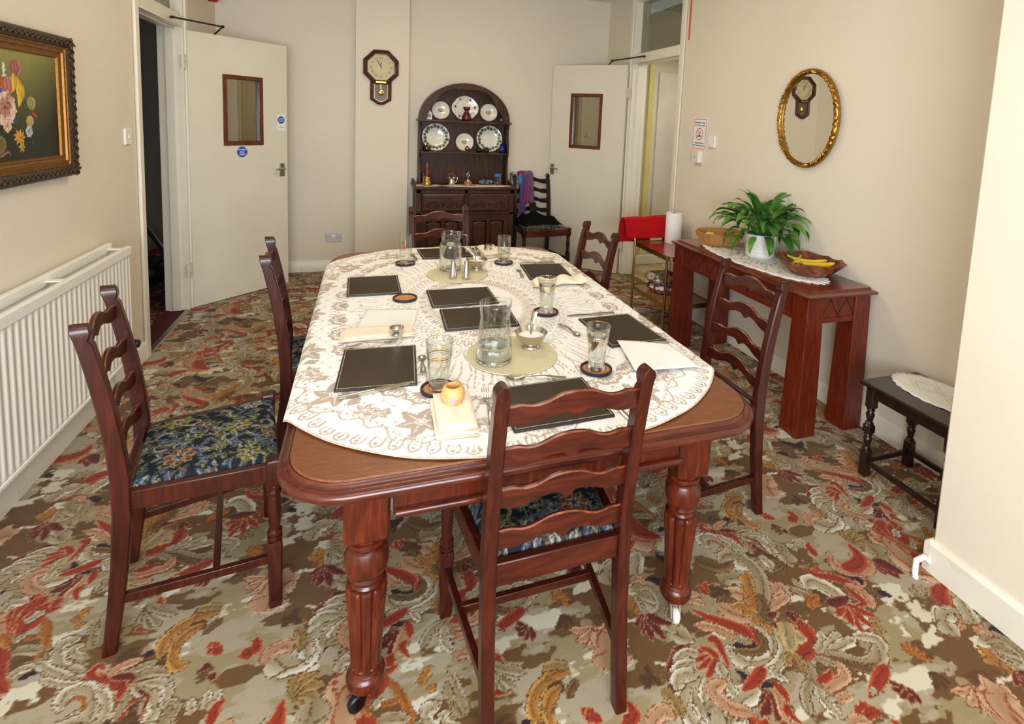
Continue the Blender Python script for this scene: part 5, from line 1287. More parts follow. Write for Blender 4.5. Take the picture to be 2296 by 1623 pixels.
MB().lathe([(0, 0), (.037, 0), (.039, .003), (.036, .02), (.031, .056), (.0325, .070), (.030, .070), (.029, .056), (0, .05)], 32).build('jug_body', CHROME, mj, smooth=60)
MB().loft([[(-.028, -.012, .045), (-.028, .012, .045), (-.030, .013, .071), (-.030, -.013, .071)], [(-.042, -.006, .058), (-.042, .006, .058), (-.058, .006, .076), (-.058, -.006, .076)]]).build('spout', CHROME, mj, smooth=40)
MB().tube([(.030, 0, .066), (.055, 0, .068), (.058, 0, .060), (.044, 0, .024), (.037, 0, .018)], .004, 8).build('handle', CHROME, mj, smooth=60)
m = MB(); rg = random.Random(8)
for k in range(16):
    a = rg.uniform(0, 6.28); r_ = rg.uniform(.01, .045); q = (r_*math.cos(a), r_*.6*math.sin(a), rg.uniform(.085, .115))
    m.tube([(q[0]*.2, q[1]*.2, .05), (q[0]*.7, q[1]*.7, .08), q], .0016, 5)
    for j in range(3): m.ball((q[0]+rg.uniform(-.008, .008), q[1], q[2]+rg.uniform(-.01, .006)), .006, .004, .007, 6, 4)
sp = m.build('dried_sprigs', mat('dried_flower', (122, 72, 36), .8, var=.3, vscale=80), smooth=60); sp.location = mj.location; tag(sp, 'dried brown flower sprigs standing in the chrome jug', 'dried flowers')
cb = empty('counter_bell', (.925, 5.205, .870), 0, 'domed bell with orange base and chrome loop handle on a small dish', 'bell')
MB().lathe([(0, 0), (.070, 0), (.080, .006), (.078, .010), (.06, .006), (0, .006)], 36).build('dish', GREYM, cb, smooth=50)
MB().lathe([(0, .006), (.038, .006), (.042, .014), (.038, .030), (.030, .036), (0, .036)], 28).build('orange_base', mat('orange_wood', (190, 96, 30), .3, var=.1), cb, smooth=50)
MB().lathe([(0, .034), (.026, .034), (.024, .046), (.012, .058), (.004, .062), (0, .062)], 28).build('dome', CHROME, cb, smooth=60)
MB().tube([(0, 0, .06), (0, 0, .080)], .004, 8).tube([(.014*math.sin(a), 0, .096-.014*math.cos(a)) for a in np.linspace(0, 6.283, 21)], .0042, 8).ball((0, 0, .118), .006).build('loop_handle', CHROME, cb, smooth=60)
tag(MB().box(0, 0, 0, .055, .018, .006).build('yellow_pencil_stub', mat('yellow_paint', (196, 158, 40), .4), smooth=0, bevel=.002, loc=(.965, 5.155, .871), rot=(0, 0, R(8))), 'small yellow bar lying right of the domed bell', 'pencil')
m = MB(); rg = random.Random(5); rings = []
for i in range(18):
    t = i/17; rr = .030*math.sin(math.pi*min(1, t*.96+.03))**.5
    rings.append([(-.075+.15*t, rr*1.1*math.cos(2*math.pi*k/14)*(1+.2*math.sin(3*k+i)), .027+rr*.85*math.sin(2*math.pi*k/14)*(1+.22*math.sin(2.3*k+1.7*i))) for k in range(14)])
tag(m.loft(rings).build('scrunched_cloth', patches('blue_checked_cloth', [(84, 104, 118), (40, 48, 58), (150, 160, 166), (60, 76, 90)], 60, .9), smooth=80, loc=(1.105, 5.215, .870)), 'scrunched blue and grey patterned cloth on the dresser', 'cloth')
tag(MB().lathe([(0, 0), (.018, 0), (.023, .014), (.021, .034), (.012, .046), (.014, .052), (0, .054)], 20).build('spice_pot', mat('red_brown_glaze', (84, 34, 26), .25, var=.1), smooth=60, loc=(1.150, 5.285, .8695)), 'little red-brown pot left of the blue-lidded jar', 'pot')
sj = empty('sweet_jar', (1.220, 5.215, .8695), 0, 'clear glass jar with bright blue lid on the dresser', 'jar')
MB().lathe([(0, 0), (.038, 0), (.042, .004), (.042, .058), (.034, .070), (.030, .076), (.030, .084), (.028, .084), (.028, .074), (.039, .056), (.039, .005), (0, .005)], 32).build('jar_body', GLASS, sj, smooth=60)
MB().lathe([(0, .082), (.036, .082), (.038, .086), (.037, .108), (.034, .111), (0, .111)], 32).build('lid', mat('blue_lid', (44, 118, 206), .35), sj, smooth=40)
m = MB(); rg = random.Random(2)
for k in range(12): m.ball((rg.uniform(-.024, .024), rg.uniform(-.024, .024), .012+.008*(k % 3)), .009, .008, .007, 8, 6)
sw = m.build('sweets', mat('brown_sweets', (120, 70, 40), .4, var=.3, vscale=90), smooth=60, loc=(1.220, 5.215, .8695)); tag(sw, 'brown sweets at the bottom of the blue-lidded jar', 'sweets', kind='stuff')

# clothes on the side chair
def drape_strip(name, pts, wd, m, label, cat, ripple=.008, seed=0, n=26, yoff=None):
    """cloth hanging along a path: pts (x, y, z), width wd(t)"""
    C = [Vector(p) for p in pts]; G = []
    for i in range(n+1):
        u = i/n*(len(C)-1); k = min(int(u), len(C)-2); f = u-k; p = C[k]*(1-f)+C[k+1]*f; row = []
        for j in range(13):
            v = -1+2*j/12; w_ = wd(i/n)
            row.append((p.x+w_*v, p.y+ripple*math.sin(v*7+i*.25+seed)*(.4+i/n), p.z+.004*math.sin(v*3+seed)))
        G.append(row)
    o = MB().sheet(G).build(name, m, smooth=180, solid=.004, sub=1); return tag(o, label, cat)
PURP = patches('purple_knit', [(118, 78, 122), (102, 64, 112), (132, 92, 132), (122, 80, 118)], 16, .9)
drape_strip('scarf', [(1.560, 5.455, .70), (1.562, 5.452, .90), (1.568, 5.43, .985), (1.573, 5.39, .994), (1.578, 5.352, .97), (1.585, 5.335, .86), (1.59, 5.325, .76), (1.592, 5.320, .665)], lambda t: .050, PURP, 'purple scarf over the back of the side chair', 'scarf', .012, 0, 34)
drape_strip('scarf', [(1.535, 5.455, .80), (1.535, 5.43, .986), (1.535, 5.39, .992), (1.532, 5.34, .95), (1.528, 5.318, .80), (1.515, 5.310, .66), (1.498, 5.306, .545)], lambda t: .045+.01*math.sin(t*5), mat('violet_knit', (98, 66, 120), .9, var=.15, vscale=30), 'violet scarf end hanging beside the purple one', 'scarf', .012, 2, 34)
drape_strip('red_scarf', [(1.552, 5.322, .84), (1.552, 5.312, .76), (1.550, 5.306, .68)], lambda t: .018-.006*t, mat('red_knit', (178, 36, 58), .9, var=.1), 'red cloth tip showing between the two purple scarf ends', 'cloth', .004, 1, 12)
SEQ = patches('grey_sequins', [(96, 98, 96), (122, 124, 120), (76, 78, 78), (106, 108, 106), (236, 236, 230)], 60, .3)
m = MB(); rings = []
for i in range(14):
    t = i/13; rx = .066*math.sin(math.pi*min(.98, t*.9+.06))**.45*(1 if t > .3 else .9); 
    rings.append([(1.440+.012*math.sin(i*.8)+rx*math.cos(2*math.pi*k/20)*(1+.08*math.sin(3*k+i)), 5.40+.034*math.sin(2*math.pi*k/20), .665+.315*t) for k in range(20)])
tag(m.loft(rings).build('shoulder_bag', SEQ, smooth=80), 'grey sequinned bag hanging on the left post of the side chair', 'bag')
m = MB(); m.loft([[(1.487+dx, 5.338+dy, z) for dx, dy in ((-.016, -.012), (.016, -.012), (.016, .012), (-.016, .012))] for z in (.865, .90, .935, .955)])
bt = m.build('drink_carton', mat('turquoise_print', (40, 130, 190), .4, var=.25, vscale=50), smooth=0, bevel=.004); tag(bt, 'bright blue object with red cap tucked beside the purple scarf', 'bottle')
MB().lathe([(0, .955), (.014, .955), (.014, .972), (0, .973)], 14, (1.487, 5.338, 0)).build('cap', mat('red_cap', (214, 48, 32), .4), bt, smooth=40)
G = []; rg = random.Random(6)
for j in range(22):
    row = []
    for i in range(30):
        u, v = i/29, j/21
        x = 1.425+.45*u+.05*v*(1-u); y = 5.27-.27*v*(1-.25*u)+.03*math.sin(u*4)
        e = min(1, 5*min(u, 1-u, v, 1-v)); z = .488+.115*e*(1-.62*u)+.014*math.sin(u*14+v*5)*e+.012*math.sin(v*11+u*6)*e
        row.append((x, y, z))
    G.append(row)
o = MB().sheet(G); b_ = [[(x, y, .4885) for x, y, z in r[::-1]] for r in G]; o.sheet(b_)
tag(o.build('folded_coat', mat('black_wool', (15, 16, 15), .95, var=.3, vscale=30, bump=.4, bscale=120, spec=.1), smooth=100), 'black garment in a heap on the side chair seat', 'coat')
drape_strip('dark_scarf', [(1.622, 5.32, .68), (1.632, 5.31, .60), (1.640, 5.30, .535)], lambda t: .036, mat('brown_black_wool', (36, 24, 20), .95, var=.2), 'dark brown cloth hanging below the purple scarf', 'cloth', .006, 3, 12)
# ---------------------------------------------------------------- things on the walls
def wallM(side, x, y, z):
    """local x right, y up, z out of the wall"""
    u, w_ = {'right': ((0, -1, 0), (-1, 0, 0)), 'left': ((0, 1, 0), (1, 0, 0)), 'back': ((1, 0, 0), (0, -1, 0))}[side]
    return Matrix(((u[0], 0, w_[0], x), (u[1], 0, w_[1], y), (0, 1, 0, z), (0, 0, 0, 1)))
def wall_empty(name, M, label, cat, group=None):
    o = empty(name, label=label, cat=cat, group=group); o.matrix_world = M; return o
# pendulum clock
ck = wall_empty('wall_clock', wallM('back', .112, 5.329, 1.944), 'octagonal dark wooden pendulum clock on the wall pier', 'clock')
def octo(r, z, k=0): return [(r*math.cos(R(22.5+45*i)), r*math.sin(R(22.5+45*i)), z) for i in range(8)]
c8 = 1/math.cos(R(22.5)); m = MB()
m.loft([octo(r*c8, z) for r, z in ((.118, .004), (.118, .034), (.122, .040), (.132, .036), (.142, .044), (.152, .038), (.157, .026), (.155, .0), (.118, .0))], caps=False)
CLK = wood('clock_case_wood', (50, 22, 20), (74, 36, 32), (96, 52, 44), (20, 20, 20), .3, .4)
m.build('octagonal_case', CLK, ck, smooth=25)
lo_ = [(-.094, -.12), (-.094, -.298), (-.080, -.306), (-.055, -.322), (-.03, -.340), (0, -.346), (.03, -.340), (.055, -.322), (.080, -.306), (.094, -.298), (.094, -.12)]
li_ = [(-.066, -.12), (-.066, -.285), (-.056, -.292), (-.036, -.304), (-.018, -.314), (0, -.317), (.018, -.314), (.036, -.304), (.056, -.292), (.066, -.285), (.066, -.12)]
m = MB()
rings = []
for (a, b_) in zip(lo_, li_): rings.append([(a[0], a[1], 0), (a[0], a[1], .024), ((a[0]+b_[0])/2, (a[1]+b_[1])/2, .034), (b_[0], b_[1], .028), (b_[0], b_[1], 0)])
m.loft(rings); m.build('pendulum_case', CLK, ck, smooth=25)
MB().add([(x, y, .002) for x, y in li_], [tuple(range(len(li_)))]).build('case_back', mat('case_shadow_wood', (96, 84, 78), .3, var=.1), ck, smooth=0)
MB().loft([octo(.120*c8, z) for z in (.004, .010)]).build('dial', mat('dial_cream', (230, 216, 178), .5, var=.02), ck, smooth=0)
m = MB()
for i in range(8):
    a = R(22.5+45*i); b_ = R(67.5+45*i); q = .066*c8
    m.tube([(q*math.cos(a), q*math.sin(a), .0105), (q*math.cos(b_), q*math.sin(b_), .0105)], .0009, 4)
m.build('dial_ring', mat('dial_line', (206, 186, 150), .6), ck, smooth=0)
CINK = mat('dial_ink', (92, 84, 78), .6, var=.02)
for h_, s_ in enumerate(('XII', 'I', 'II', 'III', 'IIII', 'V', 'VI', 'VII', 'VIII', 'IX', 'X', 'XI')):
    a = R(90-30*h_); text('numeral', s_, .026, CINK, ck, (.086*math.cos(a), .086*math.sin(a), .0105), (0, 0, a-R(90)))
m = MB(); a = R(90+1)
m.loft([[(x*math.cos(a)-y*math.sin(a), x*math.sin(a)+y*math.cos(a), z) for x, y, z in q] for q in ([(-.012, -.002, .0125), (-.012, .002, .0125), (-.012, .002, .0135), (-.012, -.002, .0135)], [(.03, -.0045, .0125), (.03, .0045, .0125), (.03, .0045, .0135), (.03, -.0045, .0135)], [(.060, -.0008, .0125), (.060, .0008, .0125), (.060, .0008, .0135), (.060, -.0008, .0135)])])
m.build('hour_hand', CINK, ck, smooth=0)
m = MB(); a = R(90+27)
m.loft([[(x*math.cos(a)-y*math.sin(a), x*math.sin(a)+y*math.cos(a), z) for x, y, z in q] for q in ([(-.015, -.0015, .0145), (-.015, .0015, .0145), (-.015, .0015, .0155), (-.015, -.0015, .0155)], [(.05, -.0038, .0145), (.05, .0038, .0145), (.05, .0038, .0155), (.05, -.0038, .0155)], [(.082, -.0006, .0145), (.082, .0006, .0145), (.082, .0006, .0155), (.082, -.0006, .0155)])])
m.build('minute_hand', CINK, ck, smooth=0)
MB().loft([octo(.1195*c8, z) for z in (.030, .032)]).build('dial_glass', LOWG, ck, smooth=0)
MB().box(-.046, -.147, .036, .046, -.128, .046).build('brass_plate', BRASS, ck, smooth=0, bevel=.002)
pd_ = MB().box(-.0035, -.22, .008, .0035, -.14, .011).build('pendulum_rod', BRASS, ck, smooth=0)
MB().lathe([(0, 0), (.030, 0), (.032, .003), (.026, .007), (0, .009)], 32, (0, -.228, .010)).build('pendulum_bob', mat('pale_brass', (226, 196, 120), .2, 1, var=.05), pd_, smooth=60)
m = MB(); m.tube([(x*.86, y*.98-.004, .0305) for x, y in li_], .0016, 6); m.build('glass_gilding', GOLD, ck, smooth=0)
MB().add([(x, y, .029) for x, y in li_], [tuple(range(len(li_)))]).build('case_glass', LOWG, ck, smooth=0, solid=.002)

# oval gilt mirror
mi = wall_empty('oval_mirror', wallM('right', 2.449, 2.540, 1.593) @ Matrix.Rotation(R(-1.5), 4, 'Y') @ Matrix.Rotation(R(1.0), 4, 'X'), 'oval mirror in carved gilt frame on the right wall', 'mirror')
ma, mb_ = .237, .290
m = MB(); rings = []
for i in range(180):
    a = 2*math.pi*i/180; w_ = .018*abs(math.sin(11*a))**.7*.5; k = .0035*math.sin(44*a)+.003*math.sin(62*a+1)
    pr = [(0, .0), (0, .014), (-.006, .022+k), (-.014, .027+k*1.6), (-.022, .026+w_*.3+k), (-.027, .020), (-.030, .012), (-.030, .0)]
    rings.append([((ma+o_)*math.cos(a), (mb_+o_)*math.sin(a), z) for o_, z in pr])
rings.append(rings[0]); m.loft(rings, caps=False).build('carved_frame', GILT, mi, smooth=50)
m = MB()
for i in range(96):      # raised leaf scrolls and beads round the frame
    a = 2*math.pi*i/96; c, s_ = math.cos(a), math.sin(a); t = Vector((-ma*s_, mb_*c, 0)).normalized(); n_ = Vector((t.y, -t.x, 0))
    p = Vector(((ma-.013)*c, (mb_-.013)*s_, .028)); f = 1 if (i//8) % 2 else -1
    if i % 8 < 5: m.tube([tuple(p-t*.009-n_*.008*f), tuple(p+n_*.003*f+Vector((0, 0, .003))), tuple(p+t*.009+n_*.007*f)], [.0018, .0042, .0016], 6)
    else: m.ball(tuple(p), .0055, .0055, .004, 8, 6)
m.build('leaf_carving', GILT, mi, smooth=60)
MIRR = mat('mirror_silver', (232, 228, 216), .0, 1, var=0)
MB().add([((ma-.026)*math.cos(a), (mb_-.026)*math.sin(a), .008) for a in np.linspace(0, 2*math.pi, 121)[:-1]], [tuple(range(120))]).build('mirror_glass', MIRR, mi, smooth=0)

# framed flower painting (left wall)
PW, PH = .86, .59
pf = wall_empty('framed_painting', wallM('left', -1.248, 2.94-PW/2, 1.477), 'flower still life in an ornate dark and gilt frame on the left wall', 'painting')
def picture_frame(o0, o1, prof, n=1):
    m = MB(); rings = []
    for d, z in prof:
        hw, hh = PW/2-d, PH/2-d; ring = []
        for (ax, ay), (bx, by) in (((-1, -1), (1, -1)), ((1, -1), (1, 1)), ((1, 1), (-1, 1)), ((-1, 1), (-1, -1))):
            for k in range(n):
                t = k/n; ring.append(((ax+(bx-ax)*t)*hw, (ay+(by-ay)*t)*hh, z))
        rings.append(ring)
    return m.loft(rings, caps=False)
ORN = mat('carved_dark_gilt', (74, 58, 42), .45, .4, var=.45, vscale=110, bump=1, bscale=120)
ANTG = mat('antique_gold', (140, 96, 44), .42, .7, var=.15, vscale=60, bump=.2, bscale=160)
picture_frame(0, 0, [(0, 0), (0, .030), (.008, .040), (.024, .042), (.040, .034), (.046, .028)], 60).build('outer_frame', ORN, pf, smooth=60)
m = MB(); rg = random.Random(12)
for side_ in range(4):
    L_ = PW if side_ % 2 == 0 else PH; n_ = int(L_/.017)
    for k in range(n_):
        t = -L_/2+.01+(L_-.02)*k/(n_-1); d = .026; sgn = 1 if k % 2 else -1
        def pt(a, b_, z): return {0: (a, -PH/2+b_, z), 1: (PW/2-b_, a, z), 2: (a, PH/2-b_, z), 3: (-PW/2+b_, a, z)}[side_]
        m.tube([pt(t-.010, d-.008*sgn, .040), pt(t-.002, d+.006*sgn, .045), pt(t+.007, d+.007*sgn, .044), pt(t+.010, d-.002*sgn, .042)], [.0022, .0042, .0034, .0016], 5)
m.build('frame_carving', ORN, pf, smooth=60)
picture_frame(0, 0, [(.046, .028), (.047, .030), (.052, .030), (.053, .024), (.060, .024), (.062, .028), (.068, .028), (.070, .021), (.080, .018), (.086, .020), (.090, .018), (.094, .010)]).build('inner_frame', ANTG, pf, smooth=0)
def painting_canvas():
    w_, h_ = PW-.186, PH-.186; cv = Canvas(-w_/2, -h_/2, w_, h_, .0016, (96, 100, 44)); X, Y = cv.X, cv.Y
    rg2 = np.random.default_rng(2); u, v = (X+w_/2)/w_, (Y+h_/2)/h_
    a = np.clip(v*1.3-.25-.35*(u-.62)**2*4+.05*np.sin(9*u+3*v), 0, 1)[..., None]
    cv.img[:] = np.array((28, 30, 18))*(1-a)+np.array((146, 140, 72))*a
    cv.img[:] += 1.5*np.sin(X*160+Y*60)[..., None]*a
    pyc, pzc = 2.94-PW/2, 1.477
    def P(y, z): return (y-pyc, z-pzc)
    rg = random.Random(7)
    for k in range(70):   # foliage
        c = P(rg.uniform(2.20, 2.66), rg.uniform(1.34, 1.54)); q = rg.uniform(0, 6.28); l = rg.uniform(.02, .05)
        cv.stroke([c, (c[0]+l*math.cos(q), c[1]+l*math.sin(q))], .014, plume((70, 92, 40), (30, 48, 24), (18, 28, 16), 0, .001), taper=(.3, .6), n=14)
    def bloom(c, r, n, o_, i_, rot=0):
        for ring_, sc in ((n, 1.0), (max(3, n-2), .62)):
            for k in range(ring_):
                q = rot+6.283*k/ring_+sc; cv.stroke([(c[0]+r*sc*.2*math.cos(q), c[1]+r*sc*.2*math.sin(q)), (c[0]+r*sc*math.cos(q), c[1]+r*sc*math.sin(q))], r*sc*1.15, plume(o_, i_, tuple(x*.6 for x in i_), 0, .0008), taper=(.5, .25), n=16)
        cv.blob(c, r*.2, r*.2, 0, tuple(x*.8 for x in i_), .002)
    def spire(y, z0, z1, col):
        for k in range(34):
            t = rg.random(); cv.blob((P(y+rg.uniform(-1, 1)*.013*(1.2-t), 0)[0], P(0, z0+(z1-z0)*t)[1]), .005, .0045, 0, tuple(min(255, x+rg.uniform(-30, 10)) for x in col), .001)
    spire(2.445, 1.60, 1.69, (214, 216, 196)); spire(2.503, 1.57, 1.63, (222, 224, 220)); spire(2.30, 1.57, 1.66, (200, 200, 214))
    bloom(P(2.45, 1.544), .052, 14, (206, 108, 38), (150, 62, 18)); bloom(P(2.27, 1.52), .05, 10, (220, 200, 190), (170, 130, 120)); bloom(P(2.36, 1.60), .034, 7, (200, 70, 60), (130, 30, 26))
    for y, z, o_, i_, r in ((2.573, 1.617, (196, 128, 116), (136, 72, 66), .028), (2.524, 1.551, (210, 150, 140), (160, 90, 84), .030), (2.658, 1.488, (196, 178, 128), (128, 120, 66), .024), (2.644, 1.419, (214, 200, 120), (150, 140, 60), .020)):
        c = P(y, z)
        for k in (-1, 0, 1): cv.stroke([(c[0]+k*r*.2, c[1]-r), (c[0]+k*r*.75, c[1]), (c[0]+k*r*.25, c[1]+r)], r*.9, plume(o_, i_, tuple(x*.6 for x in i_), 0, .001), taper=(.4, .3), n=18)
    for y, z in ((2.58, 1.55), (2.60, 1.53), (2.555, 1.565), (2.585, 1.51)): cv.stroke([P(y, z+.03), P(y+.006, z), P(y-.004, z-.035)], .032, plume((238, 206, 60), (196, 150, 30), (130, 96, 20), 0, .001), taper=(.3, .4), n=18)
    for k in range(9): q = k*.7; cv.stroke([P(2.573, 1.36), P(2.573+.036*math.cos(q), 1.36+.03*math.sin(q))], .016, plume((232, 184, 60), (150, 92, 24), (70, 44, 18), 0, .001), taper=(.3, .5), n=14)
    for k in range(6): q = k*1.05; cv.stroke([P(2.585, 1.325), P(2.585+.022*math.cos(q), 1.322+.022*math.sin(q))], .012, plume((224, 190, 80), (120, 84, 30), (60, 40, 18), 0, .001), n=12)
    cv.stroke([P(2.66, 1.455), P(2.685, 1.44), P(2.70, 1.432)], .012, flat((176, 66, 40)), n=12)
    bloom(P(2.636, 1.38), .022, 6, (206, 212, 208), (130, 140, 140))
    bloom(P(2.497, 1.465), .062, 9, (232, 206, 186), (176, 120, 104), .3); bloom(P(2.497, 1.47), .034, 7, (200, 146, 130), (132, 74, 66)); bloom(P(2.505, 1.405), .024, 5, (236, 214, 196), (190, 140, 120)); bloom(P(2.36, 1.43), .052, 9, (150, 110, 170), (96, 60, 120))
    cv.blob(P(2.456, 1.609), .009, .008, 0, (70, 120, 196)); cv.blob(P(2.478, 1.53), .009, .008, 0, (50, 90, 180)); cv.blob(P(2.55, 1.42), .010, .010, 0, (44, 66, 96)); cv.blob(P(2.40, 1.51), .012, .010, 0, (70, 90, 190))
    cv.blob(P(2.44, 1.338), .052, .036, 0, (112, 122, 62), .003); cv.blob(P(2.462, 1.338), .018, .022, 0, (112, 84, 36), .002, petals=6)
    cv.stroke([P(2.34, 1.302), P(2.44, 1.296), P(2.50, 1.31), P(2.515, 1.292)], .014, plume((150, 110, 100), (90, 56, 54), (40, 26, 22), 0, .001), n=24)
    return cv
pcv = painting_canvas(); xs, ys = np.linspace(pcv.x0, pcv.x0+pcv.w, 330), np.linspace(pcv.y0, pcv.y0+pcv.h, 210); X, Y = np.meshgrid(xs, ys)
cvm = mat('oil_paint', (90, 90, 50), .4, var=.03, vscale=40, attr=True, bump=.2, bscale=300)
link(grid_mesh('canvas', X, Y, np.full_like(X, .011), np.clip(pcv.sample(X, Y), 0, 255)), 'canvas', cvm, pf, smooth=0)

# radiator
rd = empty('radiator', (-1.18, 2.4, 0), 0, 'long white ribbed panel radiator under the painting', 'radiator')
def rpart(mb, name, m_, **k):
    mb.v = [(x+1.18, y-2.4, z) for x, y, z in mb.v]; return mb.build(name, m_, rd, **k)
def rib_panel(xf, sgn, ya, yb_):
    n_ = int((yb_-ya)/.0385); pts = []
    for i in range(n_):
        y = ya+(yb_-ya)*i/n_; w_ = (yb_-ya)/n_
        pts += [(xf, y), (xf, y+w_*.30), (xf-sgn*.010, y+w_*.44), (xf-sgn*.010, y+w_*.62), (xf, y+w_*.78)]
    pts.append((xf, yb_)); mb = MB(); zs = [(.232, 0), (.252, .2), (.268, 1), (.728, 1), (.744, .2), (.765, 0)]
    G = [[(xf+(x-xf)*k, y, z) for x, y in pts] for z, k in zs]; return mb.sheet(G)
m = rib_panel(-1.128, 1, 1.50, 3.195); rpart(m, 'front_panel', RADI, smooth=50, solid=.002)
rpart(MB().box(-1.144, 1.50, .222, -1.122, 3.198, .240).box(-1.144, 1.50, .752, -1.120, 3.198, .796).box(-1.146, 3.185, .225, -1.130, 3.198, .79), 'panel_rim', RADI, smooth=0, bevel=.004)
rpart(MB().box(-1.222, 1.50, .222, -1.205, 3.198, .800).box(-1.224, 1.50, .770, -1.200, 3.198, .812), 'rear_panel', RADI, smooth=0, bevel=.003)
for y in (1.9, 2.62, 3.16): rpart(MB().box(-1.205, y-.014, .786, -1.140, y+.014, .792), 'top_strap', RADI, smooth=0)
for y in (1.8, 2.95): rpart(MB().box(-1.249, y, .25, -1.220, y+.03, .78), 'wall_bracket', RADI, smooth=0)
m = MB().tube([(-1.165, 3.19, .262), (-1.165, 3.245, .262)], .011).tube([(-1.165, 3.245, .262), (-1.165, 3.262, .250), (-1.165, 3.265, .0)], .0075); rpart(m, 'pipe', RADI, smooth=60)
rpart(MB().lathe([(0, 0), (.021, 0), (.024, .006), (.022, .034), (.018, .044), (0, .046)], 18, M=Matrix.Translation((-1.165, 3.252, .262)) @ Matrix.Rotation(R(90), 4, 'Y')), 'valve_head', BLACK, smooth=40)
rpart(MB().ball((-1.165, 3.272, .268), .019, .016, .019), 'valve_cap', WHITEP, smooth=60)

# switches, sockets, signs
def wall_plate(name, M, w_, h_, label, cat, deep=.010, m_=WHITEP):
    o = MB().loft([[(-w_/2+i, -h_/2+i, z), (w_/2-i, -h_/2+i, z), (w_/2-i, h_/2-i, z), (-w_/2+i, h_/2-i, z)] for i, z in ((0, 0), (0, deep-.003), (.003, deep))]).build(name, m_, smooth=0, bevel=.0015)
    o.matrix_world = M; return tag(o, label, cat)
def screws(o, xs_, y, z): 
    m = MB()
    for x in xs_: m.lathe([(0, 0), (.0028, 0), (.0028, .0006), (0, .0006)], 10, (x, y, z))
    m.build('screws', GREYM, o, smooth=0)
for side, x, y, z, lab in (('left', -1.25, 3.566, 1.326, 'white light switch beside the left doorway'), ('right', 2.46, 3.470, 1.415, 'white light switch right of the no-smoking sign')):
    o = wall_plate('light_switch', wallM(side, x, y, z), .086, .088, lab, 'light switch', .011 if side == 'left' else .018); zt = .011 if side == 'left' else .018
    MB().prism([(-.010, zt), (-.010, zt+.006), (.012, zt+.001), (.012, zt)], -.007, .007, 'x').build('rocker', WHITEP, o, smooth=0, bevel=.001); screws(o, (-.030, .030), 0, zt)
so = wall_plate('wall_socket', wallM('back', -.303, 5.47, .325), .146, .086, 'grey-white double socket low on the back wall, left of the pier', 'socket', .010, mat('lilac_white_plastic', (204, 198, 204), .35, var=.02))
m = MB()
for sx in (-.042, .042): m.box(sx-.003, .004, .0098, sx+.003, .012, .0104).box(sx-.014, -.012, .0098, sx-.008, -.0085, .0104).box(sx+.008, -.012, .0098, sx+.014, -.0085, .0104)
m.build('pin_holes', BLACK, so, smooth=0); screws(so, (-.062, .062), 0, .0098)
for sx in (-.007, .007): MB().prism([(.006, .010), (.006, .014), (.026, .011), (.026, .010)], sx-.006, sx+.006, 'x').build('rocker', WHITEP, so, smooth=0)
jb = wall_plate('junction_box', wallM('right', 2.46, 3.640, 1.289), .086, .088, 'cream surface-mounted box below the no-smoking sign', 'wall box', .034, WHITEP)
MB().box(-.043, -.044, .0342, .043, .044, .0372).build('cover_plate', CREAMP, jb, smooth=0, bevel=.002)
MB().box(-.004, -.004, .037, .004, .004, .0385).box(-.007, .010, .037, .007, .0125, .038).build('indicator', mat('grey_mark', (110, 104, 96), .5), jb, smooth=0); screws(jb, (-.030, .030), 0, .0372)
ns = MB().box(-.093, -.124, 0, .093, .124, .0015).build('no_smoking_sign', WHT, smooth=0); ns.matrix_world = wallM('right', 2.4595, 3.648, 1.468) @ Matrix.Rotation(R(-1.5), 4, 'Z')
tag(ns, 'white bilingual no-smoking notice with red border on the right wall', 'sign')
def rr2(hx, hy, r, z): return rrect(hx, hy, r, z, 6, (0, 0))
m = MB(); A_, B_ = rr2(.086, .117, .016, .0018), rr2(.081, .112, .012, .0018); n_ = len(A_)
m.add(A_+B_, [(i, (i+1) % n_, n_+(i+1) % n_, n_+i) for i in range(n_)]); m.build('red_border', REDI, ns, smooth=0)
m = MB(); N = 40
m.add([(.047*math.cos(t), .047*math.sin(t), .0018) for t in np.linspace(0, 6.2832, N+1)[:-1]]+[(.041*math.cos(t), .041*math.sin(t), .0018) for t in np.linspace(0, 6.2832, N+1)[:-1]], [(i, (i+1) % N, N+(i+1) % N, N+i) for i in range(N)])
c, s_ = math.cos(R(-45)), math.sin(R(-45)); m.add([(x*c-y*s_, x*s_+y*c, .0021) for x, y in ((-.043, -.003), (.043, -.003), (.043, .003), (-.043, .003))], [(0, 1, 2, 3)])
m.build('prohibition_ring', REDI, ns, smooth=0)
m = MB().add([(-.026, -.021, .0019), (.012, -.021, .0019), (.012, -.012, .0019), (-.026, -.012, .0019)], [(0, 1, 2, 3)]); m.tube([(-.026, -.003, .0018), (-.016, .002, .0018), (-.004, .000, .0018), (.004, .006, .0018), (.006, .016, .0018), (-.002, .024, .0018)], .0016, 4); m.tube([(.012, .0, .0018), (.014, .012, .0018), (.009, .022, .0018)], .0013, 4)
m.build('cigarette_symbol', INK, ns, smooth=0)
MB().add([(.014, -.021, .0019), (.026, -.021, .0019), (.026, -.012, .0019), (.014, -.012, .0019)], [(0, 1, 2, 3)]).build('cigarette_tip', REDI, ns, smooth=0)
text('sign_lettering', 'Mae ysmygu yn y fangre\nhon yn erbyn y gyfraith', .0148, INK, ns, (0, .078, .0017), (0, 0, 0), sp=1.35, bold=.0003)
text('sign_lettering', 'It is against the law to\nsmoke in these premises', .0148, INK, ns, (0, -.080, .0017), (0, 0, 0), sp=1.35, bold=.0003)
tag(MB().box(2.4515, 3.883, 2.22, 2.4595, 3.893, 2.81).build('pull_cord', mat('orange_red_cord', (196, 84, 44), .5), smooth=0), 'thin red-orange cord hanging down the right wall near the ceiling', 'cord')
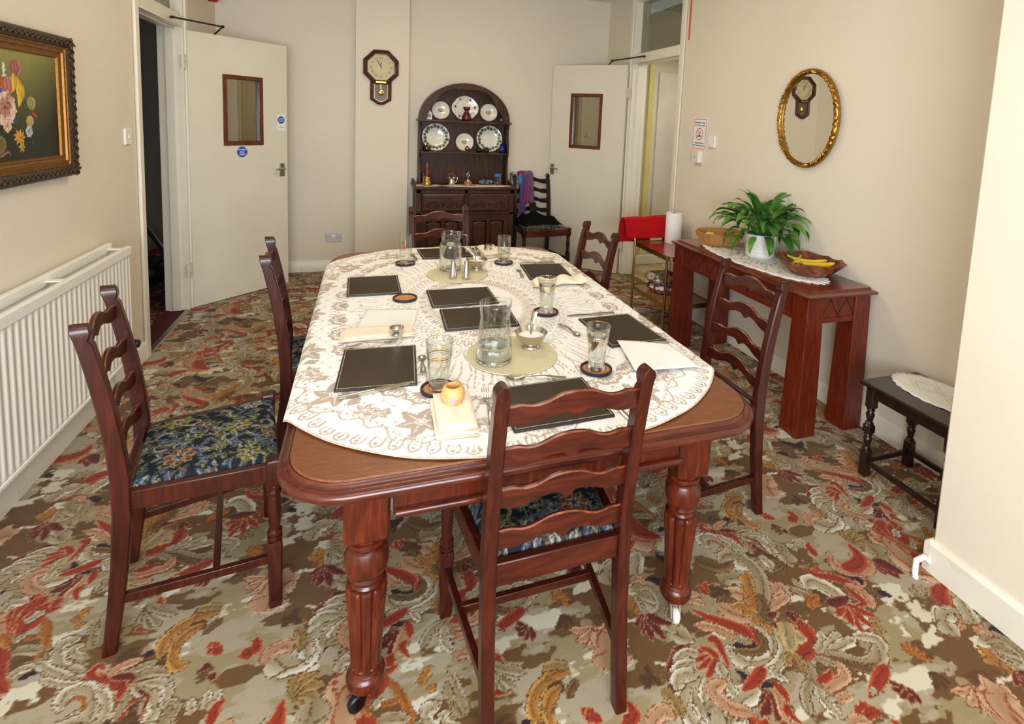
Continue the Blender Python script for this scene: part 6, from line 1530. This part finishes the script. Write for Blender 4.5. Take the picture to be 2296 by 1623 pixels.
fa = wall_empty('alarm_sounder', wallM('left', -1.25, 5.12, 2.41), 'red alarm sounder high on the left wall beyond the open door', 'alarm')
MB().lathe([(0, 0), (.058, 0), (.058, .034), (0, .034)], 32).build('base', WHITEP, fa, smooth=40)
MB().lathe([(0, .034), (.056, .034), (.058, .040), (.056, .044), (0, .044)], 32).build('collar', BLACK, fa, smooth=40)
MB().lathe([(0, .044), (.060, .044), (.062, .085), (.056, .100), (0, .104)], 32).build('sounder', mat('alarm_red', (178, 32, 28), .35), fa, smooth=40)
dh = empty('door_holder', (-.790, 5.092, 0), R(43.5), 'black battery door holder on the floor at the free edge of the left door', 'door holder')
MB().box(-.055, -.035, .012, .060, .030, .165).build('body', BLACK, dh, smooth=0, bevel=.008)
MB().box(-.010, -.037, .10, .030, -.034, .125).build('label_patch', mat('grey_label', (120, 118, 116), .5), dh, smooth=0)
MB().box(.02, -.02, 0, .05, .02, .013).build('foot', GREYM, dh, smooth=0)
MB().box(-.02, -.01, .163, .02, .012, .18).build('top_button', mat('dark_green', (30, 60, 44), .5), dh, smooth=0, bevel=.003)
tag(MB().tube([(1.868, 1.196, .035), (1.845, 1.202, .055), (1.815, 1.205, .045), (1.800, 1.195, .015), (1.795, 1.185, -.01)], .010, 10).build('cable', WHITEP, smooth=60), 'stub of white cable leaving the carpet at the corner of the partition', 'cable')
# dim things in the hall
vc = empty('vacuum_cleaner', (-1.72, 5.30, 0), 0, 'dark vacuum cleaner with grey tube standing in the unlit hall', 'vacuum cleaner')
MB().ball((0, 0, .12), .16, .20, .115).build('body', BLACK, vc, smooth=60)
MB().tube([(.06, -.62, .80), (.08, -.40, .60), (.11, -.02, .27), (.10, .10, .10)], .018).build('tube', GREYM, vc, smooth=60)
MB().ball((0.02, .1, .23), .07, .07, .05).build('red_cover', mat('dark_red_plastic', (120, 24, 28), .4), vc, smooth=60)

# ---------------------------------------------------------------- right-hand side: console table, trolley, stool
co = empty('console_table', (2.217, 2.588, 0), 0, 'reddish console table with zigzag-carved apron against the right wall', 'table')
def cpart(mb, name, m_, par=None, **k):
    mb.v = [(x-2.217, y-2.588, z) for x, y, z in mb.v]; return mb.build(name, m_, par or co, **k)
cx0, cx1, cy0, cy1, cz = 2.000, 2.442, 1.962, 3.214, .742
def rc(i, z): return [(cx0+i, cy0+i, z), (cx1-i*.4, cy0+i, z), (cx1-i*.4, cy1-i, z), (cx0+i, cy1-i, z)]
cpart(MB().loft([rc(.012, .708), rc(0, .717), rc(0, .724), rc(.032, .731), rc(.035, .742)]), 'top', CONT, smooth=0, bevel=.0015)
for x in (2.070, 2.372):
    for y in (2.034, 3.142): cpart(MB().loft([rect(x, y, 0, .060, .060, .004), rect(x, y, .30, .056, .056, .004), rect(x, y, .708, .049, .049, .003)]), 'leg', CON, smooth=0)
for nm, bx, M_, L_ in (('front_apron', (2.030, 2.08, 2.044, 3.096), Matrix(((0, 0, -1, 2.030), (1, 0, 0, 2.084), (0, 1, 0, .60), (0, 0, 0, 1))), 1.008), ('end_apron', None, Matrix(((1, 0, 0, 2.120), (0, 0, -1, 1.996), (0, 1, 0, .60), (0, 0, 0, 1))), .202), ('end_apron', None, Matrix(((-1, 0, 0, 2.322), (0, 0, 1, 3.180), (0, 1, 0, .60), (0, 0, 0, 1))), .202)):
    mb = MB().box(0, 0, -.016, L_, .11, 0).box(0, -.022, -.020, L_, .004, .006).box(0, .100, -.02, L_, .108, .003)
    mb.v = [tuple(M_ @ Vector(p)) for p in mb.v]; ap = cpart(mb, nm, CON, smooth=0, bevel=.002)
    g_ = MB(); n_ = 17 if L_ > .5 else 4
    for k in range(n_):
        xa, xb = L_*k/n_, L_*(k+1)/n_; za, zb = (.010, .096) if k % 2 == 0 else (.096, .010)
        d_ = Vector((xb-xa, zb-za)).normalized(); q = Vector((-d_.y, d_.x))*.0024
        g_.add([(xa-q.x, za-q.y, .0007), (xa+q.x, za+q.y, .0007), (xb+q.x, zb+q.y, .0007), (xb-q.x, zb-q.y, .0007)], [(0, 1, 2, 3)])
    g_.v = [tuple(M_ @ Vector(p)) for p in g_.v]; cpart(g_, 'zigzag_groove_shade', DARK, ap, smooth=0)  # flat strips; the carved grooves' shade is put into their dark colour
cpart(MB().box(2.386, 2.084, .60, 2.40, 3.096, .708), 'rear_apron', CON, smooth=0)
# crochet runner with open-work
rn = doily((2.215, 2.590), .190, .500, 34, .7425, 'white crochet runner along the top of the console table', LACE)
m = MB(); rg = random.Random(31)
for k in range(150):
    t = rg.uniform(0, 6.28); q = rg.uniform(.25, .93); x, y = .17*q*math.cos(t), .48*q*math.sin(t); s_ = rg.uniform(.0022, .0042)
    for j in range(2): m.lathe([(0, .0038), (s_, .0038), (s_, .0042), (0, .0042)], 6, (x+j*.010, y+rg.uniform(-.004, .004), 0))
m.build('open_work_holes', mat('hole_shade', (96, 54, 40), .9), rn, smooth=0)['kind'] = 'stuff'
# wicker basket with fruit
WICK = stripes('wicker', (204, 154, 90), (162, 108, 54), 'Z', 60, .6)
bk = empty('wicker_basket', (2.225, 2.985, .745), 0, 'oval wicker basket of fruit at the far end of the console table', 'basket')
def ov(r, z, n_=96, wob=.0): return [((r+wob*math.sin(24*t))*1.0*math.cos(t), (r+wob*math.sin(24*t))*.86*math.sin(t), z) for t in np.linspace(0, 2*math.pi, n_+1)[:-1]]
MB().loft([ov(.09, .0), ov(.112, .006, wob=.002), ov(.132, .028, wob=.003), ov(.150, .056, wob=.003), ov(.160, .078, wob=.003), ov(.154, .080, wob=.003), ov(.142, .056), ov(.124, .03), ov(.09, .010)]).build('basket_body', WICK, bk, smooth=60)
m = MB(); 
for k in range(48):
    t = 2*math.pi*k/48; t2 = t+.22; m.tube([(.158*math.cos(t), .158*.86*math.sin(t), .076), (.162*math.cos((t+t2)/2), .162*.86*math.sin((t+t2)/2), .088), (.154*math.cos(t2), .154*.86*math.sin(t2), .080)], .004, 6)
m.build('braided_rim', WICK, bk, smooth=60)
m = MB()
for k in range(40):
    t = 2*math.pi*k/40; m.tube([(r*math.cos(t), r*.86*math.sin(t), z) for r, z in ((.113, .008), (.135, .028), (.153, .056), (.162, .078))], .0026, 5)
m.build('stakes', mat('pale_cane', (202, 152, 92), .6, var=.15), bk, smooth=60)
APP = [0, (-.35, 1)]
def fruit(name, loc, r, col, label, cat, stalk=False, sz=.92):
    o = MB().lathe([(0, -sz*r*.80), (r*.45, -sz*r*.92), (r*.85, -sz*r*.6), (r, 0), (r*.9, sz*r*.55), (r*.5, sz*r*.9), (r*.15, sz*r*.82), (0, sz*r*.74)], 28).build(name, mat(name+'_skin', col, .35, var=.14, vscale=30, bump=.06, bscale=200), smooth=80); o.location = loc
    if stalk: MB().tube([(0, 0, r*.7), (.004, 0, r*1.05)], .0018, 6).build('stalk', MAHO, o, smooth=60)
    return tag(o, label, cat)
fruit('apple', (2.150, 2.985, .800), .036, (232, 206, 66), 'yellow apple at the left of the wicker basket', 'fruit', True)
fruit('peach', (2.236, 2.955, .792), .034, (216, 74, 44), 'red apple in the middle of the wicker basket', 'fruit')
fruit('orange', (2.305, 2.985, .797), .037, (240, 150, 50), 'orange at the right of the wicker basket', 'fruit', False, .98)
# potted peace lily
pp = empty('potted_plant', (2.285, 2.660, .745), 0, 'leafy green plant in ribbed white pot on the console table', 'plant')
P = [(0, 0), (.076, 0), (.080, .004)]
for k in range(6):
    z = .008+k*.021; P += [(.081+.0015*k, z), (.087+.0012*k, z+.008), (.0875+.0012*k, z+.013), (.0825+.0012*k, z+.020)]
P += [(.088, .136), (.090, .140), (.086, .141), (.078, .12), (0, .118)]
MB().lathe(P, 48).build('pot', mat('white_pot_glaze', (240, 238, 234), .25, var=.02), pp, smooth=50)
MB().lathe([(0, .10), (.070, .10), (.074, .146), (.070, .147), (.066, .135), (0, .135)], 32).build('inner_pot', mat('teal_plastic', (20, 78, 96), .4), pp, smooth=50)
MB().lathe([(0, .128), (.066, .128), (.03, .142), (0, .144)], 20).build('soil', mat('potting_soil', (52, 38, 26), .95, var=.4, vscale=60, bump=.6), pp, smooth=60)
def leaf_mb(base, az, lean, length, width, droop, twist=0):
    """stalk and blade of one leaf: pointed, folded along the midrib, tip curling down"""
    mb = MB(); d = Vector((math.cos(az), math.sin(az), 0)); sd = Vector((-math.sin(az), math.cos(az), 0)); p = Vector(base); e = R(lean); n_ = 16; C = []; 
    sl = length*.62
    for i in range(7): C.append(p.copy()); p = p+(d*math.cos(e)+Vector((0, 0, 1))*math.sin(e))*(sl/6); e -= droop*.035
    mb.tube([tuple(q) for q in C], [.0030-.0002*i for i in range(7)], 6)
    G = []; dirs = []
    for i in range(n_+1):
        t = i/n_; w_ = width*.5*(math.sin(math.pi*min(1, t**.72))**.85)*(1-.25*t)+.0006; fold = .32
        sd2 = (sd*math.cos(twist*t)+Vector((0, 0, 1))*math.sin(twist*t)); up = d*-math.sin(e)+Vector((0, 0, 1))*math.cos(e)
        wv = .05*width*math.sin(t*11+az*3)
        G.append([tuple(p+sd2*w_*v+up*(w_*abs(v)*fold+wv*abs(v)*v)) for v in (-1, -.7, -.35, -.06, 0, .06, .35, .7, 1)])
        p = p+(d*math.cos(e)+Vector((0, 0, 1))*math.sin(e))*(length/n_); e -= droop/n_*(.6+1.3*t)
    mb.sheet(G); return mb
rg = random.Random(17); LEAF2 = mat('leaf_dark_green', (50, 98, 32), .28, var=.25, vscale=18); LEAF3 = mat('leaf_light_green', (96, 144, 52), .32, var=.22, vscale=16)
k = 0
for ring_, (n_, l0, l1, w0, lean0, lean1, dr) in enumerate(((9, .15, .19, .060, 74, 88, 1.0), (15, .16, .19, .062, 58, 74, 1.15), (17, .165, .195, .060, 44, 60, 1.3), (18, .16, .195, .058, 28, 46, 1.4), (14, .13, .165, .056, 8, 30, 1.5), (14, .10, .14, .050, 50, 80, 1.3))):
    for i in range(n_):
        a = 6.283*(i+rg.uniform(-.35, .35))/n_+ring_*.5; b_ = (.030*math.cos(a), .030*math.sin(a), .138)
        lf = leaf_mb(b_, a, rg.uniform(lean0, lean1), rg.uniform(l0, l1)*1.02, w0*rg.uniform(.8, 1.15), dr*rg.uniform(.8, 1.2), rg.uniform(-.5, .5))
        for j, (x, y, z) in enumerate(lf.v):      # nothing grows through the wall
            if x > .155: x = .155+.012*math.tanh((x-.155)/.03)
            lf.v[j] = (x, y, max(z, .006))
        lf.build('leaf', (LEAF, LEAF2, LEAF, LEAF3)[k % 4], pp, smooth=80); k += 1
for a, lean in ((1.9, 82), (3.9, 74), (5.4, 70)): 
    leaf_mb((0, 0, .14), a, lean, .09, .032, 1.0).build('leaf', mat('leaf_yellow', (176, 132, 40), .5, var=.2), pp, smooth=80)
# wooden bowl with bananas
wb = empty('wooden_bowl', (2.290, 2.268, .745), 0, 'wavy-rimmed wooden bowl of bananas at the near end of the console table', 'bowl')
WB = patches('laminated_wood', [(112, 52, 20), (138, 70, 30), (92, 40, 16), (150, 82, 38), (120, 58, 24)], 26, .3)
def wr(r, z, k=1): return [((r+k*.007*math.cos(6*t+.4))*math.cos(t), (r+k*.007*math.cos(6*t+.4))*math.sin(t)*.98, z+k*.005*math.cos(6*t+.4)) for t in np.linspace(0, 2*math.pi, 97)[:-1]]
MB().loft([wr(.075, 0, 0), wr(.095, .004, .1), wr(.135, .034, .4), wr(.168, .066, .9), wr(.180, .080, 1), wr(.176, .082, 1), wr(.160, .062, .8), wr(.125, .032, .3), wr(.085, .010, 0)]).build('bowl_body', WB, wb, smooth=50)
BAN = mat('banana_skin', (240, 204, 52), .4, var=.08, vscale=20); BTIP = mat('banana_stem_green', (176, 178, 70), .5); BEND = mat('banana_end', (60, 42, 24), .7)
def banana(loc, rz, tilt, label, L_=.20, bend=1.0):
    o = empty('banana', loc, rz, label, 'banana', 'bananas in the wooden bowl'); o.rotation_euler = Euler((tilt, 0, rz))
    pts, rr = [], []
    for i in range(15):
        t = i/14; a = (t-.5)*bend; pts.append((L_/bend*math.sin(a), 0, L_/bend*(1-math.cos(a)))); rr.append(.0175*min(1, math.sin(math.pi*(t*.93+.035))**.42*1.02)*(.55 if i in (0, 14) else 1))
    MB().tube(pts, rr, 10).build('banana_body', BAN, o, smooth=60)
    e0, e1 = Vector(pts[-1]), Vector(pts[0]); d = (Vector(pts[-1])-Vector(pts[-3])).normalized()
    MB().tube([tuple(e0-d*.004), tuple(e0+d*.016), tuple(e0+d*.028)], [.009, .006, .007], 8).build('stem', BTIP, o, smooth=60)
    d2 = (Vector(pts[0])-Vector(pts[2])).normalized(); MB().tube([tuple(e1), tuple(e1+d2*.008)], [.006, .004], 8).build('tip', BEND, o, smooth=60)
banana((2.300, 2.232, .795), R(168), R(-35), 'front banana lying along the near side of the wooden bowl')
banana((2.235, 2.310, .792), R(40), R(20), 'banana at the left of the wooden bowl, its dark end to the right', .15)
banana((2.340, 2.318, .790), R(150), R(40), 'banana at the back of the wooden bowl with a green stem', .19)

# gold drinks trolley
tr = empty('drinks_trolley', (2.20, 3.505, 0), 0, 'gold two-tier trolley behind the console table, under the red cloth', 'trolley')
def tpart2(mb, name, m_, par=None, **k):
    mb.v = [(x-2.20, y-3.505, z) for x, y, z in mb.v]; return mb.build(name, m_, par or tr, **k)
ta, tb_, tc, td = 2.005, 2.385, 3.235, 3.775
RTOP = mat('red_brown_laminate', (140, 52, 40), .22, var=.06, vscale=4, coat=.4); BTOP = mat('brown_gold_laminate', (150, 112, 62), .25, var=.08, vscale=4, coat=.3)
for z, m_ in ((.588, RTOP), (.236, BTOP)):
    t_ = tpart2(MB().loft([rrect(.186, .268, .05, q, 6, ((ta+tb_)/2, (tc+td)/2)) for q in (z, z+.008)]), 'tray', m_, smooth=30)
    A_ = [rrect(.190, .272, .054, q, 8, ((ta+tb_)/2, (tc+td)/2)) for q in (z-.020, z+.014)]; B_ = [rrect(.185, .267, .049, q, 8, ((ta+tb_)/2, (tc+td)/2)) for q in (z+.014, z-.020)]
    tpart2(MB().loft(A_+B_+[A_[0]], caps=False), 'tray_rim', ANOD, t_, smooth=30)
for x in (ta+.004, tb_-.004):
    tpart2(MB().tube([(x, td-.02, .06), (x, td-.02, .60), (x, td-.005, .66), (x, td+.03, .715), (x, td+.035, .755), (x, td+.02, .768)], .0095), 'post', ANOD, smooth=60)
    tpart2(MB().tube([(x, tc+.03, .06), (x, tc+.03, .60)], .0095), 'post', ANOD, smooth=60)
tpart2(MB().tube([(ta+.004, td+.02, .768), (tb_-.004, td+.02, .768)], .0095), 'push_bar', ANOD, smooth=60)
tpart2(MB().box(2.15, td-.008, .60, 2.26, td, .622), 'clip', mat('pale_gold_plastic', (206, 176, 120), .4), smooth=0, bevel=.002)
for x in (ta+.004, tb_-.004):
    for y in (tc+.03, td-.02):
        c_ = tpart2(MB().box(x-.014, y-.012, .035, x+.014, y+.012, .066), 'caster', BLACK, smooth=0, bevel=.004)
        tpart2(MB().lathe([(0, -.010), (.022, -.010), (.024, -.006), (.024, .006), (.022, .010), (0, .010)], 24, M=Matrix.Translation((x, y-.012, .0245)) @ Matrix.Rotation(R(90), 4, 'Y')), 'caster_wheel', BLACK, c_, smooth=40)
# red cloth folded over the push bar
G = []
path = [(td+.075, .575), (td+.068, .66), (td+.055, .74), (td+.036, .782), (td+.018, .786), (td-.002, .772), (td-.020, .71), (td-.030, .655), (td-.032, .630)]
for i in range(33):
    u = i/32*(len(path)-1); k2 = min(int(u), len(path)-2); f = u-k2; y = path[k2][0]*(1-f)+path[k2+1][0]*f; z = path[k2][1]*(1-f)+path[k2+1][1]*f
    G.append([(1.925+.46*j/24-(.03*(1-i/32) if j < 3 else 0), y+.004*math.sin(j*.9+i*.2), z+.003*math.sin(j*.5)+(.018*(j/24) if 8 < i < 26 else 0)) for j in range(25)])
tag(MB().sheet(G).build('red_cloth', mat('red_felt', (176, 10, 20), .95, var=.05, vscale=12, bump=.2, bscale=300, sheen=.2, spec=.1), smooth=180, solid=.004, sub=1), 'bright red cloth draped over the trolley push bar', 'cloth')
kr = empty('kitchen_roll', (2.312, 3.695, .5965), 0, 'white kitchen roll standing on the trolley', 'kitchen roll')
MB().lathe([(.020, 0), (.062, 0), (.0635, .004), (.0635, .236), (.062, .240), (.020, .240), (.020, 0)], 40).build('paper', PAPER, kr, smooth=50)
MB().lathe([(.0165, .001), (.0198, .001), (.0198, .2395), (.0165, .2395), (.0165, .001)], 24).build('core_tube', mat('cardboard', (150, 110, 76), .9), kr, smooth=50)
def cushion(loc, rx, ry, h, m_, label, seed, trim):
    rings = []; N = 72
    for i in range(15):
        a = -math.pi/2+math.pi*i/14; q = max(math.cos(a), .02)**.55; rings.append([(rx*q*math.copysign(abs(math.cos(t))**.75, math.cos(t))*(1+.02*math.sin(5*t+seed)), ry*q*math.copysign(abs(math.sin(t))**.75, math.sin(t)), h*.5*(1+math.sin(a))+.008*math.sin(7*t+seed+i)*q*(math.sin(a) > -.9)) for t in np.linspace(0, 2*math.pi, N+1)[:-1]])
    o = MB().loft(rings).build('seat_cushion', m_, smooth=80); o.location = loc
    MB().tube([(rx*1.02*math.copysign(abs(math.cos(t))**.75, math.cos(t)), ry*1.02*math.copysign(abs(math.sin(t))**.75, math.sin(t)), h*.5) for t in np.linspace(0, 2*math.pi, 61)], .006, 8).build('piping', trim, o, smooth=60)
    return tag(o, label, 'cushion', 'cushions on the lower tray')
FLO = patches('floral_print', [(222, 212, 194), (74, 108, 84), (150, 40, 46), (196, 184, 160), (110, 130, 96), (196, 120, 60), (84, 96, 112), (160, 60, 70)], 34, .9)
FLO2 = patches('pale_floral_print', [(232, 228, 222), (224, 218, 210), (150, 36, 56), (236, 232, 226), (210, 204, 210), (128, 128, 150), (232, 226, 220), (70, 60, 80)], 30, .9)
WINE = mat('wine_piping', (140, 30, 52), .9, var=.1)
cushion((2.220, 3.575, .246), .155, .125, .058, FLO2, 'lower cushion, white with wine-red trim, on the trolley bottom tray', 1, WINE)
cushion((2.205, 3.600, .305), .150, .118, .075, FLO, 'upper cushion, multicoloured floral, stacked on the trolley bottom tray', 2, FLO)

# small dark stool table behind the partition
st = empty('side_table', (2.245, 1.50, 0), 0, 'small black turned-leg side table partly behind the white partition', 'table')
def spart(mb, name, m_, par=None, **k):
    mb.v = [(x-2.245, y-1.50, z) for x, y, z in mb.v]; return mb.build(name, m_, par or st, **k)
def rs(i, z): return [(2.075+i, 1.290+i, z), (2.415-i, 1.290+i, z), (2.415-i, 1.710-i, z), (2.075+i, 1.710-i, z)]
spart(MB().loft([rs(.006, .411), rs(0, .416), rs(0, .424), rs(.004, .431)]), 'top', EBON, smooth=0)
for x in (2.112, 2.378):
    for y in (1.327, 1.673):
        mb = MB().loft([rect(x, y, z, q, q, .003) for z, q in ((0, .018), (.115, .018), (.122, .013))])
        mb.lathe([(.013, .120), (.018, .126), (.011, .136), (.014, .150), (.018, .172), (.012, .184), (.018, .190), (.013, .197)], 16, (x, y, 0))
        mb.loft([rect(x, y, z, q, q, .003) for z, q in ((.196, .013), (.203, .0185), (.232, .0185), (.239, .013))])
        mb.lathe([(.013, .238), (.018, .244), (.011, .252), (.014, .264), (.018, .284), (.012, .300), (.018, .306), (.013, .313)], 16, (x, y, 0))
        mb.loft([rect(x, y, z, q, q, .003) for z, q in ((.312, .013), (.320, .0185), (.411, .0185))])
        spart(mb, 'leg', EBON, smooth=35)
spart(MB().box(2.10, 1.335, .365, 2.116, 1.665, .411).box(2.374, 1.335, .365, 2.390, 1.665, .411).box(2.12, 1.317, .365, 2.37, 1.333, .411).box(2.12, 1.667, .365, 2.37, 1.683, .411), 'apron', EBON, smooth=0)
for a_, b_ in (((2.112, 1.34, .066), (2.112, 1.66, .066)), ((2.378, 1.34, .066), (2.378, 1.66, .066)), ((2.12, 1.673, .066), (2.37, 1.673, .066)), ((2.12, 1.327, .066), (2.37, 1.327, .066))): spart(rail(MB(), a_, b_, .008, .011), 'stretcher', EBON, smooth=0, bevel=.002)
sd_ = doily((2.300, 1.515), .128, .200, 26, .4315, 'white crochet doily on the small black side table', LACE)
m = MB(); rg = random.Random(3)
for cy_ in (.06, -.09):
    for k in range(44):
        t = k*6.283/44; q = abs(math.cos(t))+abs(math.sin(t)); 
        for s_ in (.035, .052): m.lathe([(0, .0038), (.0014, .0038), (.0014, .0042), (0, .0042)], 5, (s_/q*math.cos(t)*1.2, cy_+s_/q*math.sin(t)*1.5, 0))
m.build('open_work_holes', mat('hole_shade_dark', (120, 104, 96), .9), sd_, smooth=0)['kind'] = 'stuff'
for o in (ns,): pass
